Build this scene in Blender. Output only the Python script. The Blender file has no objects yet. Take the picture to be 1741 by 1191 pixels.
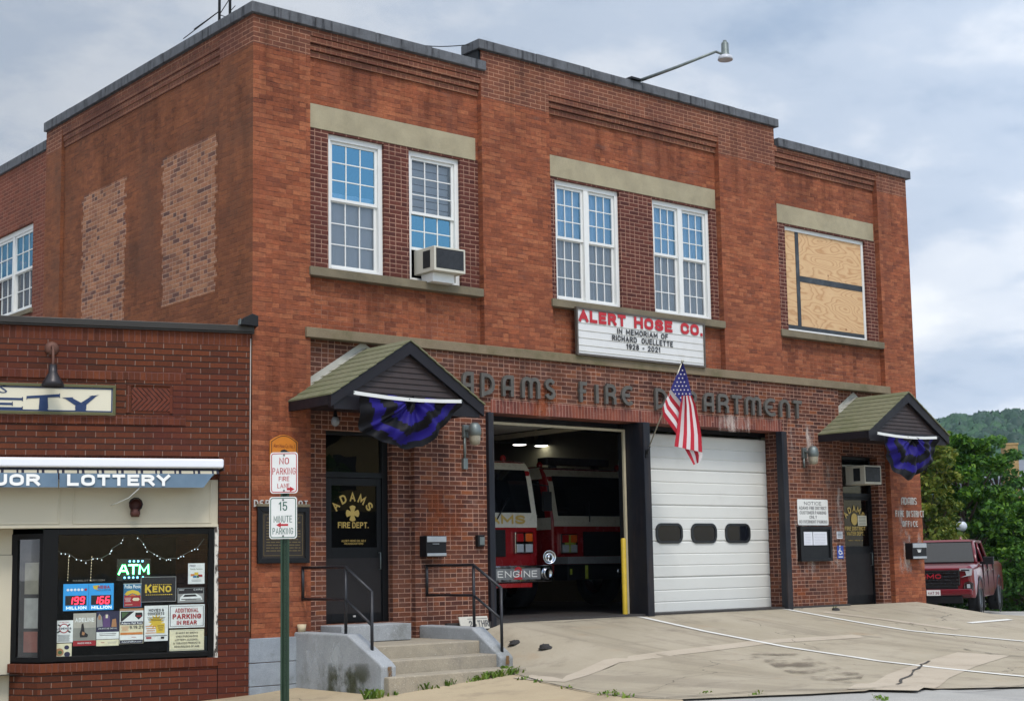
import bpy, math, random
import numpy as np
from math import radians, sin, cos, pi, tan
from mathutils import Vector, Matrix
random.seed(7); rng = np.random.default_rng(7)
sc = bpy.context.scene
COL = sc.collection

# ------------------------------------------------------------------ camera
F_PX, PX, PY, W_PX = 2536.05, 890.20, 656.05, 1741.0
YAW, PITCH, ROLL = radians(40.18892), radians(6.84214), radians(-1.05138)
CAM = np.array([-10.0795, -17.6, 0.80])
def cam_axes():
    cy, sy, cp, sp = cos(YAW), sin(YAW), cos(PITCH), sin(PITCH)
    f = np.array([sy*cp, cy*cp, sp]); r = np.array([cy, -sy, 0.0]); u = np.cross(r, f)
    cr, sr = cos(ROLL), sin(ROLL)
    return cr*r+sr*u, -sr*r+cr*u, f
R_, U_, FW = cam_axes()
cam = bpy.data.cameras.new('camera'); camo = bpy.data.objects.new('camera', cam); COL.objects.link(camo)
M = Matrix.Identity(4)
for i in range(3):
    M[i][0], M[i][1], M[i][2], M[i][3] = R_[i], U_[i], -FW[i], CAM[i]
camo.matrix_world = M
cam.sensor_fit = 'HORIZONTAL'; cam.sensor_width = 36.0; cam.lens = 36.0*F_PX/W_PX
cam.shift_x = -(PX-870.5)/W_PX; cam.shift_y = (PY-595.5)/W_PX
cam.clip_start = 0.1; cam.clip_end = 6000
sc.camera = camo

# ------------------------------------------------------------------ world, sun, exposure
SUN_EL, SUN_AZ = radians(56), radians(198)     # azimuth measured from +y towards +x
w = bpy.data.worlds.new('World'); sc.world = w; w.use_nodes = True
nt = w.node_tree; nt.nodes.clear()
def wn(t, **k):
    n = nt.nodes.new(t)
    for a, b in k.items(): setattr(n, a, b)
    return n
out = wn('ShaderNodeOutputWorld'); bg = wn('ShaderNodeBackground'); bg.inputs[1].default_value = 0.12
sky = wn('ShaderNodeTexSky', sky_type='NISHITA'); sky.sun_disc = False
sky.sun_elevation = SUN_EL; sky.sun_rotation = SUN_AZ; sky.air_density = 1.3; sky.dust_density = 1.5; sky.ozone_density = 2.0
tc = wn('ShaderNodeTexCoord'); sep = wn('ShaderNodeSeparateXYZ'); nt.links.new(tc.outputs['Generated'], sep.inputs[0])
# project the direction on a flat cloud layer so that clouds shrink towards the horizon
zc = wn('ShaderNodeMath', operation='MAXIMUM'); zc.inputs[1].default_value = 0.0; nt.links.new(sep.outputs[2], zc.inputs[0])
za = wn('ShaderNodeMath', operation='ADD'); za.inputs[1].default_value = 0.22; nt.links.new(zc.outputs[0], za.inputs[0])
dx = wn('ShaderNodeMath', operation='DIVIDE'); dy = wn('ShaderNodeMath', operation='DIVIDE')
nt.links.new(sep.outputs[0], dx.inputs[0]); nt.links.new(za.outputs[0], dx.inputs[1])
nt.links.new(sep.outputs[1], dy.inputs[0]); nt.links.new(za.outputs[0], dy.inputs[1])
cmb = wn('ShaderNodeCombineXYZ'); nt.links.new(dx.outputs[0], cmb.inputs[0]); nt.links.new(dy.outputs[0], cmb.inputs[1])
def wnoise(scale, detail, rough, off):
    mp = wn('ShaderNodeMapping'); mp.inputs['Location'].default_value = off
    nt.links.new(cmb.outputs[0], mp.inputs[0])
    n = wn('ShaderNodeTexNoise'); n.inputs['Scale'].default_value = scale; n.inputs['Detail'].default_value = detail
    n.inputs['Roughness'].default_value = rough; nt.links.new(mp.outputs[0], n.inputs['Vector']); return n
def wramp(src, stops):
    r = wn('ShaderNodeValToRGB'); e = r.color_ramp.elements
    e[0].position, e[0].color = stops[0][0], (*stops[0][1], 1); e[1].position, e[1].color = stops[-1][0], (*stops[-1][1], 1)
    for p, c in stops[1:-1]:
        q = e.new(p); q.color = (*c, 1)
    r.color_ramp.interpolation = 'EASE'
    nt.links.new(src, r.inputs[0]); return r
n1 = wnoise(1.35, 8, 0.56, (3.2, 1.7, 0)); n2 = wnoise(0.55, 4, 0.5, (9.1, 4.4, 2))
cloudcol = wramp(n1.outputs['Fac'], [(0.34, (2.4, 3.05, 4.05)), (0.44, (3.4, 3.95, 4.8)), (0.52, (4.6, 4.95, 5.5)), (0.62, (5.7, 5.9, 6.15))])
# the cloud deck is closed ahead of the camera (+y) and broken behind it
cov = wn('ShaderNodeMath', operation='MULTIPLY_ADD'); cov.inputs[1].default_value = 0.75; cov.inputs[2].default_value = 0.30
nt.links.new(sep.outputs[1], cov.inputs[0])
cv2 = wn('ShaderNodeMath', operation='ADD'); nt.links.new(cov.outputs[0], cv2.inputs[0]); nt.links.new(n2.outputs['Fac'], cv2.inputs[1])
cv3 = wn('ShaderNodeMapRange'); cv3.inputs[1].default_value = 0.30; cv3.inputs[2].default_value = 0.75; cv3.clamp = True
nt.links.new(cv2.outputs[0], cv3.inputs[0])
# the clouds on the sun's side, behind the camera, are the bright ones
br = wn('ShaderNodeMath', operation='MULTIPLY_ADD'); br.inputs[1].default_value = -0.80; br.inputs[2].default_value = 1.30; nt.links.new(sep.outputs[1], br.inputs[0])
bv = wn('ShaderNodeVectorMath', operation='SCALE'); nt.links.new(cloudcol.outputs[0], bv.inputs[0]); nt.links.new(br.outputs[0], bv.inputs['Scale'])
mixw = wn('ShaderNodeMix', data_type='RGBA'); nt.links.new(cv3.outputs[0], mixw.inputs[0])
nt.links.new(sky.outputs[0], mixw.inputs[6]); nt.links.new(bv.outputs[0], mixw.inputs[7])
nt.links.new(mixw.outputs[2], bg.inputs[0]); nt.links.new(bg.outputs[0], out.inputs[0])

sun = bpy.data.lights.new('sun', 'SUN'); sun.energy = 1.25; sun.angle = radians(16); sun.color = (1.0, 0.95, 0.88)
suno = bpy.data.objects.new('sun', sun); COL.objects.link(suno); suno.location = (-5, -20, 30)
sd = Vector((sin(SUN_AZ)*cos(SUN_EL), cos(SUN_AZ)*cos(SUN_EL), sin(SUN_EL)))
suno.rotation_euler = (-sd).to_track_quat('-Z', 'Y').to_euler()
sc.view_settings.view_transform = 'Standard'; sc.view_settings.look = 'None'
sc.view_settings.exposure = 0.78; sc.view_settings.gamma = 1.0
sc.cycles.max_bounces = 8; sc.cycles.transparent_max_bounces = 12
sc.cycles.use_denoising = True

# ------------------------------------------------------------------ measuring: photo pixel -> point on a real plane
def ray(x, y): return (x-PX)*R_ - (y-PY)*U_ + F_PX*FW
def Yp(x, y, Y=0.0): d = ray(x, y); return CAM + d*((Y-CAM[1])/d[1])
def Xp(x, y, X): d = ray(x, y); return CAM + d*((X-CAM[0])/d[0])
def Zp(x, y, Z): d = ray(x, y); return CAM + d*((Z-CAM[2])/d[2])
def Dp(x, y, depth): d = ray(x, y); return CAM + d*(depth/F_PX)
SA = radians(-18.705); SO = np.array([-0.03, -0.02, 0.0])
SU = np.array([cos(SA), sin(SA), 0]); SN = np.array([sin(SA), -cos(SA), 0])
def Sp(x, y, off=0.0):                       # shop front: (along, outward, up)
    d = ray(x, y); o = SO+SN*off; p = CAM + d*(((o-CAM)@SN)/(d@SN)); return np.array([(p-SO)@SU, -off, p[2]])

# ------------------------------------------------------------------ ground shape
AY = [-60, -14, -10, -7.09, -4.96, -3.32, -1.71, 0.0, 3.0, 60]
AZ = [-1.1, -0.83, -0.76, -0.69, -0.59, -0.46, -0.27, -0.05, -0.03, -0.03]
def sm(a, b, x):
    t = min(1, max(0, (x-a)/(b-a))); return t*t*(3-2*t)
def gz(x, y):
    a = float(np.interp(y, AY, AZ)) - float(np.interp(x, [14.75, 16.5, 20, 24, 40, 900], [0, .27, .50, .64, 1.0, 6.0]))
    s = -0.82 + 0.075*max(-14, min(x, 3.5)) + 0.0*y
    s = min(s, -0.58) if x > 0 else s
    t = sm(2.95, 4.3, x+0.10*min(0, y+1.5))
    z = s*(1-t) + a*t
    if y < -7: z = z*(1-sm(-7, -13, y)) + (-0.80)*sm(-7, -13, y) if x < 12 else z
    return z
def Gp(x, y):                                 # photo pixel -> point on the ground
    lo, hi = 5.0, 90.0; d = ray(x, y)/F_PX; prev = lo; t = lo
    while t < hi:
        p = CAM+d*t
        if p[2] < gz(p[0], p[1]): break
        prev = t; t += 0.25
    a, b = prev, t
    for _ in range(25):
        m = (a+b)/2; p = CAM+d*m
        if p[2] < gz(p[0], p[1]): b = m
        else: a = m
    p = CAM+d*b; return np.array([p[0], p[1], gz(p[0], p[1])])

# ------------------------------------------------------------------ materials
def S(r, g, b):
    f = lambda c: ((c/255)/12.92 if c/255 <= 0.04045 else ((c/255+0.055)/1.055)**2.4)
    return (f(r), f(g), f(b))
class NT:
    def __init__(s, name):
        s.m = bpy.data.materials.new(name); s.m.use_nodes = True; s.t = s.m.node_tree
        s.b = s.t.nodes['Principled BSDF']; s.o = s.t.nodes['Material Output']
    def n(s, t, **k):
        x = s.t.nodes.new(t)
        for a, b in k.items(): setattr(x, a, b)
        return x
    def put(s, v, sock):
        if isinstance(v, (int, float)): sock.default_value = v
        elif isinstance(v, tuple): sock.default_value = (*v, 1) if len(v) == 3 and sock.type == 'RGBA' else v
        else: s.t.links.new(v, sock)
    def math(s, op, a, b=None, c=None, clamp=False):
        x = s.n('ShaderNodeMath', operation=op, use_clamp=clamp); s.put(a, x.inputs[0])
        if b is not None: s.put(b, x.inputs[1])
        if c is not None: s.put(c, x.inputs[2])
        return x.outputs[0]
    def mix(s, f, a, b, mode='MIX'):
        x = s.n('ShaderNodeMix', data_type='RGBA', blend_type=mode); s.put(f, x.inputs[0]); s.put(a, x.inputs[6]); s.put(b, x.inputs[7]); return x.outputs[2]
    def noise(s, vec, scale, detail=4, rough=0.55, sxyz=None):
        if sxyz:
            mp = s.n('ShaderNodeMapping'); mp.inputs['Scale'].default_value = sxyz; s.t.links.new(vec, mp.inputs[0]); vec = mp.outputs[0]
        x = s.n('ShaderNodeTexNoise'); s.put(scale, x.inputs['Scale']); x.inputs['Detail'].default_value = detail; x.inputs['Roughness'].default_value = rough
        s.t.links.new(vec, x.inputs['Vector']); return x.outputs['Fac']
    def rng(s, v, a, b, c=0.0, d=1.0, smooth=False):
        x = s.n('ShaderNodeMapRange', interpolation_type='SMOOTHSTEP' if smooth else 'LINEAR'); s.put(v, x.inputs[0])
        for i, q in enumerate((a, b, c, d)): x.inputs[1+i].default_value = q
        return x.outputs[0]
    def ramp(s, v, stops, interp='LINEAR'):
        r = s.n('ShaderNodeValToRGB'); r.color_ramp.interpolation = interp; e = r.color_ramp.elements
        e[0].position, e[0].color = stops[0][0], (*stops[0][1], 1); e[1].position, e[1].color = stops[-1][0], (*stops[-1][1], 1)
        for p, c in stops[1:-1]:
            q = e.new(p); q.color = (*c, 1)
        s.put(v, r.inputs[0]); return r.outputs[0]
    def obj(s): return s.n('ShaderNodeTexCoord').outputs['Object']
    def bump(s, h, dist=0.005, strength=0.6):
        x = s.n('ShaderNodeBump'); x.inputs['Distance'].default_value = dist; x.inputs['Strength'].default_value = strength
        s.put(h, x.inputs['Height']); s.t.links.new(x.outputs[0], s.b.inputs['Normal'])
    def fin(s, col, rough=0.8, metal=0.0, spec=0.5):
        s.put(col, s.b.inputs['Base Color']); s.put(rough, s.b.inputs['Roughness']); s.b.inputs['Metallic'].default_value = metal
        s.b.inputs['Specular IOR Level'].default_value = spec
        return s.m
def pm(name, c, rough=0.6, metal=0.0, var=0.25, scale=6.0, bump=0.0, dirt=None, dirt_amt=0.4, streak=False, spec=0.5, fine=0.0, speck=None):
    g = NT(name); v = g.obj()
    n = g.noise(v, scale, 5, 0.6); k = g.rng(n, 0.25, 0.75, 1-var, 1+var*0.6)
    col = g.mix(1.0, c, g.n('ShaderNodeCombineColor').outputs[0], 'MIX') if False else None
    mul = g.n('ShaderNodeVectorMath', operation='SCALE'); mul.inputs[0].default_value = c; g.put(k, mul.inputs['Scale']); col = mul.outputs[0]
    if dirt:
        d = g.noise(v, scale*0.45, 6, 0.65, (6, 6, 0.7) if streak else None); d = g.rng(d, 0.48, 0.72, 0, dirt_amt, True); col = g.mix(d, col, dirt)
    if speck: col = g.mix(g.rng(g.noise(v, 42, 3, 0.7), 0.64, 0.70, 0, 0.75, True), col, speck); col = g.mix(g.rng(g.noise(v, 31, 3, 0.7), 0.66, 0.72, 0, 0.6, True), col, tuple(q*0.45 for q in c))
    if fine:
        q = g.noise(v, 90, 3, 0.7); q = g.rng(q, 0.3, 0.7, 1-fine, 1+fine); m2 = g.n('ShaderNodeVectorMath', operation='SCALE'); g.put(col, m2.inputs[0]); g.put(q, m2.inputs['Scale']); col = m2.outputs[0]
    r = g.rng(g.noise(v, scale*2.3, 3), 0.3, 0.7, max(0.02, rough-0.08), min(1, rough+0.08))
    if bump: g.bump(g.noise(v, scale*7, 5, 0.65), bump, 0.7)
    return g.fin(col, r, metal, spec)
def emis(name, c, strength):
    g = NT(name); g.put(c, g.b.inputs['Base Color']); g.put(c, g.b.inputs['Emission Color']); g.b.inputs['Emission Strength'].default_value = strength; return g.m
def brick(name, tones, mortar, w=0.215, h=0.0677, m=0.010, split=0.25, soldier=False, stain=None, stain_amt=0.5, stain_scale=0.7,
          hj=None, soft=0.0025, smudge=0.0, smudge_col=None, rough=0.9, mortar_mix=1.0, bumpd=0.006, vstain=None, blotch=0.25, streak=0.0, streak_col=None, mottle=0.0, specks=0.0, speck_col=None):
    g = NT(name); ob = g.obj(); nrm = g.n('ShaderNodeTexCoord').outputs['Normal']
    s3 = g.n('ShaderNodeSeparateXYZ'); g.t.links.new(ob, s3.inputs[0]); sn = g.n('ShaderNodeSeparateXYZ'); g.t.links.new(nrm, sn.inputs[0])
    side = g.math('GREATER_THAN', g.math('ABSOLUTE', sn.outputs[0]), 0.6)
    u = g.math('ADD', g.math('MULTIPLY', side, s3.outputs[1]), g.math('MULTIPLY', g.math('SUBTRACT', 1.0, side), s3.outputs[0]))
    v = s3.outputs[2]
    # masons are not exact: let the joints wander by a few millimetres
    wob = g.math('SUBTRACT', g.noise(ob, 5.0, 3), 0.5); wob2 = g.math('SUBTRACT', g.noise(ob, 11.0, 2), 0.5)
    u = g.math('MULTIPLY_ADD', wob2, 0.012, u); v = g.math('MULTIPLY_ADD', wob, 0.010, v)
    if soldier: u, v = v, u
    u = g.math('ADD', u, 50.0); v = g.math('ADD', v, 50.0)
    vr = g.math('DIVIDE', v, h); row = g.math('FLOOR', vr); fv = g.math('SUBTRACT', vr, row)
    shift = 0.0 if soldier else g.math('MULTIPLY', g.math('MODULO', row, 2.0), 0.5)
    uu = g.math('ADD', g.math('DIVIDE', u, w), shift); colm = g.math('FLOOR', uu); fu = g.math('SUBTRACT', uu, colm)
    cid = g.n('ShaderNodeCombineXYZ'); g.put(colm, cid.inputs[0]); g.put(row, cid.inputs[1])
    wn_ = g.n('ShaderNodeTexWhiteNoise', noise_dimensions='2D'); g.t.links.new(cid.outputs[0], wn_.inputs['Vector'])
    sepc = g.n('ShaderNodeSeparateColor'); g.t.links.new(wn_.outputs['Color'], sepc.inputs[0])
    r1, r2, r3 = sepc.outputs[0], sepc.outputs[1], sepc.outputs[2]
    sp = g.math('LESS_THAN', r2, split)                      # some bricks are laid as two headers
    fu2 = g.math('FRACT', g.math('MULTIPLY', fu, 2.0)); half = g.math('FLOOR', g.math('MULTIPLY', fu, 2.0))
    du1 = g.math('MULTIPLY', g.math('MINIMUM', fu, g.math('SUBTRACT', 1.0, fu)), w)
    du2 = g.math('MULTIPLY', g.math('MINIMUM', fu2, g.math('SUBTRACT', 1.0, fu2)), w*0.5)
    du = g.math('ADD', g.math('MULTIPLY', sp, du2), g.math('MULTIPLY', g.math('SUBTRACT', 1.0, sp), du1))
    dv = g.math('MULTIPLY', g.math('MINIMUM', fv, g.math('SUBTRACT', 1.0, fv)), h)
    fine = g.math('SUBTRACT', g.noise(ob, 70, 3, 0.7), 0.5)
    d = g.math('MULTIPLY_ADD', fine, 0.008, g.math('MINIMUM', du, dv))
    face = g.rng(d, m*0.5-soft, m*0.5+soft, 0, 1, True)      # 1 on the brick, 0 in the joint
    tone = g.math('FRACT', g.math('ADD', r1, g.math('MULTIPLY', g.math('MULTIPLY', sp, half), 0.37)))
    N = len(tones); col = g.ramp(tone, [(i/(N-1), c) for i, c in enumerate(tones)])
    gr = g.noise(ob, 28, 5, 0.7); col = g.mix(1.0, col, g.ramp(gr, [(0.25, (0.72,)*3), (0.75, (1.22,)*3)]), 'MULTIPLY')
    mcol = g.mix(g.rng(g.noise(ob, 3.0, 4), 0.35, 0.7), mortar, tuple(c*0.72 for c in mortar))
    if mortar_mix < 1.0:                                     # pointing weathered away in places
        mcol = g.mix(g.rng(g.noise(ob, 1.3, 5, 0.6), 0.40, 0.66, mortar_mix*0.35, mortar_mix), col, mcol)
    full = g.mix(face, mcol, col)
    if hj:
        hm = g.rng(g.math('MULTIPLY_ADD', fine, 0.010, dv), m*0.85-soft, m*0.85+soft*1.5, 1, 0, True); full = g.mix(g.math('MULTIPLY', hm, 0.9), full, hj)
    if streak:                                               # shadowed, eroded bed joints in short dashes
        dash = g.rng(g.noise(ob, 4.5, 5, 0.7, (1.0, 1.0, 5.0)), 0.50, 0.60, 0, streak, True); hm = g.rng(dv, m*0.5-soft, m*0.5+soft*2, 1, 0, True); full = g.mix(g.math('MULTIPLY', hm, dash), full, streak_col)
    if mottle: full = g.mix(1.0, full, g.ramp(g.noise(ob, 9, 6, 0.72, (1, 1, 2.2)), [(0.28, (1-mottle,)*3), (0.72, (1+mottle*0.8,)*3)]), 'MULTIPLY')
    if specks:                                               # pale spalls and lime spots, and a few dark pits
        full = g.mix(g.rng(g.noise(ob, 24, 4, 0.75, (1, 1, 1.8)), 0.63, 0.70, 0, specks, True), full, speck_col); full = g.mix(g.rng(g.noise(ob, 17, 4, 0.75, (1, 1, 2.4)), 0.64, 0.72, 0, specks*0.9, True), full, tuple(c*0.35 for c in tones[0]))
    big = g.noise(ob, 0.9, 5, 0.6); full = g.mix(1.0, full, g.ramp(big, [(0.25, (1-blotch,)*3), (0.75, (1+blotch*0.7,)*3)]), 'MULTIPLY')
    if stain: full = g.mix(g.rng(g.noise(ob, stain_scale, 6, 0.62), 0.46, 0.66, 0, stain_amt, True), full, stain)
    if vstain: full = g.mix(g.rng(g.noise(ob, 1.0, 5, 0.6, (2.4, 2.4, 0.22)), 0.50, 0.72, 0, vstain[1], True), full, vstain[0])
    if smudge: full = g.mix(g.rng(g.noise(ob, 2.2, 6, 0.7, (1, 1, 3.2)), 0.56, 0.72, 0, smudge, True), full, smudge_col)
    hgt = g.math('MULTIPLY_ADD', g.noise(ob, 40, 4, 0.7), 0.35, g.math('MULTIPLY_ADD', r3, 0.25, face)); g.bump(hgt, bumpd, 0.8)
    return g.fin(full, rough, 0, 0.3)
def glass(name, tint=(1, 1, 1), refl=0.12, refl_col=(1, 1, 1), rough=0.0, opaque=0.0, opq_col=(0.02, 0.02, 0.02), fk=0.9):
    g = NT(name); tr = g.n('ShaderNodeBsdfTransparent'); tr.inputs[0].default_value = (*tint, 1)
    gl = g.n('ShaderNodeBsdfGlossy'); gl.inputs['Roughness'].default_value = rough; gl.inputs[0].default_value = (*refl_col, 1)
    # old panes are never quite flat
    b = g.n('ShaderNodeBump'); b.inputs['Distance'].default_value = 0.004; b.inputs['Strength'].default_value = 0.25
    g.put(g.noise(g.obj(), 1.6, 2), b.inputs['Height']); g.t.links.new(b.outputs[0], gl.inputs['Normal'])
    fr = g.n('ShaderNodeFresnel'); fr.inputs[0].default_value = 1.5
    f = g.math('MULTIPLY_ADD', fr.outputs[0], fk, refl, clamp=True)
    mx = g.n('ShaderNodeMixShader'); g.put(f, mx.inputs[0]); g.t.links.new(tr.outputs[0], mx.inputs[1]); g.t.links.new(gl.outputs[0], mx.inputs[2])
    res = mx.outputs[0]
    if opaque:
        df = g.n('ShaderNodeBsdfDiffuse'); df.inputs[0].default_value = (*opq_col, 1); m2 = g.n('ShaderNodeMixShader'); m2.inputs[0].default_value = opaque
        g.t.links.new(res, m2.inputs[1]); g.t.links.new(df.outputs[0], m2.inputs[2]); res = m2.outputs[0]
    g.t.links.new(res, g.o.inputs[0]); return g.m

# ------------------------------------------------------------------ mesh builder
WM = {}
def Mw(o): return WM.get(o.name, Matrix.Identity(4)) if o else Matrix.Identity(4)
class MB:
    def __init__(s): s.v = []; s.f = []; s.m = []; s.sm = []
    def add(s, vs, fs, mi=0, smooth=False):
        k = len(s.v); s.v += [tuple(float(q) for q in p) for p in vs]
        for f in fs: s.f.append([i+k for i in f]); s.m.append(mi); s.sm.append(smooth)
        return s
    def quad(s, a, b, c, d, mi=0): return s.add([a, b, c, d], [[0, 1, 2, 3]], mi)
    def box(s, x0, x1, y0, y1, z0, z1, mi=0, T=None):
        if x0 > x1: x0, x1 = x1, x0
        if y0 > y1: y0, y1 = y1, y0
        if z0 > z1: z0, z1 = z1, z0
        vs = [(x, y, z) for z in (z0, z1) for y in (y0, y1) for x in (x0, x1)]
        if T: vs = [T(*p) for p in vs]
        return s.add(vs, [[0, 2, 3, 1], [4, 5, 7, 6], [0, 1, 5, 4], [2, 6, 7, 3], [0, 4, 6, 2], [1, 3, 7, 5]], mi)
    def prism(s, poly, P, d0, d1, mi=0, smooth=False):         # poly 2-D, P(u,v,d) -> 3-D
        n = len(poly); vs = [P(a, b, d0) for a, b in poly]+[P(a, b, d1) for a, b in poly]
        fs = [list(range(n)), list(range(2*n-1, n-1, -1))]
        s.add(vs, fs, mi); k = len(s.v)-2*n
        for i in range(n):
            j = (i+1) % n; s.f.append([k+i, k+n+i, k+n+j, k+j]); s.m.append(mi); s.sm.append(smooth)
        return s
    def tube(s, pts, r, n=8, mi=0, cap=True, smooth=True):
        pts = [Vector(p) for p in pts]; rs = r if isinstance(r, (list, tuple)) else [r]*len(pts); rings = []; k0 = len(s.v); up = None
        for i, p in enumerate(pts):
            t = (pts[min(i+1, len(pts)-1)]-pts[max(i-1, 0)]).normalized()
            if up is None: up = Vector((0, 0, 1)) if abs(t.z) < 0.9 else Vector((1, 0, 0))
            a = t.cross(up).normalized(); b = a.cross(t).normalized(); up = b
            for q in range(n):
                an = 2*pi*q/n; s.v.append(tuple(p+(a*cos(an)+b*sin(an))*rs[i]))
        for i in range(len(pts)-1):
            for q in range(n):
                q2 = (q+1) % n; s.f.append([k0+i*n+q, k0+i*n+q2, k0+(i+1)*n+q2, k0+(i+1)*n+q]); s.m.append(mi); s.sm.append(smooth)
        if cap:
            s.f.append([k0+q for q in range(n)][::-1]); s.m.append(mi); s.sm.append(False)
            e = k0+(len(pts)-1)*n; s.f.append([e+q for q in range(n)]); s.m.append(mi); s.sm.append(False)
        return s
    def lathe(s, prof, c, axis=(0, 0, 1), n=20, mi=0, smooth=True):   # prof: (radius, distance along the axis)
        ax = Vector(axis).normalized(); t = Vector((1, 0, 0)) if abs(ax.x) < 0.9 else Vector((0, 1, 0)); a = ax.cross(t).normalized(); b = ax.cross(a)
        c = Vector(c); k0 = len(s.v)
        for r, h in prof:
            for q in range(n):
                an = 2*pi*q/n; s.v.append(tuple(c+ax*h+(a*cos(an)+b*sin(an))*r))
        for i in range(len(prof)-1):
            for q in range(n):
                q2 = (q+1) % n; s.f.append([k0+i*n+q, k0+i*n+q2, k0+(i+1)*n+q2, k0+(i+1)*n+q]); s.m.append(mi); s.sm.append(smooth)
        return s
    def stroke(s, pts, wd, P, d0, d1, mi=0, closed=False):     # ribbon of width wd along 2-D polyline, extruded d0..d1
        p = [np.array(q, float) for q in pts]
        if len(p) > 3 and not closed and np.linalg.norm(p[0]-p[-1]) < 1e-6: p = p[:-1]; closed = True
        n = len(p); L = []; Rr = []
        for i in range(n):
            a = p[i-1] if (i > 0 or closed) else None; b = p[(i+1) % n] if (i < n-1 or closed) else None
            t1 = (p[i]-a)/max(1e-9, np.linalg.norm(p[i]-a)) if a is not None else None
            t2 = (b-p[i])/max(1e-9, np.linalg.norm(b-p[i])) if b is not None else None
            if t1 is None: t1 = t2
            if t2 is None: t2 = t1
            nn = np.array([-(t1[1]+t2[1]), t1[0]+t2[0]]); l = np.linalg.norm(nn)
            nn = nn/l if l > 1e-6 else np.array([-t1[1], t1[0]])
            k = 1/max(0.45, nn@np.array([-t1[1], t1[0]])); L.append(p[i]+nn*k*wd/2); Rr.append(p[i]-nn*k*wd/2)
        m = n if closed else n-1
        for i in range(m):
            j = (i+1) % n; s.prism([Rr[i], Rr[j], L[j], L[i]], P, d0, d1, mi)
        return s
    def text(s, txt, x0, x1, z0, z1, P, mi=0, bold=0.0, shear=0.0, keep=False):
        vs, fs = glyphs(txt, bold, shear)
        a = vs.min(0); b = vs.max(0); sx = (x1-x0)/max(1e-6, b[0]-a[0]); sz = (z1-z0)/max(1e-6, b[1]-a[1])
        if keep:
            sx = min(sx, sz) ; cx = (x0+x1)/2; x0 = cx-(b[0]-a[0])*sx/2
        return s.add([P(x0+(q[0]-a[0])*sx, z0+(q[1]-a[1])*sz) for q in vs], fs, mi)
    def build(s, name, mats, parent=None, local=False, bevel=0.0, seg=2, origin=None):
        vs = s.v
        if origin is not None: vs = [(p[0]-origin[0], p[1]-origin[1], p[2]-origin[2]) for p in vs]
        elif parent and not local:
            inv = Mw(parent).inverted(); vs = [tuple(inv @ Vector(p)) for p in vs]
        me = bpy.data.meshes.new(name); me.from_pydata(vs, [], s.f)
        for m in (mats if isinstance(mats, (list, tuple)) else [mats]): me.materials.append(m)
        me.polygons.foreach_set('material_index', s.m); me.polygons.foreach_set('use_smooth', s.sm); me.update()
        o = bpy.data.objects.new(name, me); COL.objects.link(o)
        if parent: o.parent = parent; WM[o.name] = Mw(parent)
        if origin is not None: o.location = origin; WM[o.name] = Matrix.Translation(Vector([float(q) for q in origin]))
        if bevel:
            b = o.modifiers.new('bevel', 'BEVEL'); b.width = bevel; b.segments = seg; b.limit_method = 'ANGLE'; b.angle_limit = radians(40)
        return o
_gl = {}
def glyphs(txt, bold=0.0, shear=0.0):
    k = (txt, bold, shear)
    if k not in _gl:
        cu = bpy.data.curves.new('t', 'FONT'); cu.body = txt; cu.offset = bold; cu.shear = shear; cu.resolution_u = 2; cu.fill_mode = 'FRONT'
        o = bpy.data.objects.new('t', cu); COL.objects.link(o); bpy.context.view_layer.update()
        me = bpy.data.meshes.new_from_object(o.evaluated_get(bpy.context.evaluated_depsgraph_get()))
        _gl[k] = (np.array([(q.co.x, q.co.y) for q in me.vertices]), [list(f.vertices) for f in me.polygons])
        bpy.data.objects.remove(o); bpy.data.curves.remove(cu); bpy.data.meshes.remove(me)
    return _gl[k]
def tag(o, label=None, cat=None, group=None, kind=None):
    if label: o['label'] = label
    if cat: o['category'] = cat
    if group: o['group'] = group
    if kind: o['kind'] = kind
    return o
def thing(name, label, cat, loc=(0, 0, 0), rotz=0.0, group=None):
    o = bpy.data.objects.new(name, None); COL.objects.link(o); o.empty_display_size = 0.2
    o.location = [float(q) for q in loc]; o.rotation_euler = (0, 0, rotz)
    WM[o.name] = Matrix.Translation(Vector(o.location)) @ Matrix.Rotation(rotz, 4, 'Z')
    return tag(o, label, cat, group)
def struct(mb, name, mats, **k): return tag(mb.build(name, mats, **k), kind='structure')
def copy_tree(o, parent=None):
    c = o.copy(); COL.objects.link(c)
    if parent: c.parent = parent
    for ch in list(o.children): copy_tree(ch, c)
    return c
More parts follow.
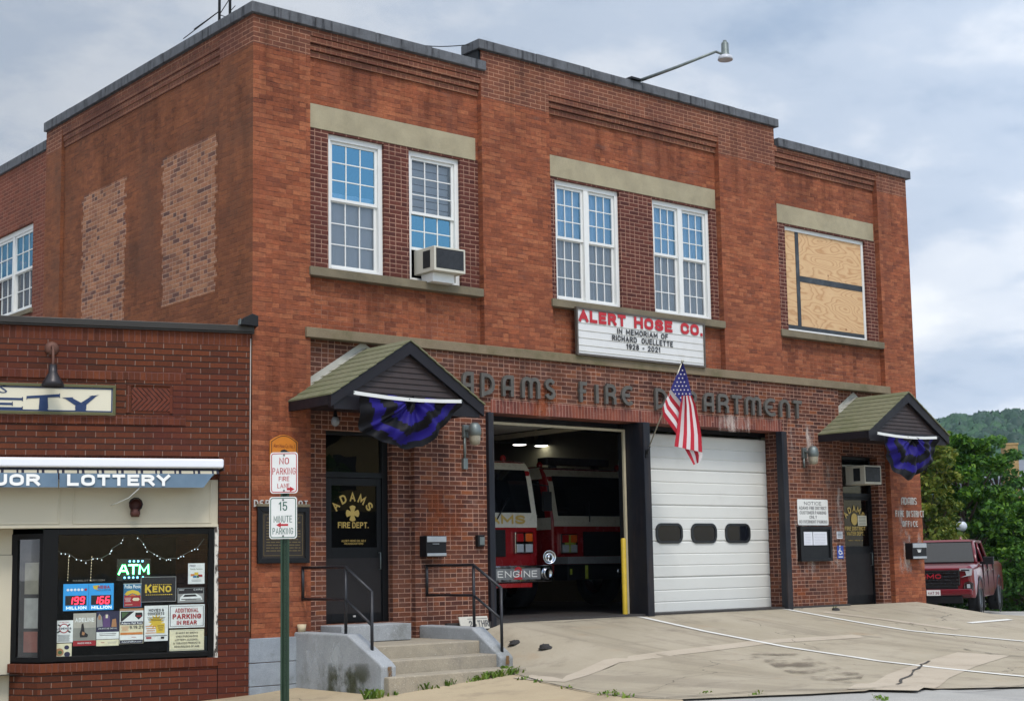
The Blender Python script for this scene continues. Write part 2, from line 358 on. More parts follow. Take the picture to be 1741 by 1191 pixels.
# ------------------------------------------------------------------ a plain road-sign alphabet drawn with strokes
def arc(cx, cy, rx, ry_, a0, a1, n=7): return [(cx+rx*cos(radians(a0+(a1-a0)*i/n)), cy+ry_*sin(radians(a0+(a1-a0)*i/n))) for i in range(n+1)]
_o = arc(.5, .70, .5, .30, 0, 180, 8)+arc(.5, .30, .5, .30, 180, 360, 8)+[(1, .70)]
GO = {
 'A': (.78, [[(0, 0), (.5, 1), (1, 0)], [(.17, .33), (.83, .33)]]), 'B': (.66, [[(0, 0), (0, 1), (.55, 1)]+arc(.55, .765, .38, .235, 90, -90, 6)[1:]+[(0, .53)], [(.55, .53)]+arc(.58, .265, .42, .265, 90, -90, 6)+[(0, 0)]]),
 'C': (.68, [[(1, .74)]+arc(.5, .70, .5, .30, 8, 180, 8)+arc(.5, .30, .5, .30, 180, 352, 8)]), 'D': (.68, [[(0, 0), (0, 1), (.45, 1)]+arc(.45, .65, .55, .35, 90, 0, 5)[1:]+arc(.45, .35, .55, .35, 0, -90, 5)+[(0, 0)]]),
 'E': (.58, [[(1, 0), (0, 0), (0, 1), (1, 1)], [(0, .52), (.86, .52)]]), 'F': (.56, [[(0, 0), (0, 1), (1, 1)], [(0, .52), (.84, .52)]]),
 'G': (.70, [[(1, .74)]+arc(.5, .70, .5, .30, 8, 180, 8)+arc(.5, .30, .5, .30, 180, 360, 8)+[(1, .46), (.55, .46)]]), 'H': (.68, [[(0, 0), (0, 1)], [(1, 0), (1, 1)], [(0, .52), (1, .52)]]),
 'I': (.0, [[(.5, 0), (.5, 1)]]), 'J': (.55, [[(1, 1), (1, .30)]+arc(.5, .30, .5, .30, 0, -180, 8)]), 'K': (.68, [[(0, 0), (0, 1)], [(1, 1), (0, .36)], [(.34, .58), (1, 0)]]), 'L': (.55, [[(0, 1), (0, 0), (1, 0)]]),
 'M': (.84, [[(0, 0), (0, 1), (.5, .25), (1, 1), (1, 0)]]), 'N': (.70, [[(0, 0), (0, 1), (1, 0), (1, 1)]]), 'O': (.70, [_o]), 'P': (.64, [[(0, 0), (0, 1), (.58, 1)]+arc(.58, .735, .42, .265, 90, -90, 7)[1:]+[(0, .47)]]),
 'Q': (.70, [_o, [(.6, .25), (1, -.04)]]), 'R': (.67, [[(0, 0), (0, 1), (.56, 1)]+arc(.56, .745, .42, .255, 90, -90, 7)[1:]+[(0, .49)], [(.55, .49), (1, 0)]]),
 'S': (.66, [arc(.5, .745, .47, .255, 15, 180, 7)+[(.10, .62), (.9, .40)]+arc(.5, .26, .5, .26, 0, -168, 7)]), 'T': (.64, [[(.5, 0), (.5, 1)], [(0, 1), (1, 1)]]), 'U': (.68, [[(0, 1), (0, .30)]+arc(.5, .30, .5, .30, 180, 360, 8)+[(1, 1)]]),
 'V': (.72, [[(0, 1), (.5, 0), (1, 1)]]), 'W': (.98, [[(0, 1), (.25, 0), (.5, .8), (.75, 0), (1, 1)]]), 'X': (.7, [[(0, 0), (1, 1)], [(0, 1), (1, 0)]]), 'Y': (.7, [[(0, 1), (.5, .46), (1, 1)], [(.5, .46), (.5, 0)]]), 'Z': (.64, [[(0, 1), (1, 1), (0, 0), (1, 0)]]),
 '0': (.62, [_o]), '1': (.24, [[(0, .82), (1, 1), (1, 0)]]), '2': (.60, [arc(.5, .70, .5, .30, 165, -20, 8)+[(0, 0), (1, 0)]]), '3': (.60, [arc(.48, .75, .46, .25, 160, -90, 8), arc(.48, .25, .5, .25, 90, -165, 8)]), '4': (.66, [[(.75, 0), (.75, 1), (0, .28), (1, .28)]]),
 '5': (.60, [[(.92, 1), (.12, 1), (.06, .55)]+arc(.5, .32, .5, .32, 120, -165, 9)]), '6': (.60, [[(.85, .95)]+arc(.55, .62, .55, .38, 75, 180, 6)+arc(.5, .30, .5, .30, 180, 520, 12)]), '8': (.60, [arc(.5, .755, .42, .245, -90, 270, 14), arc(.5, .26, .5, .26, 90, 450, 14)]), '9': (.60, [arc(.5, .70, .5, .30, 360, 0, 12)+[(1, .45)]+arc(.45, .38, .55, .38, 0, -105, 6)]), '7': (.58, [[(0, 1), (1, 1), (.3, 0)]]),
 '.': (.0, [[(.5, 0), (.5, .01)]]), ',': (.0, [[(.5, .06), (.3, -.12)]]), '-': (.34, [[(0, .46), (1, .46)]]), '&': (.74, [[(1, 0), (.25, .68)]+arc(.42, .80, .24, .20, 215, -45, 8)+[(.1, .38)]+arc(.38, .24, .36, .24, 150, 330, 6)+[(1, .45)]])}
def parts_of(glyph):                                           # a bowl that returns to its stem is a stroke of its own
    o = []
    for pl in glyph: o += [pl[:2], pl[1:]] if (len(pl) > 4 and pl[0] != pl[-1] and pl[0][0] == 0 and pl[-1][0] == 0) else [pl]
    return o
def sign_text(m, txt, x0, x1, z0, z1, P, mi=0, wt=.16, d=.002, sp=.22):
    """P(u,v) -> point on the sign face; letters are ribbons d thick"""
    H = z1-z0; adv = []; tot = 0
    for ch in txt:
        if ch == ' ': adv.append((tot, 0)); tot += .38; continue
        wdt = GO[ch][0]+wt*1.0; adv.append((tot, wdt)); tot += wdt+sp*(1 if wt < .2 else .75)
    tot -= sp*(1 if wt < .2 else .75); kx = (x1-x0)/tot; th = wt*min(H, kx*1.15)
    def PD(u, v, q): a = P(u, v); return (a[0]+OUT[0]*d*q, a[1]+OUT[1]*d*q, a[2])
    # outward direction of the face from two tangents
    a, b, c = (np.array(P(x0, z0)), np.array(P(x1, z0)), np.array(P(x0, z1))); nn = np.cross(b-a, c-a); OUT = nn/np.linalg.norm(nn)
    for ch, (o, wdt) in zip(txt, adv):
        if ch == ' ': continue
        hx = th/2; xa = x0+o*kx+hx; xb = x0+(o+wdt)*kx-hx
        for kp, pl in enumerate(parts_of(GO[ch][1])):
            pt = [np.array((xa+(xb-xa)*q[0], z0+hx+(H-2*hx)*q[1])) for q in pl]
            if np.linalg.norm(pt[0]-pt[-1]) > 1e-6:            # square ends
                for i, j in ((0, 1), (-1, -2)): e = pt[i]-pt[j]; pt[i] = pt[i]+e/np.linalg.norm(e)*hx*.95
            m.stroke(pt, th, (lambda u, v, q, kp=kp: PD(u, v, q*(1+.30*kp))), 0, 1, mi)
    return m
# ------------------------------------------------------------------ material library
UP = [S(116,64,44), S(135,74,48), S(144,80,52), S(156,94,63), S(128,70,46)]
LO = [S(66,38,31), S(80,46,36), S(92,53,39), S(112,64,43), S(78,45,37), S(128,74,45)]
PAR = [S(100,62,48), S(112,68,52), S(122,74,54), S(106,64,50)]
B_UP = brick('brick_orange', UP, S(140,88,68), m=0.008, split=0.12, stain=S(116,68,50), stain_amt=0.3, mortar_mix=0.55, blotch=0.24, smudge=0.6, smudge_col=S(108,76,66), vstain=(S(104,64,52), 0.3), streak=0.8, streak_col=S(62,34,28), mottle=0.34, specks=0.65, speck_col=S(186,132,108))
B_MID = brick('brick_orange_pointed', UP, S(160,112,92), m=0.010, split=0.25, stain=S(112,66,52), stain_amt=0.4, blotch=0.2, smudge=0.3, smudge_col=S(118,82,68), streak=0.5, streak_col=S(72,40,34), mottle=0.3, mortar_mix=0.8, specks=0.5, speck_col=S(186,140,116))
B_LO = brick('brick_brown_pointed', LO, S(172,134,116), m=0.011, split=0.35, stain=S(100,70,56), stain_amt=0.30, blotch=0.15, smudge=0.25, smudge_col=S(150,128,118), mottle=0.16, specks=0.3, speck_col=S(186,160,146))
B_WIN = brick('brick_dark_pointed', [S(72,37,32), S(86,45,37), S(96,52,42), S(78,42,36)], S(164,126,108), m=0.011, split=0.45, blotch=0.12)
B_PAR = brick('brick_parapet', PAR, S(178,132,106), m=0.010, split=0.12, stain=S(84,46,40), stain_amt=0.4)
B_COR = brick('brick_corbel', PAR, S(160,116,90), m=0.010, split=0.5, w=0.18, stain=S(80,44,36), stain_amt=0.5)
B_SOL = brick('brick_soldier', [S(84,46,42), S(110,60,50), S(128,72,58), S(100,54,48)], S(166,128,114), w=0.215, h=0.0677, soldier=True, split=0.08, smudge=0.55, smudge_col=S(168,138,126), stain=S(150,80,50), stain_amt=0.35)
B_SIDE = brick('brick_side_weathered', [S(112,66,43), S(124,73,46), S(136,82,51), S(118,69,45)], S(146,98,72), m=0.008, split=0.15, mortar_mix=0.5, streak=0.7, streak_col=S(58,38,32), mottle=0.15, stain=S(90,62,48), stain_amt=0.55, stain_scale=0.5, blotch=0.28, smudge=0.35, smudge_col=S(134,76,50))
B_REAR = brick('brick_rear_wing', [S(98,54,42), S(112,60,45), S(122,68,50), S(104,60,46)], S(150,108,88), m=0.010, split=0.2, stain=S(130,72,48), stain_amt=0.35)
B_FILL = brick('brick_window_infill', [S(92,66,60), S(142,96,72), S(158,108,80), S(164,116,86), S(150,102,74), S(160,110,80), S(142,96,74), S(100,70,62)], S(184,150,128), m=0.009, mottle=0.2, specks=0.3, speck_col=S(190,150,124), split=0.3, blotch=0.15)
B_SHOP = brick('shop_brick', [S(72,36,20), S(88,44,24), S(98,50,27), S(82,41,24)], S(140,116,102), w=0.243, h=0.0790, m=0.0095, split=0.0, hj=S(30,15,12), stain=S(82,34,28), stain_amt=0.5, bumpd=0.009, blotch=0.2)
B_SHOPS = brick('shop_brick_soldier', [S(76,38,22), S(92,46,26), S(104,54,31), S(86,43,26)], S(112,72,62), w=0.30, h=0.0740, soldier=True, split=0.0, stain=S(82,34,28), stain_amt=0.5)
STONE = pm('lintel_stone', S(154,144,118), 0.85, var=0.22, scale=2.5, bump=0.003, dirt=S(112,104,84), dirt_amt=0.5, fine=0.12)
SILL = pm('sill_stone', S(112,102,82), 0.9, var=0.25, scale=3, bump=0.003, dirt=S(74,68,52), dirt_amt=0.7, fine=0.15)
BELT = pm('belt_stone', S(120,106,84), 0.9, var=0.22, scale=2, bump=0.003, dirt=S(84,80,50), dirt_amt=0.8, fine=0.15)
COPE = pm('coping_concrete', S(88,90,94), 0.85, var=0.4, scale=4.5, bump=0.004, dirt=S(22,24,29), dirt_amt=0.95, streak=True, fine=0.15)
GRAN = pm('granite_base', S(140,148,156), 0.8, var=0.2, scale=6, bump=0.004, dirt=S(96,100,100), dirt_amt=0.6, fine=0.2)
WHITEP = pm('white_window_paint', S(214,214,210), 0.45, var=0.05, scale=4)
DIRTYW = pm('weathered_white_wood', S(186,182,170), 0.7, var=0.12, scale=8, dirt=S(132,122,104), dirt_amt=0.5)
BLACKM = pm('black_painted_steel', S(15,16,19), 0.5, var=0.25, scale=4, fine=0.08, spec=0.3)
POSTM = pm('navy_grey_steel', S(21,23,31), 0.5, spec=0.35, var=0.2, scale=3, dirt=S(74,58,48), dirt_amt=0.35, streak=True)
DOORB = pm('black_door_frame', S(11,11,13), 0.45, var=0.15, scale=5, spec=0.25)
KICK = pm('brown_door_panel', S(36,32,31), 0.6, var=0.08, scale=2, spec=0.25)
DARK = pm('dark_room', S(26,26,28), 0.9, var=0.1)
BRONZE = pm('bronze_letters', S(86,82,76), 0.6, 0.1, var=0.25, scale=9, dirt=S(58,62,56), dirt_amt=0.5)
SILVER = pm('silver_letters', S(196,192,186), 0.45, 0.3, var=0.12, scale=12)
GALV = pm('galvanised_metal', S(112,120,118), 0.5, 0.6, var=0.3, scale=14)
BROWNW = pm('brown_siding_paint', S(50,37,33), 0.6, var=0.15, scale=5, fine=0.08)
TRIM = pm('dark_trim_paint', S(26,23,28), 0.5, spec=0.3, var=0.15, scale=4)
CURT = pm('curtain_cloth', S(206,212,220), 0.9, var=0.06, scale=3)
GLASS_UP = glass('window_glass_sky_tint', tint=(0.75, 0.84, 0.95), refl=0.34, refl_col=(0.36, 0.72, 0.95))  # the reflected sky's blue is put into the reflection tint
GLASS_UP2 = glass('window_glass_curtained', tint=(0.85, 0.92, 1.0), refl=0.20, refl_col=(0.42, 0.74, 0.97))  # same sky blue in the tint, weaker so the curtains show
GLASS_LO = glass('window_glass_screened', tint=(0.85, 0.88, 0.92), refl=0.05, opaque=0.28, opq_col=(0.16, 0.185, 0.21))
GLASS_DOOR = glass('door_glass', tint=(0.35, 0.35, 0.33), refl=0.02, fk=0.8)
GLASS_SHOP = glass('shop_glass', tint=(0.97, 0.98, 0.97), refl=0.0, fk=0.40); GLASS_RET = glass('dim_return_glass', tint=(0.7, 0.72, 0.7), refl=0.0, fk=0.12)  # return pane: reflection cut and tint darkened so that it stays dark
GOLD = pm('gold_leaf_lettering', S(190,160,84), 0.45, 0.25, var=0.12, scale=20)
WHITE = pm('white_enamel', S(212,212,208), 0.45, var=0.05, scale=5)
CONC = pm('step_concrete', S(152,142,124), 0.92, var=0.22, scale=3, bump=0.006, dirt=S(112,106,98), dirt_amt=0.6, fine=0.2, speck=S(206,198,184))
CONCG = pm('cheek_wall_concrete', S(148,151,153), 0.9, var=0.22, scale=2.5, bump=0.005, dirt=S(92,92,84), dirt_amt=0.75, fine=0.18, speck=S(190,194,196))
def txtm(name, c, rough=0.6): return pm(name, c, rough, var=0.06, scale=8)
T_BLACK = txtm('black_lettering', S(28,28,32)); T_RED = txtm('red_lettering', S(170,30,40)); T_GREEN = txtm('green_lettering', S(28,84,70)); T_WHITE = txtm('white_lettering', S(220,220,216))
T_NAVY = txtm('navy_lettering', S(13,44,86))

# ------------------------------------------------------------------ the fire station
FS = thing('fire_station', 'two storey orange brick fire station with flat parapets, two garage bays and two gabled doorways', 'fire station')
def wall(mb, x0, x1, z0, z1, Y, mi, holes=(), depth=0.3, rev=None):
    """front face with rectangular openings and their reveals"""
    xs = sorted({x0, x1}|{h[0] for h in holes}|{h[1] for h in holes}); zs = sorted({z0, z1}|{h[2] for h in holes}|{h[3] for h in holes})
    for a, b in zip(xs, xs[1:]):
        for c, d in zip(zs, zs[1:]):
            mx, mz = (a+b)/2, (c+d)/2
            if any(h[0] < mx < h[1] and h[2] < mz < h[3] for h in holes) or not (x0 < mx < x1 and z0 < mz < z1): continue
            mb.quad((a, Y, c), (b, Y, c), (b, Y, d), (a, Y, d), mi)
    for h in holes:
        a, b, c, d = h[:4]; e = Y+(h[4] if len(h) > 4 else depth); r = mi if rev is None else rev
        mb.quad((a, Y, c), (a, Y, d), (a, e, d), (a, e, c), r); mb.quad((b, Y, c), (b, e, c), (b, e, d), (b, Y, d), r)
        mb.quad((a, Y, d), (b, Y, d), (b, e, d), (a, e, d), r); mb.quad((a, Y, c), (a, e, c), (b, e, c), (b, Y, c), r)
fm = [B_UP, B_MID, B_LO, B_WIN, B_PAR, B_COR, B_SOL]
UPi, MIDi, LOi, WINi, PARi, CORi, SOLi = range(7)
f = MB()
NY = 0.11
ZC1, ZC2 = 8.47, 8.81
# pilasters
pil = [(0.0, 0.92, -1.1, ZC1), (4.03, 5.43, 4.10, ZC2), (9.46, 11.0, 4.10, ZC2), (14.08, 15.06, -1.0, ZC1)]
for x0, x1, z0, z1 in pil:
    zp = 8.06
    wall(f, x0, x1, z0, zp, 0.0, UPi); wall(f, x0, x1, zp, z1, 0.0, PARi)
    if x0 > 0.5: f.quad((x0, 0, z0), (x0, 0, z1), (x0, 0.35, z1), (x0, 0.35, z0), UPi)
    if x1 < 15: f.quad((x1, 0, z0), (x1, 0.35, z0), (x1, 0.35, z1), (x1, 0, z1), UPi)
# mid bay higher parapet sides
for x in (4.03, 11.0):
    f.quad((x, 0, ZC1), (x, 0, ZC2), (x, 0.5, ZC2), (x, 0.5, ZC1), PARi)
bays = [(0.92, 4.03, ZC1, [(1.29, 2.26), (2.71, 3.68)]), (5.43, 9.46, ZC2, [(5.62, 7.07), (7.85, 9.30)]), (11.0, 14.08, ZC1, [(11.34, 13.76)])]
for x0, x1, zt, ws in bays:
    wall(f, x0, x1, 4.10, 4.90, NY, MIDi)
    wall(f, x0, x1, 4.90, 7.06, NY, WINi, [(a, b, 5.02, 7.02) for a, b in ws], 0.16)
    wall(f, x0, x1, 7.06, 8.08, NY, UPi)
    for i in range(3):                                          # corbelled courses stepping out to the pilaster face
        za, zb = 8.08+i*0.095, 8.08+(i+1)*0.095-.016; Y = NY-(i+1)*0.033
        Yb = NY if i == 0 else NY-i*0.033
        f.quad((x0, Y, za), (x1, Y, za), (x1, Y, zb), (x0, Y, zb), CORi); f.quad((x0, Yb+.02, za), (x1, Yb+.02, za), (x1, Y, za), (x0, Y, za), CORi); f.quad((x0, Y, zb), (x1, Y, zb), (x1, Y+.02, zb), (x0, Y+.02, zb), CORi); f.quad((x0, Y+.02, zb), (x1, Y+.02, zb), (x1, Y+.02, zb+.017), (x0, Y+.02, zb+.017), CORi)
    f.quad((x0, NY-3*0.033+.02, 8.365), (x1, NY-3*0.033+.02, 8.365), (x1, 0.003, 8.365), (x0, 0.003, 8.365), CORi)
    wall(f, x0, x1, 8.365, zt, 0.003, PARi)
# ground storey
DLH = (1.235, 2.36, 0.04, 2.74, 0.12); DRH = (12.735, 13.83, -0.06, 2.76, 0.2)
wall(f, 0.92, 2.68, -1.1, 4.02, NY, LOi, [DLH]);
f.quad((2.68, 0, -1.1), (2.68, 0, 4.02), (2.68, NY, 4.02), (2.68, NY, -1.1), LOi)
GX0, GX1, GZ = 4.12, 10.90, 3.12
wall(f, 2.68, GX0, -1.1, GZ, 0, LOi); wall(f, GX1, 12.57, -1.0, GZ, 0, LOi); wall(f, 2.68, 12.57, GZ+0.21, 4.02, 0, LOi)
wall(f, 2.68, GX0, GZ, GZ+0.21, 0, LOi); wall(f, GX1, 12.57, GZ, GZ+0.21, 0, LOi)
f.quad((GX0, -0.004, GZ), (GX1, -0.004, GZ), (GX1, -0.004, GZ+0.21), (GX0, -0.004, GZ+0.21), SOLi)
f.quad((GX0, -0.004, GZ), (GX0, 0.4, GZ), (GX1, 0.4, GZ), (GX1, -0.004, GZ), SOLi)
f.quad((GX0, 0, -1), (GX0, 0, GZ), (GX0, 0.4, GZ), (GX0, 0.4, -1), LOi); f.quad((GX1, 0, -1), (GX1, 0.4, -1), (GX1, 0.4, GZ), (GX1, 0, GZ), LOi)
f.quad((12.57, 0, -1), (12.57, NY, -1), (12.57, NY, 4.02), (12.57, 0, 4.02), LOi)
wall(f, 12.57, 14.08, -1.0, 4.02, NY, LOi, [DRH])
f.build('front_wall', fm, FS)
# stone trim
t = MB(); t.box(0.83, 14.16, -0.05, NY, 4.00, 4.14); t.build('belt_course', BELT, FS, bevel=0.008)
for (x0, x1) in ((0.92, 3.98), (5.43, 9.44), (11.02, 14.04)):
    t = MB(); t.box(x0, x1, NY-0.012, NY+0.2, 7.05, 7.405); t.build('lintel', STONE, FS, bevel=0.006)
for (x0, x1) in ((0.90, 4.00), (5.40, 9.46), (10.98, 14.06)):
    t = MB(); t.box(x0, x1, -0.035, NY+0.2, 4.885, 5.01); t.build('sill', SILL, FS, bevel=0.008)
# copings
def coping(x0, x1, y0, y1, z, hgt):
    t = MB(); L = max(x1-x0, y1-y0); n = max(1, round(L/1.1))
    for i in range(n):                                          # separate stones with open joints
        g = 0.004
        if x1-x0 >= y1-y0: a, b = x0+(x1-x0)*i/n, x0+(x1-x0)*(i+1)/n; t.box(a+g, b-g, y0, y1, z, z+hgt+rng.uniform(-.006, .006))
        else: a, b = y0+(y1-y0)*i/n, y0+(y1-y0)*(i+1)/n; t.box(x0, x1, a+g, b-g, z, z+hgt+rng.uniform(-.006, .006))
    t.build('coping', COPE, FS, bevel=0.01)
coping(-0.06, 4.10, -0.06, 0.36, 8.475, 0.155); coping(3.95, 11.09, -0.06, 0.40, 8.815, 0.155); coping(11.06, 15.17, -0.06, 0.36, 8.455, 0.165)
coping(-0.06, 0.36, 0.36, 7.16, 8.475, 0.155); coping(0.0, 0.40, 7.18, 16.0, 8.19, 0.17)
t = MB(); t.box(3.99, 4.03, 0.02, 0.40, 8.64, 8.815); t.build('parapet_flashing', BLACKM, FS)
# side wall
sw = MB(); SY = 0.06
def sq(y0, y1, z0, z1, X, mi): sw.quad((X, y1, z0), (X, y0, z0), (X, y0, z1), (X, y1, z1), mi)
sq(0, 0.95, -1.1, 8.06, 0, 0); sq(0, 0.95, 8.06, 8.475, 0, 2); sq(6.50, 7.16, -1, 8.06, 0, 0); sq(6.50, 7.16, 8.06, 8.475, 0, 2)
sq(0.95, 6.50, -1, 8.06, SY, 0)
sw.quad((0, 6.5, -1), (SY, 6.5, -1), (SY, 6.5, 8.4), (0, 6.5, 8.4), 0); sw.quad((0, .95, -1), (0, .95, 8.4), (SY, .95, 8.4), (SY, .95, -1), 0)
for i in range(3):
    za, zb = 8.06+i*0.10, 8.06+(i+1)*0.10; X = SY-(i+1)*0.017; Xb = SY-i*0.017
    sq(0.95, 6.50, za, zb, X, 3); sw.quad((Xb, 6.5, za), (Xb, .95, za), (X, .95, za), (X, 6.5, za), 3)
sq(0.95, 6.50, 8.36, 8.475, 0.004, 2)
sw.quad((0, 7.16, -1), (0, 7.16, 8.475), (0.1, 7.16, 8.475), (0.1, 7.16, -1), 0)
ry = 0.05                                                     # rear wing with its window
for (a, b, c, d) in ((7.16, 7.80, -1, 8.19), (7.80, 9.9, -1, 5.46), (7.80, 9.9, 7.02, 8.19), (9.9, 16, -1, 8.19)): sq(a, b, c, d, ry, 1)
for (y0, z0, y1, z1) in ((7.8, 5.46, 7.8, 7.02), (9.9, 5.46, 9.9, 7.02)): sw.quad((ry, y0, z0), (ry, y0, z1), (ry+.15, y0, z1), (ry+.15, y0, z0), 1)
for z in (5.46, 7.02): sw.quad((ry, 7.8, z), (ry, 9.9, z), (ry+.15, 9.9, z), (ry+.15, 7.8, z), 1)
sw.build('side_wall', [B_SIDE, B_REAR, B_PAR, B_COR], FS)
# bricked-up windows: pale infill toothed into the side wall, course by course
for (ya, yb, z0, z1) in ((4.12, 5.70, 4.0, 7.02), (1.16, 2.80, 4.78, 7.02)):
    t = MB(); z = math.floor(z0/0.0677)*0.0677
    while z < z1:
        a = ya-rng.choice([0, 0.06, 0.02, -0.03]); b = yb+rng.choice([0, 0.06, 0.02, -0.03])
        t.box(SY-0.003, SY+0.02, a, b, z, z+0.0677); z += 0.0677
    t.build('window_infill', B_FILL, FS)
# the far sides, rear and roof close the box
t = MB(); t.quad((15.06, 0, -1), (15.06, 16, -1), (15.06, 16, 8.4), (15.06, 0, 8.4)); t.quad((0.05, 16, -1), (15.06, 16, -1), (15.06, 16, 8.4), (0.05, 16, 8.4)); t.build('rear_wall', B_REAR, FS)
t = MB(); t.box(0.3, 15.0, 0.35, 15.9, 8.02, 8.10); t.build('roof', COPE, FS)
# upstairs rooms behind the panes
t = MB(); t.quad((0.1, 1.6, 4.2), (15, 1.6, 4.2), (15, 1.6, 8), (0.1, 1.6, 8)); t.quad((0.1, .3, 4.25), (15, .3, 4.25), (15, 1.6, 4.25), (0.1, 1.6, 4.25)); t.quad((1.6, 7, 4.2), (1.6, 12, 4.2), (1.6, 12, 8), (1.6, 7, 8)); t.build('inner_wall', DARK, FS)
# foundation stones
t = MB()
for i, (za, zb) in enumerate(((-1.15, -0.72), (-0.72, -0.415), (-0.415, -0.09))): t.box(-0.045, 0.70, -0.045, 0.05, za+.004, zb-.004); t.box(-0.045, 0.05, 0.05, 3, za+.004, zb-.004)
t.build('foundation', GRAN, FS, bevel=0.008); t = MB(); t.box(14.62, 15.09, -0.03, 0.05, -0.8, -0.125); t.box(15.03, 15.09, 0.05, 6, -1.2, -0.125)
t.build('foundation', GRAN, FS, bevel=0.008)

# ---- windows
def sash(p, x0, x1, z0, z1, Y, nx, nz, fr=0.045, mun=0.018, glassm=None, dpt=0.035):
    s = MB(); s.box(x0, x0+fr, Y, Y+dpt, z0, z1); s.box(x1-fr, x1, Y, Y+dpt, z0, z1); s.box(x0+fr, x1-fr, Y, Y+dpt, z0, z0+fr); s.box(x0+fr, x1-fr, Y, Y+dpt, z1-fr, z1)
    for i in range(1, nx):
        x = x0+fr+(x1-x0-2*fr)*i/nx; s.box(x-mun/2, x+mun/2, Y+0.008, Y+dpt-0.006, z0+fr, z1-fr)
    for i in range(1, nz):
        z = z0+fr+(z1-z0-2*fr)*i/nz; s.box(x0+fr, x1-fr, Y+0.010, Y+dpt-0.008, z-mun/2, z+mun/2)
    s.build('sash', WHITEP, p, bevel=0.003)
    g = MB(); g.quad((x0+fr, Y+0.020, z0+fr), (x1-fr, Y+0.020, z0+fr), (x1-fr, Y+0.020, z1-fr), (x0+fr, Y+0.020, z1-fr)); g.build('pane', glassm, p)
def frame(x0, x1, z0, z1, Y, mull=None, fw=0.07):
    m = MB(); d = 0.10
    m.box(x0, x0+fw, Y, Y+d, z0, z1); m.box(x1-fw, x1, Y, Y+d, z0, z1); m.box(x0+fw, x1-fw, Y, Y+d, z1-fw-0.02, z1); m.box(x0+fw, x1-fw, Y-0.01, Y+d, z0, z0+0.06)
    if mull: m.box(mull-0.05, mull+0.05, Y+0.002, Y+d, z0+0.06, z1-fw-0.02)
    return m.build('window', WHITEP, FS, bevel=0.004)
def curtain(p, x0, x1, z0, z1, Y, folds, amp=0.02, mat=None):
    m = MB(); n = max(8, int(folds*10)); P = []
    for i in range(n+1):
        u = i/n; P.append((x0+(x1-x0)*u, Y+amp*sin(u*folds*2*pi+0.6*sin(u*9))))
    for a, b in zip(P, P[1:]): m.add([(a[0], a[1], z0), (b[0], b[1], z0), (b[0], b[1], z1), (a[0], a[1], z1)], [[0, 1, 2, 3]], 0, True)
    m.build('curtain', mat or CURT, p)
WY = NY+0.05
w1 = frame(1.29, 2.26, 5.02, 7.03, WY)
sash(w1, 1.36, 2.19, 6.06, 6.94, WY+0.03, 3, 3, glassm=GLASS_UP); sash(w1, 1.36, 2.19, 5.08, 6.09, WY+0.055, 3, 3, glassm=GLASS_LO)
curtain(w1, 1.36, 2.19, 5.08, 6.2, WY+0.13, 3, 0.012)
w2 = frame(2.71, 3.68, 5.02, 7.03, WY)
sash(w2, 2.78, 3.61, 6.06, 6.94, WY+0.03, 3, 3, glassm=GLASS_LO); sash(w2, 2.78, 3.61, 5.52, 6.12, WY+0.055, 3, 2, glassm=GLASS_UP)
bl = MB()
for i in range(7): bl.box(2.82, 3.57, WY+0.13, WY+0.15, 6.10+i*0.115, 6.10+i*0.115+0.10)
bl.build('blind', CURT, w2)
for a, b in ((5.62, 7.07), (7.85, 9.30)):
    mid = (a+b)/2; wv = frame(a, b, 5.02, 7.03, WY, mid)
    for c, d in ((a+0.07, mid-0.05), (mid+0.05, b-0.07)):
        sash(wv, c, d, 6.06, 6.94, WY+0.03, 3, 3, glassm=GLASS_UP2); sash(wv, c, d, 5.08, 6.09, WY+0.055, 3, 3, glassm=GLASS_LO)
        curtain(wv, c, d, 5.08, 6.92, WY+0.13, 6, 0.025)
# boarded window
PLY = NT('plywood'); _v = PLY.obj(); _n = PLY.noise(_v, 1.1, 2, 0.4, (0.8, 1, 2.6)); _wv = PLY.math('FRACT', PLY.math('MULTIPLY', _n, 16.0))
_c = PLY.ramp(_wv, [(0.0, S(194,158,116)), (0.55, S(200,166,124)), (0.85, S(176,134,92)), (1.0, S(196,160,118))])
_vo = PLY.n('ShaderNodeTexVoronoi'); _vo.inputs['Scale'].default_value = 2.6; PLY.t.links.new(_v, _vo.inputs['Vector'])
_c = PLY.mix(PLY.rng(_vo.outputs['Distance'], 0.05, 0.085, 0.75, 0, True), _c, S(122,76,40)); PLY = PLY.fin(_c, 0.8)
wb = frame(11.34, 13.76, 5.02, 7.03, WY, fw=0.06)
def board(x0, x1, z0, z1):
    m = MB(); m.box(x0, x1, WY+0.02, WY+0.04, z0, z1); m.build('plywood_board', PLY, wb)
board(11.36, 11.74, 5.10, 6.96); board(11.76, 13.70, 6.08, 6.96); board(11.76, 13.70, 5.10, 6.06)
m = MB(); m.box(11.70, 11.80, WY+0.012, WY+0.019, 5.16, 6.97); m.box(11.80, 13.70, WY+0.012, WY+0.019, 6.01, 6.12); m.box(11.36, 13.70, WY+0.012, WY+0.019, 5.08, 5.16)
TAPE = pm('black_flashing_tape', S(26,30,36), 0.4, var=0.2, scale=6, dirt=S(90,96,100), dirt_amt=0.5); m.build('flashing_tape', TAPE, wb)
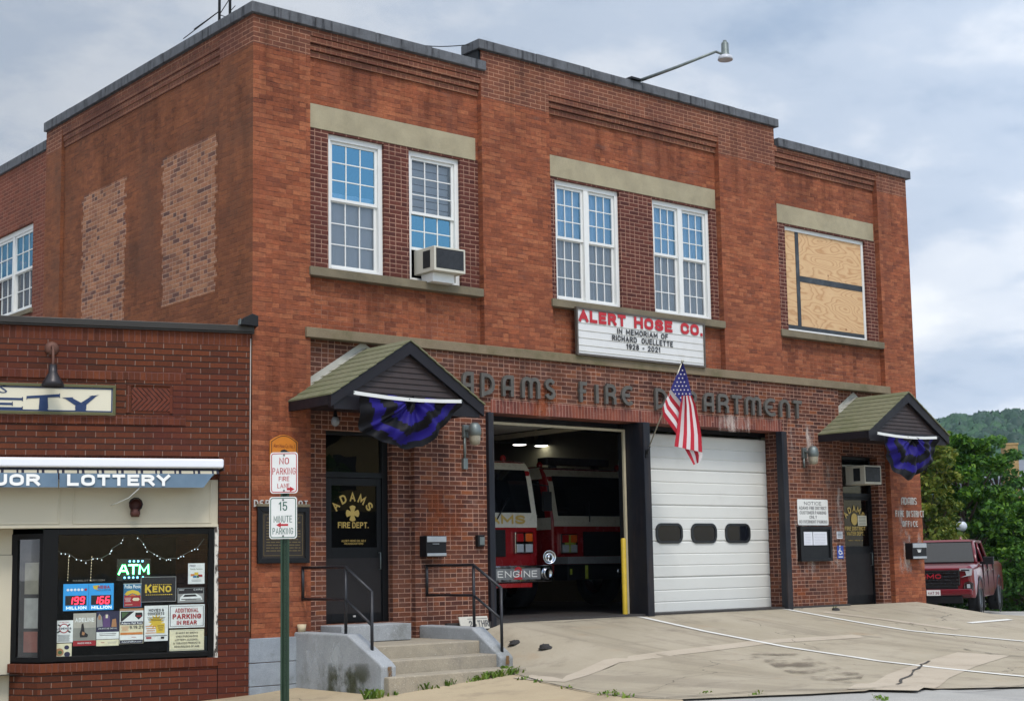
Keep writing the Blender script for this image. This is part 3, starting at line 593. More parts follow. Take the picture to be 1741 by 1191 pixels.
# rear wing window (in the X plane)
def swap(mb): mb.v = [(ry+0.06+(p[1]), 9.9-(p[0]), p[2]) for p in mb.v]; return mb
m = MB(); m.box(0, .07, 0, .1, 5.46, 7.02); m.box(2.03, 2.1, 0, .1, 5.46, 7.02); m.box(.07, 2.03, 0, .1, 6.93, 7.02); m.box(.07, 2.03, 0, .1, 5.46, 5.53); m.box(1.0, 1.1, 0.002, .1, 5.53, 6.93)
rw = swap(m).build('window', WHITEP, FS, bevel=0.004)
for c, d in ((.07, 1.0), (1.1, 2.03)):
    for z0, z1, gm, yy in ((6.22, 6.93, GLASS_UP, .02), (5.53, 6.25, GLASS_LO, .045)):
        s = MB(); fr = .045
        s.box(c, c+fr, yy, yy+.03, z0, z1); s.box(d-fr, d, yy, yy+.03, z0, z1); s.box(c+fr, d-fr, yy, yy+.03, z0, z0+fr); s.box(c+fr, d-fr, yy, yy+.03, z1-fr, z1)
        for i in (1, 2): x = c+fr+(d-c-2*fr)*i/3; s.box(x-.009, x+.009, yy+.006, yy+.026, z0+fr, z1-fr)
        zz = (z0+z1)/2; s.box(c+fr, d-fr, yy+.008, yy+.024, zz-.009, zz+.009)
        swap(s).build('sash', WHITEP, rw); g = MB(); g.quad((c+fr, yy+.02, z0+fr), (d-fr, yy+.02, z0+fr), (d-fr, yy+.02, z1-fr), (c+fr, yy+.02, z1-fr)); swap(g).build('pane', gm, rw)
m = MB(); m.box(ry-0.04, ry+0.1, 7.75, 9.95, 5.38, 5.46); m.build('sill', SILL, FS)

# ---- deco lettering
DECO = {
 'A': [[(0, 0), (0, .62)]+arc(.45, .62, .45, .38, 180, 90, 5)[1:]+[(1, 1), (1, 0)], [(0, .36), (1, .36)]],
 'D': [[(0, 0), (0, 1), (.35, 1)]+arc(.35, .5, .65, .5, 90, -90, 8)[1:]+[(0, 0)]],
 'M': [[(0, 0), (0, .72)]+arc(.25, .72, .25, .28, 180, 0, 6)[1:]+[(.5, 0)], [(.5, .72)]+arc(.75, .72, .25, .28, 180, 0, 6)[1:]+[(1, 0)]],
 'S': [arc(.5, .75, .5, .25, 20, 180, 6)+[(.12, .6), (.85, .42)]+arc(.5, .25, .5, .25, 0, -165, 6)],
 'F': [[(.15, 0), (.15, 1), (1, 1)], [(-.15, .55), (.85, .55)]], 'I': [[(.5, 0), (.5, 1)]],
 'R': [[(0, 0), (0, 1), (.6, 1)]+arc(.6, .74, .4, .26, 90, -90, 6)[1:]+[(0, .48)], [(.5, .48), (.75, .44), (1, .25), (1, 0)]],
 'P': [[(0, 0), (0, 1), (.6, 1)]+arc(.6, .72, .4, .28, 90, -90, 6)[1:]+[(0, .44)]],
 'E': [arc(.62, .5, .62, .5, 55, 305, 12), [(0, .5), (.7, .5)]], 'T': [[(.5, 0), (.5, 1)], [(0, 1), (1, 1)]],
 'N': [[(0, 0), (0, .62)]+arc(.5, .62, .5, .38, 180, 0, 8)[1:]+[(1, 0)]], 'C': [arc(.62, .5, .62, .5, 50, 310, 12)],
 'O': [arc(.5, .5, .5, .5, 0, 360, 14)]}
def deco(mb, ch, x0, x1, z0, z1, Y0, Y1, th, mi=0):
    P = lambda u, v, d: (u, d, v); h = th/2
    for kp, pl in enumerate(parts_of(DECO[ch])):
        pts = [(x0+h+(x1-x0-2*h)*a, z0+h+(z1-z0-2*h)*b) for a, b in pl]
        if ch != 'O' and len(pl) < 20:                        # run stems out to the full height
            pts = [(p[0], z0 if q[1] == 0 and q[0] in (0, 1, .5, .15) else p[1]) for p, q in zip(pts, pl)]
        mb.stroke(pts, th, P, Y0-.002*kp, Y1, mi)
zt, zb = 3.705, 3.375
for word, cells in (('ADAMS', ((787, 806), (819, 842), (855, 874), (888, 919), (928, 945))), ('FIRE', ((985, 1001), (1011, 1021), (1030, 1048), (1058, 1078))),
                    ('DEPARTMENT', ((1115, 1135), (1143, 1160), (1168, 1185), (1197, 1214), (1221, 1239), (1243, 1263), (1268, 1294), (1300, 1320), (1326, 1343), (1347, 1365)))):
    for ch, (a, b) in zip(word, cells):
        m = MB()
        xa, xb = Yp(a, 690, -0.07)[0], Yp(b, 690, -0.07)[0]
        if ch == 'I': xa, xb = (xa+xb)/2-0.045, (xa+xb)/2+0.045
        deco(m, ch, xa, xb, zb, zt, -0.075, -0.03, 0.058)
        m.box((xa+xb)/2-.01, (xa+xb)/2+.01, -0.03, 0.01, zt-0.08, zt-0.06)
        m.build('letter', BRONZE, FS)
m = MB(); xa = Yp(431, 853)[0]; xb = Yp(525, 853)[0]; step = (xb-xa)/10.0; zt2, zb2 = Yp(436, 849)[2], Yp(436, 860)[2]
for i, ch in enumerate('DEPARTMENT'): m = MB(); deco(m, ch, xa+i*step, xa+i*step+step*(0.72 if ch != 'M' else 0.8), zb2, zt2, -0.022, -0.002, 0.014); m.build('letter', SILVER, FS)
for word, (a, b), (yt, yb_) in (('ADAMS', (1531, 1558), (845, 857)), ('FIRE DISTRICT', (1521, 1570), (867, 878)), ('OFFICE', (1533, 1560), (885, 895))):
    m = MB(); xa, xb = Yp(a, yt)[0], Yp(b, yt)[0]; st = (xb-xa)/len(word); z1, z0 = Yp(a, yt)[2], Yp(a, yb_)[2]
    for i, ch in enumerate(word):
        m = MB()
        if ch != ' ': deco(m, ch, xa+i*st, xa+i*st+st*(0.45 if ch == 'I' else 0.78), z0, z1, -0.022, -0.002, 0.013); m.build('letter', SILVER, FS)

# ---- steel jambs of the bays, overhead door, open bay trim
def post(x0, x1, y0, y1, z0, z1): m = MB(); m.box(x0, x1, y0, y1, z0, z1); m.build('steel_jamb', POSTM, FS, bevel=0.01)
post(4.02, 4.125, -0.07, 0.30, -0.25, 3.115); post(7.25, 7.40, -0.13, 0.34, -0.25, 3.112); post(10.72, 10.86, -0.15, 0.0, -0.25, 3.11)
m = MB(); m.box(7.20, 7.62, 0.345, 0.44, -0.2, 3.3); m.box(4.0, 10.95, 0.42, 0.5, 3.05, 3.5); m.build('bay_divider', BLACKM, FS)
TRACK = pm('cream_door_track', S(176,166,140), 0.5, var=0.1)
m = MB(); m.box(4.13, 7.19, 0.30, 0.34, 2.98, 3.02); m.box(7.195, 7.24, 0.30, 0.34, -0.05, 3.02); m.build('door_trim', TRACK, FS)
DOORW = pm('white_door_paint', S(206,206,200), 0.4, var=0.04, scale=1.5, dirt=S(176,172,160), dirt_amt=0.35)
gd = MB(); gx0, gx1, gy = 7.50, 10.90, 0.42
nb = 5; H = 3.06; hs = H/nb
for i in range(nb):                                            # ribbed sections
    z0 = -0.06+i*hs; z1 = z0+hs-0.006
    prof = [(z0, 0), (z0+.02, -.010), (z0+hs*.30, -.010), (z0+hs*.32, -.004), (z0+hs*.35, -.010), (z0+hs*.62, -.010), (z0+hs*.64, -.004), (z0+hs*.67, -.010), (z1-.02, -.010), (z1, 0)]
    for (a, p), (b, q) in zip(prof, prof[1:]): gd.quad((gx0, gy+p*1.4, a), (gx1, gy+p*1.4, a), (gx1, gy+q*1.4, b), (gx0, gy+q*1.4, b))
    gd.quad((gx0, gy, z1), (gx1, gy, z1), (gx1, gy+.012, z1+.006), (gx0, gy+.012, z1+.006))
GDo = gd.build('garage_door', DOORW, FS)
def rrect(x0, x1, z0, z1, r, n=5):
    pts = []
    for cx, cz, a in ((x1-r, z1-r, 0), (x0+r, z1-r, 90), (x0+r, z0+r, 180), (x1-r, z0+r, 270)): pts += [(cx+r*cos(radians(a+90*i/n)), cz+r*sin(radians(a+90*i/n))) for i in range(n+1)]
    return pts
RUB = pm('black_rubber', S(26,28,30), 0.5, var=0.1); _g = NT('dark_port_glass'); GLASS_DK = _g.fin(S(20,22,28), .08, 0, .4)
for a, b in ((1115, 1160), (1175, 1218), (1233, 1275)):
    xa, xb = Yp(a, 905, gy-.02)[0], Yp(b, 905, gy-.02)[0]; za, zb_ = Yp(1138, 923, gy)[2], Yp(1138, 889, gy)[2]
    P = lambda u, v, d: (u, d, v)
    m = MB(); m.stroke(rrect(xa+.02, xb-.02, za+.02, zb_-.02, .11), .045, P, gy-.036, gy-.012, closed=True); wo = m.build('garage_window', RUB, GDo)
    m = MB(); q = rrect(xa+.03, xb-.03, za+.03, zb_-.03, .10); m.add([(u, gy-.024, v) for u, v in q], [list(range(len(q)))]); m.build('pane', GLASS_DK, wo)
m = MB(); m.box(gx0, gx1, gy-.03, gy, -0.10, -0.055); m.build('door_seal', RUB, GDo)

# ---- garage interior
CREAM = pm('garage_wall_paint', S(150,146,120), 0.85, var=0.08); GFL = pm('garage_floor', S(52,48,46), 0.6, var=0.25); CEIL = pm('garage_ceiling', S(96,94,86), 0.9, var=0.1)
m = MB(); m.quad((3.2, .5, -.1), (3.2, 14, -.1), (3.2, 14, 3.9), (3.2, .5, 3.9)); m.quad((3.2, 13.9, -.1), (15.0, 13.9, -.1), (15.0, 13.9, 3.9), (3.2, 13.9, 3.9)); m.quad((12.6, .5, -.1), (12.6, .5, 3.9), (12.6, 14, 3.9), (12.6, 14, -.1))
m.quad((3.2, .5, -.1), (3.2, .5, 3.9), (4.12, .5, 3.9), (4.12, .5, -.1)); m.quad((10.9, .5, -.1), (10.9, .5, 3.9), (12.6, .5, 3.9), (12.6, .5, -.1)); m.build('garage_wall', CREAM, FS)
m = MB(); m.quad((3.2, .5, 3.9), (12.6, .5, 3.9), (12.6, 13.9, 3.9), (3.2, 13.9, 3.9))
for y in (3, 6, 9, 12): m.box(3.2, 12.6, y-.1, y+.1, 3.62, 3.9)
m.build('garage_ceiling', CEIL, FS)
m = MB(); m.box(3.2, 12.6, -0.06, 13.9, -1.0, -0.02); m.build('garage_floor', GFL, FS)
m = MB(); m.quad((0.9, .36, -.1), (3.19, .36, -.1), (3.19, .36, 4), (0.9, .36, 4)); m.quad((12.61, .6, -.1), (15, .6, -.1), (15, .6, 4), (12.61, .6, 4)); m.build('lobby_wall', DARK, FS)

# ---- entrance doors
def arch_text(m, txt, cx, cz, r, a0, a1, hgt, Y, mi=0, bold=0.02):
    n = len(txt)
    for i, ch in enumerate(txt):
        a = radians(a0+(a1-a0)*i/(n-1)); wd = hgt*(0.78 if ch not in 'MW' else 0.92)
        def P(u, v, a=a): x = cx+(r+v)*cos(a)+u*sin(a); z = cz+(r+v)*sin(a)-u*cos(a); return (x, Y, z)
        sign_text(m, ch, -wd/2, wd/2, 0, hgt, P, mi, .20)
def emblem(m, cx, cz, r, Y, mi=0):                             # four-armed cross with rounded ends
    pts = []
    for k in range(4):
        b = 90*k; pts += [(cx+r*.34*cos(radians(b-45)), cz+r*.34*sin(radians(b-45)))]
        pts += [(cx+r*q*cos(radians(b+e)), cz+r*q*sin(radians(b+e))) for e, q in ((-30, .92), (-18, .97), (0, 1.0), (18, .97), (30, .92))]
    n = len(pts); m.add([(cx, Y, cz)]+[(a, Y, b) for a, b in pts], [[0, 1+i, 1+(i+1) % n] for i in range(n)], mi)
def entrance(hole, Y, g0, g1, k0, trans, leafx):
    x0, x1, z0, z1 = hole[:4]
    m = MB(); fw = 0.055
    m.box(x0, x0+fw, Y, Y+.1, z0, z1); m.box(leafx, x1, Y, Y+.1, z0, z1); m.box(x0+fw, leafx, Y, Y+.1, z1-fw, z1); m.box(x0+fw, leafx, Y, Y+.1, trans[0]-.08, trans[0])
    fr = m.build('entrance', DOORB, FS, bevel=0.004)
    d = MB(); lx0, lx1 = x0+fw+.004, leafx-.004; zt = trans[0]-.084; yl = Y+.02
    d.box(lx0, g0[0], yl, yl+.045, z0+.01, zt); d.box(g1[0], lx1, yl, yl+.045, z0+.01, zt); d.box(g0[0], g1[0], yl, yl+.045, g1[1], zt); d.box(g0[0], g1[0], yl, yl+.045, z0+.01, g0[1])
    d.build('door_leaf', DOORB, fr, bevel=0.004)
    kk = MB(); kk.box(lx0+.02, lx1-.02, yl-.006, yl, k0[0], k0[1]); kk.build('kick_panel', KICK, fr)
    g = MB(); g.quad((g0[0], yl+.02, g0[1]), (g1[0], yl+.02, g0[1]), (g1[0], yl+.02, g1[1]), (g0[0], yl+.02, g1[1])); g.build('door_glass', GLASS_DOOR, fr)
    if trans[1] > trans[0]+.1:
        g = MB(); g.quad((x0+fw, Y+.04, trans[0]), (leafx, Y+.04, trans[0]), (leafx, Y+.04, trans[1]), (x0+fw, Y+.04, trans[1])); g.build('transom_glass', GLASS_DOOR, fr)
    h = MB(); hx = lx1-.05; h.tube([(hx, yl, z0+.98), (hx, yl-.05, z0+.98), (hx, yl-.05, z0+.74), (hx, yl, z0+.74)], .009); h.build('door_handle', GALV, fr)
    return fr, yl
yL = 0.22
pa = Yp(563, 927, yL+.03); pb = Yp(640, 826, yL+.03); lx = Yp(650, 900, yL)[0]
fr, yl = entrance(DLH, yL, (pa[0], Yp(600, 930, yL)[2]), (pb[0], pb[2]), (Yp(600, 1042, yL)[2], Yp(600, 948, yL)[2]), (Yp(600, 802, yL)[2], 2.68), lx)
m = MB(); cx = Yp(600, 870, yl)[0]; cz = Yp(600, 872, yl)[2]; Yt = yl+.008
arch_text(m, 'ADAMS', cx, cz-.14, .31, 140, 40, .125, Yt)
m.build('name_lettering', GOLD, fr); m = MB(); emblem(m, cx, cz, .115, Yt); m.build('emblem', GOLD, fr); m = MB(); xa, xb = Yp(575, 892, yl)[0], Yp(627, 892, yl)[0]; z0 = Yp(600, 897, yl)[2]
P = lambda u, v: (u, Yt, v)
sign_text(m, 'FIRE DEPT.', xa, xb, z0, z0+.085, P, 0, .20); m.build('department_lettering', GOLD, fr); m = MB()
sign_text(m, 'ALERT HOSE CO. NO.1', Yp(581, 917, yl)[0], Yp(622, 917, yl)[0], Yp(600, 920.5, yl)[2], Yp(600, 920.5, yl)[2]+.03, P); sign_text(m, 'HEADQUARTERS', Yp(586, 923, yl)[0], Yp(618, 923, yl)[0], Yp(600, 925, yl)[2], Yp(600, 925, yl)[2]+.026, P)
m.build('door_lettering', GOLD, fr)
m = MB(); zz = Yp(618, 1046, yl)[2]; xx = Yp(602, 1046, yl)[0]; m.box(xx-.02, xx+.02, yl-.012, yl-.0, zz-.012, zz+.012); m.build('door_badge', SILVER, fr)
yR = 0.28
pa = Yp(1434, 928, yR); pb = Yp(1477, 850, yR)
fr, yl = entrance(DRH, yR, (pa[0], pa[2]), (pb[0], pb[2]), (Yp(1455, 1011, yR)[2], Yp(1455, 941, yR)[2]), (Yp(1455, 838, yR)[2], Yp(1455, 790, yR)[2]), Yp(1482, 900, yR)[0])
m = MB(); Yt = yl+.008; cx = Yp(1453, 880, yl)[0]; cz = Yp(1453, 882, yl)[2]
arch_text(m, 'ADAMS', cx, cz-.15, .29, 138, 42, .12, Yt); m.build('name_lettering', GOLD, fr); m = MB(); m.add([(cx+.10*cos(2*pi*i/16), Yt, cz+.115*sin(2*pi*i/16)) for i in range(16)], [list(range(16))]); m.build('seal', GOLD, fr); m = MB()
xa, xb = Yp(1437, 900, yl)[0], Yp(1472, 900, yl)[0]; P = lambda u, v: (u, Yt, v)
for tx, y0, h, k in (('FIRE DISTRICT', 901, .075, 0), ('WATER DEPT.', 909.5, .075, .05), ('HOURS', 919, .02, .1)):
    z = Yp(1455, y0, yl)[2]; sign_text(m, tx if tx != 'HOURS' else 'MON - FRI 8 - 4', xa+k, xb-k, z, z+h, P, 0, .20); m.build('door_lettering', GOLD, fr); m = MB()
PAPER = pm('paper', S(206,200,178), 0.8, var=0.05); m = MB(); a, b = Yp(1459, 893, yl-.005), Yp(1473, 876, yl-.005); m.box(a[0], b[0], yl-.004, yl-.001, a[2], b[2]); nz = 6
for i in range(nz): z = a[2]+(b[2]-a[2])*(i+1)/(nz+1); m.box(a[0]+.03, b[0]-.03, yl-.006, yl-.004, z-.004, z+.004, 1)
m.build('taped_notice', [PAPER, T_BLACK], fr)

# ---- gabled canopies over the two doors
SHING = NT('roof_shingles'); _v = SHING.obj(); _n = SHING.noise(_v, 9, 3, .6, (1, 1, 5)); _b = SHING.noise(_v, 1.7, 5, .6)
_c = SHING.mix(SHING.rng(_n, .3, .7), S(94,94,72), S(116,114,86)); _c = SHING.mix(SHING.rng(_b, .45, .7, 0, .65, True), _c, S(86,90,56)); SHING.bump(SHING.noise(_v, 60, 4), .004, .7); SHING = SHING.fin(_c, .95)
FLASH = pm('weathered_flashing', S(170,168,158), 0.7, var=0.2, scale=7, dirt=S(120,114,100), dirt_amt=0.5)
def canopy(xc, hw, yf, zr, ze, y0):
    m = MB(); n = 9; zg0 = ze+0.02; hb = (hw-.10)
    slope = (zr-ze)/hw
    zb0 = ze-.02; ztop = zr-.13
    for i in range(n):                                         # lapped siding of the gable
        za, zb_ = zb0+(ztop-zb0)*i/n, zb0+(ztop-zb0)*(i+1)/n
        wa = min(hb, (ztop-za)/slope+.02); wb_ = max(.0, min(hb, (ztop-zb_)/slope+.02))
        m.quad((xc-wa, yf+.035, za), (xc+wa, yf+.035, za), (xc+wb_, yf+.05, zb_), (xc-wb_, yf+.05, zb_)); m.quad((xc-wa, yf+.05, za), (xc+wa, yf+.05, za), (xc+wa, yf+.035, za), (xc-wa, yf+.035, za))
    can = m.build('canopy', BROWNW, FS)
    for sg in (-1, 1):
        r = MB(); nr = 9
        for i in range(nr):                                    # shingle courses, each lapping the one below
            t0, t1 = i/nr, (i+1)/nr; xa, xb = xc+sg*(hw+.05)*(1-t0), xc+sg*(hw+.05)*(1-t1); za, zb_ = ze-.03+(zr+.0-ze+.03)*t0, ze-.03+(zr-ze+.03)*t1
            r.add([(xa, yf-.05, za+.030), (xa, y0, za+.030), (xb, y0, zb_+.018), (xb, yf-.05, zb_+.018), (xa, yf-.05, za+.008), (xa, y0, za+.008), (xb, y0, zb_-.002), (xb, yf-.05, zb_-.002)], [[0, 1, 2, 3], [0, 4, 5, 1], [0, 3, 7, 4], [4, 7, 6, 5]])
        r.build('shingle_roof', SHING, can)
        r = MB(); th = .15                                     # barge board
        r.add([(xc, yf-.03, zr-.005), (xc+sg*(hw+.04), yf-.03, ze-.03), (xc+sg*(hw+.04), yf-.03, ze-.03-th), (xc, yf-.03, zr-.005-th*1.2), (xc, yf+.03, zr-.005), (xc+sg*(hw+.04), yf+.03, ze-.03), (xc+sg*(hw+.04), yf+.03, ze-.03-th), (xc, yf+.03, zr-.005-th*1.2)],
              [[0, 1, 2, 3], [4, 7, 6, 5], [1, 5, 6, 2], [3, 2, 6, 7], [0, 4, 5, 1]]); r.build('barge_board', TRIM, can)
        r = MB(); r.box(xc+sg*(hw-.02), xc+sg*(hw+.045), yf+.031, y0, ze-.15, ze-.02); r.build('eave_board', TRIM, can)
        r = MB(); fl = .10                                     # lead flashing against the wall
        r.add([(xc, y0-.10, zr+.03), (xc+sg*(hw+.04), y0-.10, ze+.0), (xc+sg*(hw+.04), y0-.012, ze+.0), (xc, y0-.012, zr+.03), (xc, y0-.012, zr+.03+fl), (xc+sg*(hw+.04), y0-.012, ze+fl)], [[0, 1, 2, 3], [3, 2, 5, 4]]); r.build('flashing', FLASH, can)
    r = MB(); r.box(xc-hw+.02, xc+hw-.02, yf+.06, y0, ze-.10, ze-.07); r.box(xc-hw+.02, xc+hw-.02, yf-.0, yf+.06, ze-.20, ze-.02); r.build('soffit', TRIM, can)
canopy(1.86, 1.25, -1.03, 3.90, 3.10, NY); canopy(13.17, 1.20, -1.12, 3.86, 3.12, NY)

# ---- lime runs, rust and water stains that have soaked into the brick (thin films on the wall face)
def film(name, c, amt, lo, hi, scl, seed):
    g = NT(name); v = g.obj(); mp = g.n('ShaderNodeMapping'); mp.inputs['Location'].default_value = (seed, seed*.7, 0); g.t.links.new(v, mp.inputs[0])
    n = g.rng(g.noise(mp.outputs[0], scl[0], 6, .68, (scl[1], 1, scl[2])), lo, hi, 0, amt, True)
    # fade towards the rim of the film by the distance stored in the uv layer
    uv = g.n('ShaderNodeUVMap'); s2 = g.n('ShaderNodeSeparateXYZ'); g.t.links.new(uv.outputs[0], s2.inputs[0])
    f1 = g.math('MULTIPLY', g.math('MULTIPLY', s2.outputs[0], g.math('SUBTRACT', 1.0, s2.outputs[0])), 4.0); f2 = g.math('MULTIPLY', g.math('MULTIPLY', s2.outputs[1], g.math('SUBTRACT', 1.0, s2.outputs[1])), 4.0)
    n = g.math('MULTIPLY', n, g.math('MULTIPLY', g.math('POWER', f1, .5), g.math('POWER', f2, .5)))
    tr = g.n('ShaderNodeBsdfTransparent'); mx = g.n('ShaderNodeMixShader'); g.put(n, mx.inputs[0]); g.t.links.new(tr.outputs[0], mx.inputs[1]); g.t.links.new(g.b.outputs[0], mx.inputs[2]); g.t.links.new(mx.outputs[0], g.o.inputs[0])
    return g.fin(c, .95, 0, .2)
def stain(name, mat, P4, parent=None):
    me = bpy.data.meshes.new(name); me.from_pydata([tuple(float(q) for q in p_) for p_ in P4], [], [[0, 1, 2, 3]]); uv = me.uv_layers.new(name='UVMap')
    for i, q in enumerate(((0, 0), (1, 0), (1, 1), (0, 1))): uv.data[i].uv = q
    me.materials.append(mat); o = bpy.data.objects.new(name, me); COL.objects.link(o)
    if parent:
        o.parent = parent; inv = Mw(parent).inverted()
        for v_ in me.vertices: v_.co = inv @ v_.co
    return o
F_LIME = film('lime_film', S(196,180,170), .75, .50, .66, (2.2, 2.0, .5), 3); F_RUST = film('rust_film', S(150,74,34), .6, .42, .62, (2.5, 1, .6), 7); F_WET = film('water_stain_film', S(52,32,26), .28, .42, .70, (1.6, 3.2, .30), 11)
def front_stain(name, mat, x0, x1, z0, z1, Y): stain(name, mat, ((x0, Y, z0), (x1, Y, z0), (x1, Y, z1), (x0, Y, z1)), FS)
front_stain('lime_run', F_LIME, 12.05, 12.56, .55, 2.6, -.003); front_stain('lime_run', F_LIME, 11.1, 11.8, 2.5, 3.6, -.003); front_stain('lime_run', F_LIME, 11.15, 11.7, .5, 1.7, -.003)
front_stain('lime_run', F_LIME, 5.0, 5.7, 3.05, 3.36, -.007); front_stain('lime_run', F_LIME, 9.2, 10.2, 3.05, 3.36, -.007); front_stain('lime_run', F_LIME, 14.2, 15.0, .5, 1.9, -.003)
front_stain('rust_stain', F_RUST, 4.7, 5.5, 3.1, 3.62, -.008); front_stain('rust_stain', F_RUST, 8.9, 9.7, 3.3, 3.6, -.004); front_stain('rust_stain', F_RUST, 10.88, 11.4, -.15, .35, -.003); front_stain('rust_stain', F_RUST, 12.2, 12.56, -.15, .5, -.003); front_stain('rust_stain', F_RUST, 2.7, 3.6, .7, 2.0, -.003)
for a, b, Y in ((.95, 3.98, NY-.003), (5.45, 9.42, NY-.003), (11.05, 14.02, NY-.003)): front_stain('water_stain', F_WET, a, b, 4.2, 4.92, Y)
for a, b, zt_ in ((0.02, .9, 8.46), (4.05, 5.42, 8.80), (9.48, 10.98, 8.80), (14.1, 15.04, 8.44)): front_stain('water_stain', F_WET, a, b, zt_-1.5, zt_+.25, -.003)
for a, b in ((.93, 4.02), (5.45, 9.44), (11.02, 14.06)): front_stain('water_stain', F_WET, a, b, 7.42, 8.3, NY-.003)
front_stain('water_stain', F_WET, 2.75, 12.5, 3.5, 4.1, -.003); front_stain('water_stain', F_WET, .02, .90, 2.0, 4.2, -.003)
for y0, y1, z0, z1 in ((.1, .94, 4.4, 8.4), (1.0, 6.4, 6.9, 8.2), (2.85, 4.0, 4.2, 7.0)): stain('water_stain', F_WET, ((SY-.008 if y0 > .5 else -.003, y1, z0), (SY-.008 if y0 > .5 else -.003, y0, z0), (SY-.008 if y0 > .5 else -.003, y0, z1), (SY-.008 if y0 > .5 else -.003, y1, z1)), FS)
# ------------------------------------------------------------------ ground
ASPH = pm('street_asphalt', S(158,156,150), 0.95, var=0.15, scale=0.7, bump=0.004, dirt=S(112,112,114), dirt_amt=0.5, fine=0.22)
def paving(name, base, alt, dark, rust, tracks=0.0):
    g = NT(name); v = g.obj()
    c = g.mix(g.rng(g.noise(v, 0.55, 6, 0.6), 0.35, 0.68, 0, 1, True), base, alt)
    c = g.mix(g.rng(g.noise(v, 1.7, 6, 0.68), 0.50, 0.72, 0, 0.55, True), c, dark)
    c = g.mix(g.rng(g.noise(v, 0.9, 4, 0.6, (1.3, 1, 1)), 0.60, 0.75, 0, 0.40, True), c, rust)
    if tracks: c = g.mix(g.rng(g.noise(v, 1.0, 5, 0.62, (2.3, 0.16, 1)), 0.50, 0.68, 0, tracks, True), c, dark)      # wheel tracks run in and out of the bays
    c = g.mix(g.rng(g.noise(v, 30, 4, 0.75), 0.60, 0.72, 0, 0.6, True), c, tuple(min(1, q*1.35) for q in base)); c = g.mix(g.rng(g.noise(v, 22, 4, 0.75), 0.60, 0.74, 0, 0.55, True), c, tuple(q*0.6 for q in dark))
    vo = g.n('ShaderNodeTexVoronoi', feature='DISTANCE_TO_EDGE'); vo.inputs['Scale'].default_value = 0.33
    wv_ = g.n('ShaderNodeTexNoise'); wv_.inputs['Scale'].default_value = 1.3; wv_.inputs['Detail'].default_value = 5; g.t.links.new(v, wv_.inputs['Vector'])
    sc_ = g.n('ShaderNodeVectorMath', operation='SCALE'); g.t.links.new(wv_.outputs['Color'], sc_.inputs[0]); sc_.inputs['Scale'].default_value = 0.9
    ad = g.n('ShaderNodeVectorMath', operation='ADD'); g.t.links.new(v, ad.inputs[0]); g.t.links.new(sc_.outputs[0], ad.inputs[1]); g.t.links.new(ad.outputs[0], vo.inputs['Vector'])
    ck = g.math('MULTIPLY', g.rng(vo.outputs['Distance'], 0.0012, 0.0045, 0.75, 0, True), g.rng(g.noise(v, 0.5, 3), 0.50, 0.58, 0, 1, True)); c = g.mix(ck, c, tuple(q*0.35 for q in dark))
    g.bump(g.noise(v, 45, 5, 0.7), 0.005, 0.8); return g.fin(c, 0.93, 0, 0.3)
WALK = paving('sidewalk_concrete', S(172,156,128), S(160,144,118), S(136,122,102), S(176,140,100))
APR = paving('apron_concrete', S(164,154,135), S(152,142,122), S(120,110,96), S(158,134,106), 0.4)
APR2 = paving('apron_patch_concrete', S(178,166,148), S(168,156,138), S(144,132,114), S(170,150,124))
GRASSY = pm('verge', S(70,84,44), 0.95, var=0.3, scale=0.5)
def lin(a, b, st): return list(np.arange(a, b, st))
gx = [-900, -300, -100, -50, -30] + lin(-20, 26, 0.5) + [26, 30, 36, 45, 60, 90, 150, 300, 900]
gy_ = [-900, -300, -100, -50, -30] + lin(-16, 10, 0.4) + [10, 14, 20, 30, 45, 70, 120, 300, 900]
m = MB(); nx = len(gx)
vs = [(x, y, gz(x, y)-0.02-(0.55 if (-9 < x < 15.0 and y > 0.3 and y < 16) else 0)) for y in gy_ for x in gx]
m.add(vs, [[j*nx+i, j*nx+i+1, (j+1)*nx+i+1, (j+1)*nx+i] for j in range(len(gy_)-1) for i in range(nx-1)], 0, True)
struct(m, 'street', ASPH)
def sheet(name, mat, poly, lift, st=0.25, kind='structure'):
    """triangulated patch lying on the ground inside a plan polygon"""
    import bmesh
    bm = bmesh.new(); vs = [bm.verts.new((p[0], p[1], 0)) for p in poly]; bm.faces.new(vs)
    xs = [p[0] for p in poly]; ys = [p[1] for p in poly]
    for ax, lo, hi in ((0, min(xs), max(xs)), (1, min(ys), max(ys))):
        q = math.floor(lo/st)*st+st
        while q < hi:
            co = (q, 0, 0) if ax == 0 else (0, q, 0); no = (1, 0, 0) if ax == 0 else (0, 1, 0)
            bmesh.ops.bisect_plane(bm, geom=bm.verts[:]+bm.edges[:]+bm.faces[:], plane_co=co, plane_no=no); q += st
    for v in bm.verts: v.co.z = gz(v.co.x, v.co.y)+lift
    bm.normal_update()
    for f_ in bm.faces:
        f_.smooth = True
        if f_.normal.z < 0: f_.normal_flip()
    me = bpy.data.meshes.new(name); bm.to_mesh(me); bm.free(); me.materials.append(mat)
    o = bpy.data.objects.new(name, me); COL.objects.link(o); return tag(o, kind=kind)
curve = [(862, 1132), (872, 1142), (895, 1152), (930, 1160), (970, 1169), (1015, 1178), (1060, 1184), (1105, 1187), (1160, 1188), (1230, 1185), (1300, 1182), (1380, 1179), (1471, 1174), (1600, 1170), (1741, 1167)]
CV = [Gp(*p)[:2] for p in curve]
last = CV[-1]
apron_poly = [(3.0, 0.10), (2.95, -1.6)] + [tuple(p) for p in CV] + [(last[0]+3, last[1]+0.2), (22, -3.2), (22, 0.0), (15.3, 0.9), (15.08, 0.1), (15.05, 0.0), (10.9, 0.0), (10.9, 0.42), (4.12, 0.42), (4.12, 0.0), (3.0, 0.0)]
sheet('apron', APR, apron_poly, 0.004)
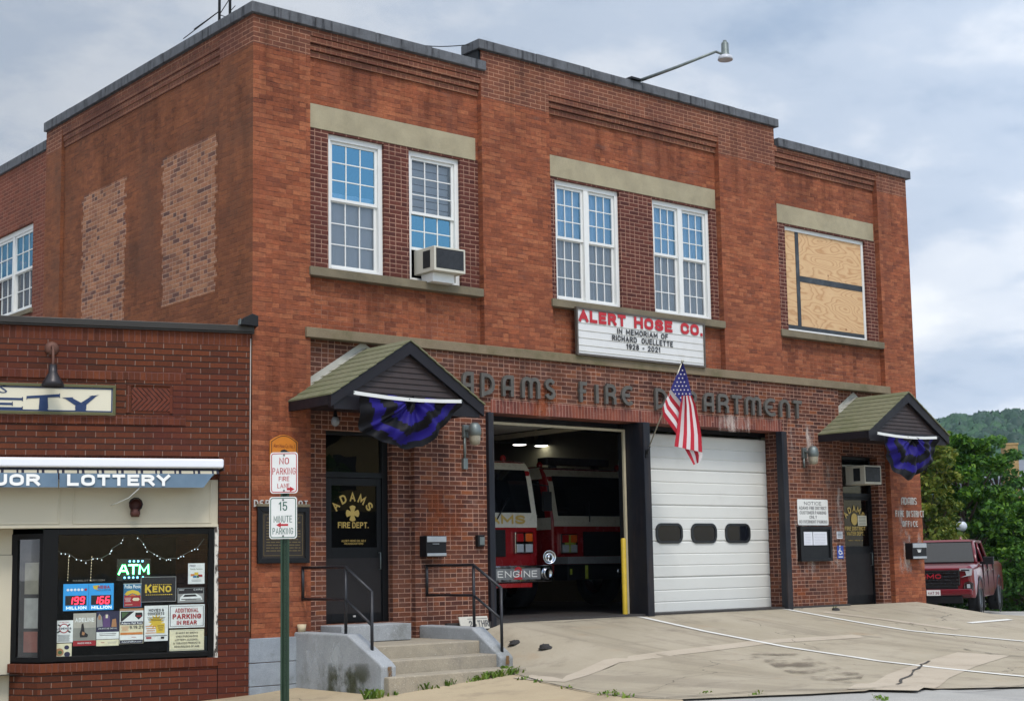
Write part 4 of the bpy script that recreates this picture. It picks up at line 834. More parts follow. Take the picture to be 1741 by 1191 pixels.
walk_poly = [(-9, 3.0), (-0.05, 0.0), (0.0, 0.0), (2.95, 0.0), (2.95, -1.6)] + [tuple(p) for p in CV[:9]] + [tuple(Gp(1180, 1215)[:2]), tuple(Gp(1000, 1260)[:2]), tuple(Gp(600, 1270)[:2]), tuple(Gp(100, 1290)[:2]), (-9, -3.0)]
sheet('sidewalk', WALK, walk_poly, 0.000)
def strip(name, mat, pts, wd, lift, st=0.4, taper=None):
    """ribbon on the ground along plan points"""
    m = MB(); P = []
    p = [np.array(q[:2]) for q in pts]; q = [p[0]]
    for a, b in zip(p, p[1:]):
        n = max(1, int(np.linalg.norm(b-a)/st)); q += [a+(b-a)*i/n for i in range(1, n+1)]
    for i, a in enumerate(q):
        t = q[min(i+1, len(q)-1)]-q[max(i-1, 0)]; t = t/max(1e-9, np.linalg.norm(t)); nn = np.array([-t[1], t[0]]); ww = wd if taper is None else wd*taper(i)
        P.append((a+nn*ww/2, a-nn*ww/2))
    for (a, b), (c, d) in zip(P, P[1:]): m.quad(*[(e[0], e[1], gz(e[0], e[1])+lift) for e in (b, d, c, a)])
    return struct(m, name, mat)
LINE = pm('road_paint', S(214,212,204), 0.8, var=0.08, scale=3, dirt=S(170,160,146), dirt_amt=0.45)
CRACK = pm('crack_filler', S(64,60,55), 0.95, var=0.2)
strip('road_marking', LINE, [Gp(1062, 1046), Gp(1200, 1073.5), Gp(1340, 1100.5), Gp(1450, 1117), Gp(1600, 1136), Gp(1760, 1152)], 0.115, 0.013)
strip('road_marking', LINE, [Gp(1300, 1033.5), Gp(1420, 1051), Gp(1545, 1072), Gp(1640, 1081), Gp(1760, 1092)], 0.115, 0.013)
strip('road_marking', LINE, [Gp(1648, 1059), Gp(1660, 1058)+(Gp(1660, 1058)-Gp(1648, 1059))*5], 0.12, 0.013)
strip('apron_patch', APR2, [Gp(888, 1150), Gp(958, 1157), Gp(1003, 1140), Gp(1040, 1124), Gp(1100, 1116), Gp(1180, 1106), Gp(1300, 1091), Gp(1462, 1081)], 0.30, 0.009)
strip('apron_patch', APR2, [Gp(1500, 1172), Gp(1560, 1150), Gp(1610, 1130), Gp(1672, 1112)], 0.75, 0.009)
strip('apron_patch', APR2, [Gp(1400, 1040), Gp(1500, 1052), Gp(1630, 1070)], 0.25, 0.009)
jr = random.Random(4)
def jag(pts, amp=0.03):
    p = [np.array(q[:2]) for q in pts]; o = []
    for a, b in zip(p, p[1:]):
        n = max(1, int(np.linalg.norm(b-a)/0.18)); o += [a+(b-a)*i/n+np.array([jr.uniform(-amp, amp), jr.uniform(-amp, amp)]) for i in range(n)]
    return o+[p[-1]]
ir = lambda i: 0.4+0.9*jr.random()
strip('pavement_crack', CRACK, jag([Gp(850, 1062), Gp(960, 1058), Gp(1070, 1050), Gp(1150, 1045), Gp(1310, 1037), Gp(1350, 1037)], 0.01), 0.018, 0.016, taper=ir)
strip('pavement_crack', CRACK, jag([Gp(1525, 1164), Gp(1545, 1150), Gp(1572, 1128), Gp(1580, 1124)]), 0.035, 0.016, taper=ir)
strip('pavement_crack', CRACK, jag([Gp(1465, 1081), Gp(1500, 1085)]), 0.03, 0.016, taper=ir)
strip('pavement_crack', CRACK, jag([Gp(1640, 1104), Gp(1690, 1112), Gp(1745, 1117)]), 0.035, 0.016, taper=ir)
strip('pavement_crack', CRACK, jag([Gp(1130, 1187), Gp(1250, 1179), Gp(1300, 1175), Gp(1471, 1172), Gp(1745, 1165)], 0.015), 0.022, 0.016, taper=ir)
strip('pavement_crack', CRACK, jag([Gp(868, 1144), Gp(930, 1162), Gp(1020, 1181), Gp(1130, 1187)], 0.012), 0.02, 0.016, taper=ir)
STAINM = NT('oil_stain'); _v = STAINM.obj(); _n = STAINM.rng(STAINM.noise(_v, 1.6, 6, .7, (1, 2.2, 1)), .48, .62, 0, .55, True)
_tr = STAINM.n('ShaderNodeBsdfTransparent'); _mx = STAINM.n('ShaderNodeMixShader'); STAINM.put(_n, _mx.inputs[0]); STAINM.t.links.new(_tr.outputs[0], _mx.inputs[1]); STAINM.t.links.new(STAINM.b.outputs[0], _mx.inputs[2])
STAINM.t.links.new(_mx.outputs[0], STAINM.o.inputs[0]); STAINM = STAINM.fin(S(96,84,70), .9)
c0, c1 = Gp(1250, 1110), Gp(1490, 1165)
sheet('oil_stain', STAINM, [tuple(Gp(1270, 1112)[:2]), tuple(Gp(1360, 1112)[:2]), tuple(Gp(1470, 1148)[:2]), tuple(Gp(1440, 1168)[:2]), tuple(Gp(1360, 1150)[:2])], 0.018)

# ------------------------------------------------------------------ front steps
st = thing('front_steps', 'three concrete steps between low grey cheek walls below the left doorway', 'steps', (1.8, -1, -0.75))
m = MB()
m.box(0.86, 2.74, -1.40, NY, -1.2, -0.205); m.box(0.862, 2.80, -1.76, -1.40, -1.2, -0.375); m.box(0.70, 2.93, -2.16, -1.76, -1.2, -0.545)
m.build('flight', CONC, st, bevel=0.018, seg=3)
m = MB(); m.box(1.14, 2.30, -0.42, NY, -0.20, 0.03); m.build('threshold', CONCG, st, bevel=0.012)
P = lambda x0, x1: (lambda u, v, d: (x0+(x1-x0)*d, u, v))
m = MB(); m.prism([(0.03, -1.3), (-2.02, -1.3), (-2.06, -0.42), (-1.98, -0.365), (-1.28, -0.04), (0.03, -0.035)][::-1], P(0.66, 0.885), 0, 1); m.build('cheek_wall', CONCG, st, bevel=0.025, seg=3)
m = MB(); m.prism([(0.0, -1.3), (-1.82, -1.3), (-1.84, -0.42), (-1.76, -0.36), (-1.22, -0.035), (0.0, -0.025)][::-1], P(2.735, 2.97), 0, 1); m.build('cheek_wall', CONCG, st, bevel=0.025, seg=3)
RUST = NT('rust_run'); _v = RUST.obj(); _n = RUST.rng(RUST.noise(_v, 9, 5, .7, (1, 1, .3)), .42, .60, 0, .9, True); _tr = RUST.n('ShaderNodeBsdfTransparent'); _mx = RUST.n('ShaderNodeMixShader'); RUST.put(_n, _mx.inputs[0])
RUST.t.links.new(_tr.outputs[0], _mx.inputs[1]); RUST.t.links.new(RUST.b.outputs[0], _mx.inputs[2]); RUST.t.links.new(_mx.outputs[0], RUST.o.inputs[0]); RUST = RUST.fin(S(112,82,44), .9)
F_MOSS = film('moss_film', S(64,66,40), .8, .40, .62, (2.4, 1, .8), 5); stain('moss_stain', F_MOSS, ((.657, -.55, -.95), (.657, -1.98, -.90), (.657, -1.9, -.38), (.657, -.6, -.42)), st)
F_PALE = film('pale_weathering', S(190,194,196), .6, .45, .62, (3, 1, .6), 9); stain('pale_wear', F_PALE, ((.6565, -.05, -.7), (.6565, -1.5, -.7), (.6565, -1.4, -.05), (.6565, -.05, -.0)), st)
m = MB(); m.quad((.735, -2.066, -.82), (.815, -2.066, -.82), (.810, -2.066, -.42), (.745, -2.066, -.42)); m.build('rust_run', RUST, st)
m = MB(); m.quad((2.82, -1.846, -.56), (2.90, -1.846, -.56), (2.89, -1.846, -.40), (2.83, -1.846, -.40)); m.build('rust_run', RUST, st)
RAIL = pm('black_rail_paint', S(20,21,27), 0.45, var=0.2, scale=8)
def railing(x, lab, ys):
    yb, yt, yl_ = ys
    r = thing('handrail', lab, 'handrail', (x, yt, -0.05))
    R = .021
    m = MB(); m.tube([(x, yb, .82), (x, yt, .82), (x, yl_, .50)], R); m.build('top_rail', RAIL, r)
    m = MB(); m.tube([(x, yb, .40), (x, yt, .40), (x, yl_, .08)], R*.9); m.build('lower_rail', RAIL, r)
    for y, z0, z1 in ((yb, .38, .84), (yt, -.10, .82), (yl_, -.45, .51)): m = MB(); m.tube([(x, y, z0), (x, y, z1)], R); m.build('post', RAIL, r)
railing(0.775, 'black pipe handrail on the left cheek wall of the steps, across the door', (-0.03, -1.08, -1.68))
railing(2.85, 'black pipe handrail on the right cheek wall, beside the open garage bay', (-0.05, -1.14, -1.74))

# ------------------------------------------------------------------ things fixed on or standing by the station
# changeable letter board
so = thing('letter_board', 'white changeable letter board reading ALERT HOSE CO. under the upstairs windows', 'sign', (7.35, -0.06, 4.14))
bx0, bx1, bz0, bz1 = 5.87, 8.83, 4.15, 4.89
m = MB(); m.box(bx0, bx1, -0.075, -0.05, bz0, bz1); m.box(bx0+.2, bx0+.3, -.05, .11, 4.3, 4.6); m.box(bx1-.3, bx1-.2, -.05, .11, 4.3, 4.6); BOARD = pm('letter_board_face', S(206,206,204), 0.5, var=0.05, scale=2, dirt=S(176,174,166), dirt_amt=0.3); m.build('face', BOARD, so)
m = MB()
for a in ((bx0-.02, bx1+.02, bz0-.02, bz0+.012), (bx0-.02, bx1+.02, bz1-.012, bz1+.02), (bx0-.02, bx0+.012, bz0+.012, bz1-.012), (bx1-.012, bx1+.02, bz0+.012, bz1-.012)): m.box(a[0], a[1], -0.095, -0.045, a[2], a[3])
m.build('frame', pm('bronze_sign_frame', S(88,80,72), .5, .3), so)
m = MB()
for z in (4.655, 4.535, 4.415, 4.295, 4.20): m.box(bx0+.013, bx1-.013, -0.082, -0.075, z, z+.007)
m.build('letter_track', DIRTYW, so)
P = lambda u, v: (u, -0.086, v)
def yx(px): return Yp(px, 560, -.08)[0]
for tx, a, b in (('ALERT', 984, 1064), ('HOSE', 1078, 1143), ('CO.', 1157, 1194)): m = MB(); sign_text(m, tx, yx(a), yx(b), 4.675, 4.872, P, 0, .28); m.build('headline', T_RED, so)
for tx, a, b, z in (('IN  MEMORIAM  OF', 1049, 1135, 4.548), ('RICHARD   OUELLETTE', 1040, 1143, 4.428), ('1928  -  2021', 1064, 1121, 4.308)): m = MB(); sign_text(m, tx, yx(a), yx(b), z, z+.092, P, 0, .19); m.build('message', T_BLACK, so)

# air conditioners
def air_con(lab, x0, x1, y0, y1, z0, z1, shelf):
    a = thing('air_conditioner', lab, 'air conditioner', ((x0+x1)/2, y1, z0))
    AC = pm('ac_case', S(190,186,172), .5, var=.06, scale=5, dirt=S(140,128,108), dirt_amt=.35)
    m = MB(); m.box(x0, x1, y0, y1, z0, z1); m.build('case', AC, a, bevel=.008)
    m = MB(); m.box(x0+.035, x1-.035, y0-.004, y0-.001, z0+.045, z1-.03)
    n = 16
    for i in range(n): z = z0+.055+(z1-z0-.10)*i/n; m.box(x0+.04, x1-.04, y0-.010, y0-.004, z, z+.008, 1)
    m.build('grille', [DARK, pm('ac_fins', S(70,72,76), .5, .3)], a)
    m = MB(); m.box(x0-.004, x0-.001, y0+.10, y0+.10+(y1-y0)*.35, z0+.06, z1-.05); m.build('side_vent', DARK, a)
    if shelf: m = MB(); m.prism([(x0+.06, z0-.002), (x1-.12, z0-.002), (x1-.12, z0-.14), (x0+.06, z0-.14)], lambda u, v, d: (u, d, v), y0+.12, y1-.1); m.build('support_shelf', WHITE, a, bevel=.006)
air_con('pale air conditioner jutting from the second upstairs window', 2.86, 3.44, -0.30, 0.21, 5.13, 5.50, True)
a1 = Yp(1469, 790, -.12); a2 = Yp(1499, 823, -.12)
air_con('pale air conditioner above the right hand door under the canopy', a1[0], a2[0], -.12, .33, a2[2], a1[2], False)

# wall lamps
def wall_lamp(lab, px, py, conduit):
    c = Yp(px, py, -.02); x, z = c[0], c[2]
    l = thing('wall_lamp', lab, 'wall lamp', (x, 0, z))
    m = MB(); m.box(x-.05, x+.05, -.05, 0, z-.05, z+.14); m.tube([(x, -.05, z+.06), (x, -.12, z+.06)], .03); m.build('bracket', GALV, l, bevel=.006)
    m = MB(); m.lathe([(.0, .16), (.05, .16), (.085, .12), (.10, .05), (.10, -.02), (.088, -.03)], (x+.04, -.20, z), n=18); m.build('hood', GALV, l)
    m = MB(); m.lathe([(.088, -.02), (.085, -.10), (.07, -.16), (.0, -.18)], (x+.04, -.20, z), n=18); m.build('lens', pm('dusty_lens', S(150,144,126), .3, var=.15), l)
    m = MB()
    if conduit: m.tube([(x-.02, -.03, z-.05), (x-.02, -.03, z-.40)], .018); m.box(x-.06, x+.02, -.05, 0, z-.52, z-.36)
    else: m.tube([(x-.02, -.03, z-.05), (x-.02, -.03, z-.22)], .02)
    m.build('conduit', GALV, l)
wall_lamp('grey jelly jar wall lamp with conduit left of the open bay', 791, 738, True)
wall_lamp('grey jelly jar wall lamp above the NOTICE sign', 1367, 774, False)
c = Yp(570, 714, -.35); l = thing('porch_lamp', 'small glass bulb lamp under the left canopy eave', 'lamp', tuple(c))
m = MB(); m.lathe([(.02, .14), (.03, .06), (.045, .04)], c, n=12); m.build('socket', BLACKM, l); m = MB(); m.lathe([(.035, .05), (.06, .0), (.055, -.05), (.03, -.08), (0, -.085)], c, n=14); m.build('bulb', pm('clear_bulb', S(120,124,130), .1, var=.1), l)

# mailboxes
def mailbox(lab, x0, x1, z0, z1, y):
    b = thing('mailbox', lab, 'mailbox', ((x0+x1)/2, y, z0)); d = .17
    m = MB(); m.box(x0, x1, y-d, y, z0, z1); m.build('body', BLACKM, b, bevel=.01)
    LID = pm('brushed_steel', S(176,180,184), .35, .6, var=.1, scale=10); h = z1-z0
    m = MB(); m.box(x0+.01, x1-.01, y-d-.012, y-d, z1-h*.30, z1-.01); m.build('lid', LID, b, bevel=.004); m = MB(); m.box(x0+.01, x1-.01, y-d-.010, y-d, z0+.01, z0+h*.17); m.build('newspaper_rail', LID, b, bevel=.004)
    m = MB(); P = lambda u, v: (u, y-d-.004, v); m.box(x0+(x1-x0)*.3, x0+(x1-x0)*.62, y-d-.008, y-d-.002, z0+h*.60, z0+h*.63); m.build('lock_strip', LID, b)
    return b
q0, q1 = Yp(725, 946, -.17), Yp(759, 910, -.17); mailbox('black and steel mailbox on the brick pier beside the right handrail', q0[0], q1[0], q0[2], q1[2], -.002)
q0, q1 = Yp(1552, 950, -.17), Yp(1573, 922, -.17); b2 = mailbox('black and steel mailbox under the FIRE DISTRICT OFFICE letters', q0[0], q1[0]+.03, q0[2], q1[2], -.002)
m = MB()
for i, z in enumerate((.52, .47, .42)): zz = q0[2]+(q1[2]-q0[2])*z; xm = (q0[0]+q1[0])/2; m.box(xm-.06+.01*i, xm+.06-.01*i, -.178, -.172, zz, zz+.012)
m.build('name_label', T_WHITE, b2)
q = Yp(817, 918, -.04); k = thing('keypad', 'small grey keypad box beside the left steel jamb', 'keypad', tuple(q)); m = MB(); m.box(q[0]-.07, q[0]+.06, -.07, 0, q[2]-.09, q[2]+.08); m.build('housing', BLACKM, k, bevel=.006)
m = MB(); m.box(q[0]-.04, q[0]+.05, -.078, -.07, q[2]-.07, q[2]+.05); m.build('keys', GALV, k, bevel=.003)

# bronze memorial tablet
q0, q1 = Yp(441, 953, -.04), Yp(522, 866, -.04)
t = thing('memorial_plaque', 'dark bronze tablet of raised text on the left corner pier', 'plaque', ((q0[0]+q1[0])/2, 0, q0[2]))
DKB = pm('dark_bronze', S(52,46,42), .5, .4, var=.2, scale=10); GLD = pm('worn_bronze_text', S(108,94,64), .5, .4, var=.2, scale=10)
m = MB(); P3 = lambda u, v, d: (u, d, v)
m.box(q0[0], q1[0], -.03, 0, q0[2], q1[2]); m.build('tablet', DKB, t, bevel=.004)
m = MB(); m.stroke([(q0[0], q0[2]), (q1[0], q0[2]), (q1[0], q1[2]), (q0[0], q1[2])], .07, P3, -.06, -.03, closed=True); m.build('rim', BLACKM, t, bevel=.006)
m = MB(); m.box(q0[0]-.04, q1[0]+.04, -.07, 0, q1[2]+.035, q1[2]+.075); m.build('cap_moulding', SILL, t, bevel=.006)
m = MB(); m.stroke([(q0[0]+.07, q0[2]+.07), (q1[0]-.07, q0[2]+.07), (q1[0]-.07, q1[2]-.07), (q0[0]+.07, q1[2]-.07)], .008, P3, -.035, -.03, closed=True)
sign_text(m, 'ALERT HOSE COMPANY', q0[0]+.12, q1[0]-.12, q1[2]-.135, q1[2]-.10, lambda u, v: (u, -.034, v))
rr = random.Random(2)
for i in range(13):
    z = q1[2]-.18-i*.038
    if z > q0[2]+.10:
        x = q0[0]+.11
        while x < q1[0]-.13: l_ = rr.uniform(.03, .09); m.box(x, min(x+l_, q1[0]-.10), -.034, -.03, z, z+.014); x += l_+.015
m.build('raised_text', GLD, t)
# orange shield board of the hose company, half hidden behind the parking sign
q0, q1 = Yp(459, 800, -.02), Yp(506, 741, -.02); xa, xb, za, zb_ = q0[0], q1[0], q0[2], q1[2]
e = thing('shield_plaque', 'orange arched shield on the corner pier, half behind the parking signs', 'plaque', ((xa+xb)/2, 0, za))
ORG = pm('orange_shield_paint', S(196,118,34), .45, var=.1); pts = [(xa, za), (xb, za), (xb, zb_-.08)]+[(xb-(xb-xa)*i/8, zb_-.08+.09*sin(pi*i/8)) for i in range(1, 8)]+[(xa, zb_-.08)]
m = MB(); m.prism(pts, lambda u, v, d: (u, d, v), -.025, -.004); m.build('board', ORG, e, bevel=.003)
m = MB(); m.text('Alert Hose Co. No. 1', xa+.05, xb-.05, zb_-.17, zb_-.115, lambda u, v: (u, -.028, v)); m.build('lettering', pm('maroon_lettering', S(96,30,20), .6), e)
m = MB(); emblem(m, (xa+xb)/2, zb_-.32, .13, -.028); m.stroke([(p[0]*.9+(xa+xb)*.05, p[1]*.94+(za+zb_)*.03) for p in pts], .008, lambda u, v, d: (u, d, v), -.028, -.025, closed=True); m.build('emblem', T_BLACK, e)

# notice sign, notice case, access sign on the right hand pier
def y2(a, b, Y): return Yp(a[0], a[1], Y), Yp(b[0], b[1], Y)
q0, q1 = y2((1357, 892), (1407, 849), -.01); n_ = thing('notice_sign', 'white metal NOTICE customer parking sign on the right brick pier', 'sign', ((q0[0]+q1[0])/2, 0, q0[2])); xa, xb, za, zb_ = q0[0], q1[0], q0[2], q1[2]
m = MB(); m.prism(rrect(xa, xb, za, zb_, .03), P3, -.010, -.004); m.build('panel', WHITE, n_); m = MB(); H = zb_-za; W = xb-xa
for tx, f0, s0 in (('NOTICE', .78, .22), ('ADAMS FIRE DISTRICT', .60, .05), ('CUSTOMER PARKING', .42, .07), ('ONLY', .25, .38), ('NO OVERNIGHT PARKING', .07, .04)): sign_text(m, tx, xa+W*s0, xb-W*s0, za+H*f0, za+H*(f0+.125), lambda u, v: (u, -.0105, v), 0, .13)
m.build('lettering', T_BLACK, n_)
q0, q1 = y2((1362, 954), (1413, 894), -.08); xa, xb, za, zb_ = q0[0], q1[0], q0[2], q1[2]; n_ = thing('notice_case', 'black glazed notice case with white papers below the NOTICE sign', 'notice board', ((xa+xb)/2, 0, za))
m = MB(); m.box(xa, xb, -.07, 0, za, zb_); m.build('case', BLACKM, n_, bevel=.006); m = MB(); m.stroke([(xa+.03, za+.03), (xb-.03, za+.03), (xb-.03, zb_-.03), (xa+.03, zb_-.03)], .06, P3, -.095, -.07, closed=True); m.build('door_frame', BLACKM, n_, bevel=.004)
WP = pm('white_paper', S(206,208,214), .8, var=.03); H = zb_-za; W = xb-xa
for a, b in ((.13, .40), (.42, .86)): 
    m = MB(); m.box(xa+W*a, xa+W*b, -.074, -.070, za+H*.46, za+H*.84)
    for i in range(7): z = za+H*(.50+.045*i); m.box(xa+W*(a+.04), xa+W*(b-.05), -.0755, -.074, z, z+.006, 1)
    m.build('paper', [WP, pm('grey_print', S(170,172,180), .8)], n_)
q0, q1 = y2((1424, 949), (1433.5, 927), -.004); xa, xb, za, zb_ = q0[0], q1[0], q0[2], q1[2]; n_ = thing('access_sign', 'small blue wheelchair access sign beside the right door', 'sign', ((xa+xb)/2, 0, za)); BLU = pm('access_blue', S(24,62,150), .5, var=.04)
m = MB(); m.box(xa, xb, -.006, 0, za, zb_); m.build('panel', BLU, n_); m = MB(); W = xb-xa; H = zb_-za; cx, cz = xa+W*.48, za+H*.52
m.stroke(arc(cx, cz, W*.24, W*.24, 100, 380, 10), W*.09, P3, -.009, -.006); m.stroke([(cx-W*.05, cz+W*.45), (cx-W*.02, cz+W*.08), (cx+W*.22, cz+W*.08), (cx+W*.34, cz-W*.22)], W*.09, P3, -.009, -.006); m.lathe([(0, 0), (W*.09, 0)], (cx-W*.05, -.009, cz+W*.60), (0, -1, 0), 10)
m.box(xa+W*.15, xb-W*.15, -.009, -.006, za+H*.10, za+H*.17); m.build('symbol', T_WHITE, n_)
q0, q1 = y2((1423, 915), (1432, 903), -.004); xa, xb, za, zb_ = q0[0], q1[0], q0[2], q1[2]; n_ = thing('doorbell_card', 'small white printed card above the blue access sign', 'notice', ((xa+xb)/2, 0, za)); m = MB(); m.box(xa, xb, -.006, 0, za, zb_); m.build('card', WP, n_); m = MB()
for i in range(4): z = za+(zb_-za)*(.2+.2*i); m.box(xa+.02, xb-.02, -.008, -.006, z, z+.012)
m.build('print', T_BLACK, n_)

# mourning buntings
def bunting(lab, Y, A, B, C_, outline, rib):
    """A,B ends of the top tape, C_ gather point, outline of the fan in photo pixels, all at plane Y"""
    o = thing('bunting', lab, 'bunting', tuple(Yp(*C_, Y)))
    pts = [Yp(*p, Y) for p in outline]; c = Yp(*C_, Y); n = len(pts); NR, NA = 26, 150
    d = [0]+list(np.cumsum([np.linalg.norm(pts[i+1]-pts[i]) for i in range(n-1)])); vs = []; fs = []; mi = []
    lens = np.array([np.linalg.norm(p-c) for p in pts])
    br_ = random.Random(int(C_[0])); ph = [br_.uniform(0, 6.28) for _ in range(8)]
    for i in range(NA+1):
        a_ = i/NA; s = d[-1]*min(1, max(0, a_+.012*sin(a_*23+ph[0])*sin(pi*a_))); j = min(n-2, max(0, int(np.searchsorted(d, s)-1))); t_ = (s-d[j])/max(1e-9, d[j+1]-d[j]); e = pts[j]+(pts[j+1]-pts[j])*t_
        for k in range(NR+1):
            r = k/NR; p = c+(e-c)*r
            fold = .028*sin(a_*52+ph[1]+2.2*sin(a_*7+ph[2])+1.2*r)*(.35+.65*r)*(1-.35*r) + .04*sin(a_*19+ph[3]+r*3.5) + .022*sin(r*13+a_*9+ph[4])
            droop = -.10*sin(pi*r)*(.35+abs(a_-.5))*sin(pi*min(1, a_*1.0))
            x_ = p[0]+.018*sin(r*9+a_*17+ph[5])*r; vs.append((x_, Y-.07-.07*sin(pi*min(1, r*1.05))+fold, p[2]+droop+.010*sin(a_*37+ph[6])*r))
    band = [0, 1, 0, 1, 0]; lim = [.22, .46, .66, .84, 9]
    m = MB(); k0 = 0
    for i in range(NA):
        for k in range(NR):
            r = (k+.5)/NR; a_ = i/NA; r += .05*sin(a_*11+ph[7])+.03*sin(a_*29+ph[0]); q = next(b for b, l in zip(band, lim) if r < l)
            fs.append(([i*(NR+1)+k, i*(NR+1)+k+1, (i+1)*(NR+1)+k+1, (i+1)*(NR+1)+k], q))
    m.v = vs; m.f = [a for a, b in fs]; m.m = [b for a, b in fs]; m.sm = [True]*len(fs)
    m.build('pleated_fan', [BUNT_K, BUNT_P], o)
    a, b = Yp(*A, Y-.15), Yp(*B, Y-.15); m = MB(); n = 10; h = .032
    for i in range(n):
        f = lambda t_: a+(b-a)*t_+np.array([0, .004*sin(t_*25), -.035*sin(pi*t_)*(1 if t_ < .99 else 0)])
        p, q = f(i/n), f((i+1)/n); m.add([(p[0], p[1]-.012, p[2]-h), (q[0], q[1]-.012, q[2]-h), (q[0], q[1]-.012, q[2]+h*.5), (p[0], p[1]-.012, p[2]+h*.5), (p[0], p[1]-.002, p[2]-h), (q[0], q[1]-.002, q[2]-h), (q[0], q[1]-.002, q[2]+h*.5), (p[0], p[1]-.002, p[2]+h*.5)], [[0, 1, 2, 3], [7, 6, 5, 4], [3, 2, 6, 7], [0, 4, 5, 1]])
    m.build('header_tape', WHITE, o)
    m = MB()
    for p in (a, (a+b)/2+np.array([0, 0, -.035]), b): m.lathe([(.009, .0), (.009, .006), (0, .006)], (p[0], p[1]-.013, p[2]), (0, -1, 0), 8)
    m.build('grommet', GALV, o)
def satin(name, c):
    g = NT(name); return g.fin(c, .55, 0, .15)
BUNT_K = satin('black_satin', S(9,8,13)); BUNT_P = satin('purple_satin', S(25,15,98))
bunting('large purple and black pleated bunting on the left canopy gable', -1.05, (601, 666), (784, 681), (694, 675),
        [(603, 668), (606, 690), (606, 716), (608, 733), (622, 739), (645, 750), (660, 757), (685, 763), (712, 760), (735, 742), (752, 725), (766, 708), (776, 694), (783, 682)], 0)
bunting('smaller purple and black pleated bunting on the right canopy gable', -1.14, (1491, 735), (1592, 743), (1541, 741),
        [(1494, 737), (1496, 752), (1500, 768), (1507, 786), (1514, 799), (1524, 811), (1536, 816), (1549, 813), (1562, 802), (1574, 790), (1583, 774), (1588, 759), (1590, 744)], 0)

# flag on its staff
fl = thing('flag', 'stars and stripes hanging from a slanted staff on the dark bay post', 'flag', tuple(Yp(1102, 770, -.14)))
base = np.array([7.30, -.14, Yp(1102, 770, -.14)[2]]); tip = Yp(1159.5, 616, -.80)
m = MB(); m.tube([base, tip], .011); m.lathe([(.0, .05), (.022, .04), (.025, .015), (.012, 0)], tip, tip-base, 10); m.build('staff', pm('staff_aluminium', S(170,166,150), .35, .5), fl)
m = MB(); m.tube([base-(tip-base)*.02, base+(tip-base)*.08], .022); m.box(base[0]-.03, base[0]+.03, -.15, -.128, base[2]-.08, base[2]+.05); m.build('bracket', BLACKM, fl)
FR = pm('flag_red', S(176,26,46), .7, var=.05); FWt = pm('flag_white', S(212,204,204), .7, var=.04); FB = pm('flag_blue', S(40,40,112), .7, var=.06)
m = MB()
zo = lambda x, y: (1050+x/5.415, 600+y/5.415)                  # the close-up the cloth was measured on
def fp(x, y, dep=0.0): p = Dp(*zo(x, y), ((tip-CAM)@FW)+dep); return p
def lerp(a, b, t_): return (a[0]+(b[0]-a[0])*t_, a[1]+(b[1]-a[1])*t_)
def pol(path, t_):
    L = [0]+list(np.cumsum([math.hypot(path[i+1][0]-path[i][0], path[i+1][1]-path[i][1]) for i in range(len(path)-1)])); s = t_*L[-1]
    for i in range(len(path)-1):
        if s <= L[i+1]+1e-9: return lerp(path[i], path[i+1], (s-L[i])/max(1e-9, L[i+1]-L[i]))
    return path[-1]
def patch(A, B, n, nt_, cols, d0, wav):                        # between guide curves A and B, n bands across
    for b in range(n):
        for i in range(nt_):
            q = []
            for (u, v) in ((b/n, i/nt_), ((b+1)/n, i/nt_), ((b+1)/n, (i+1)/nt_), (b/n, (i+1)/nt_)):
                p = lerp(pol(A, v), pol(B, v), u); q.append(fp(p[0], p[1], d0+wav(u, v)))
            m.add(q, [[0, 1, 2, 3]], cols[b], True)
wv = lambda u, v: .035*sin(u*9+v*2)+.03*sin(v*4)
patch([(590, 392), (563, 560), (545, 700), (523, 857)], [(682, 385), (720, 480), (752, 640), (772, 760), (780, 912)], 7, 22, [0, 1, 0, 1, 0, 1, 0], 0.0, wv)
patch([(488, 332), (587, 455)][0:2]+[(586, 500)], [(412, 508), (420, 580), (545, 748)], 6, 12, [1, 0, 1, 0, 1, 0], .04, lambda u, v: .06*v+.02*sin(u*6))
patch([(618, 880), (700, 1028)], [(775, 905), (783, 940), (760, 1000)], 4, 8, [0, 1, 0, 1], .05, lambda u, v: .02*sin(u*5))
patch([(590, 88), (540, 210), (488, 332)], [(592, 88), (592, 250), (588, 456)], 3, 12, [2, 2, 2], .01, lambda u, v: .02*sin(u*4))
patch([(592, 88), (592, 250), (590, 394)], [(603, 88), (650, 240), (683, 388)], 3, 12, [2, 2, 2], .01, lambda u, v: .02*sin(u*4+1))
m.build('cloth', [FR, FWt, FB], fl)
m = MB()
def star(x, y, r): return [fp(x+r*(1 if i % 2 == 0 else .42)*sin(pi*i/5), y-r*(1 if i % 2 == 0 else .42)*cos(pi*i/5), -.075) for i in range(10)]
for row, y in enumerate(range(122, 420, 36)):
    L = 592-(y-88)*.44; Rr = 600+(y-88)*.27
    for x in np.arange(592-26*8, 690, 33):
        xx = x+(16 if row % 2 else 0)
        lim = (y < 330+ (xx-488)*1.25-10) and (xx < 592 or y < 380)
        if L+12 < xx < Rr-8 and lim: m.add(star(xx, y, 9.5), [list(range(10))])
m.build('stars', FWt, fl)

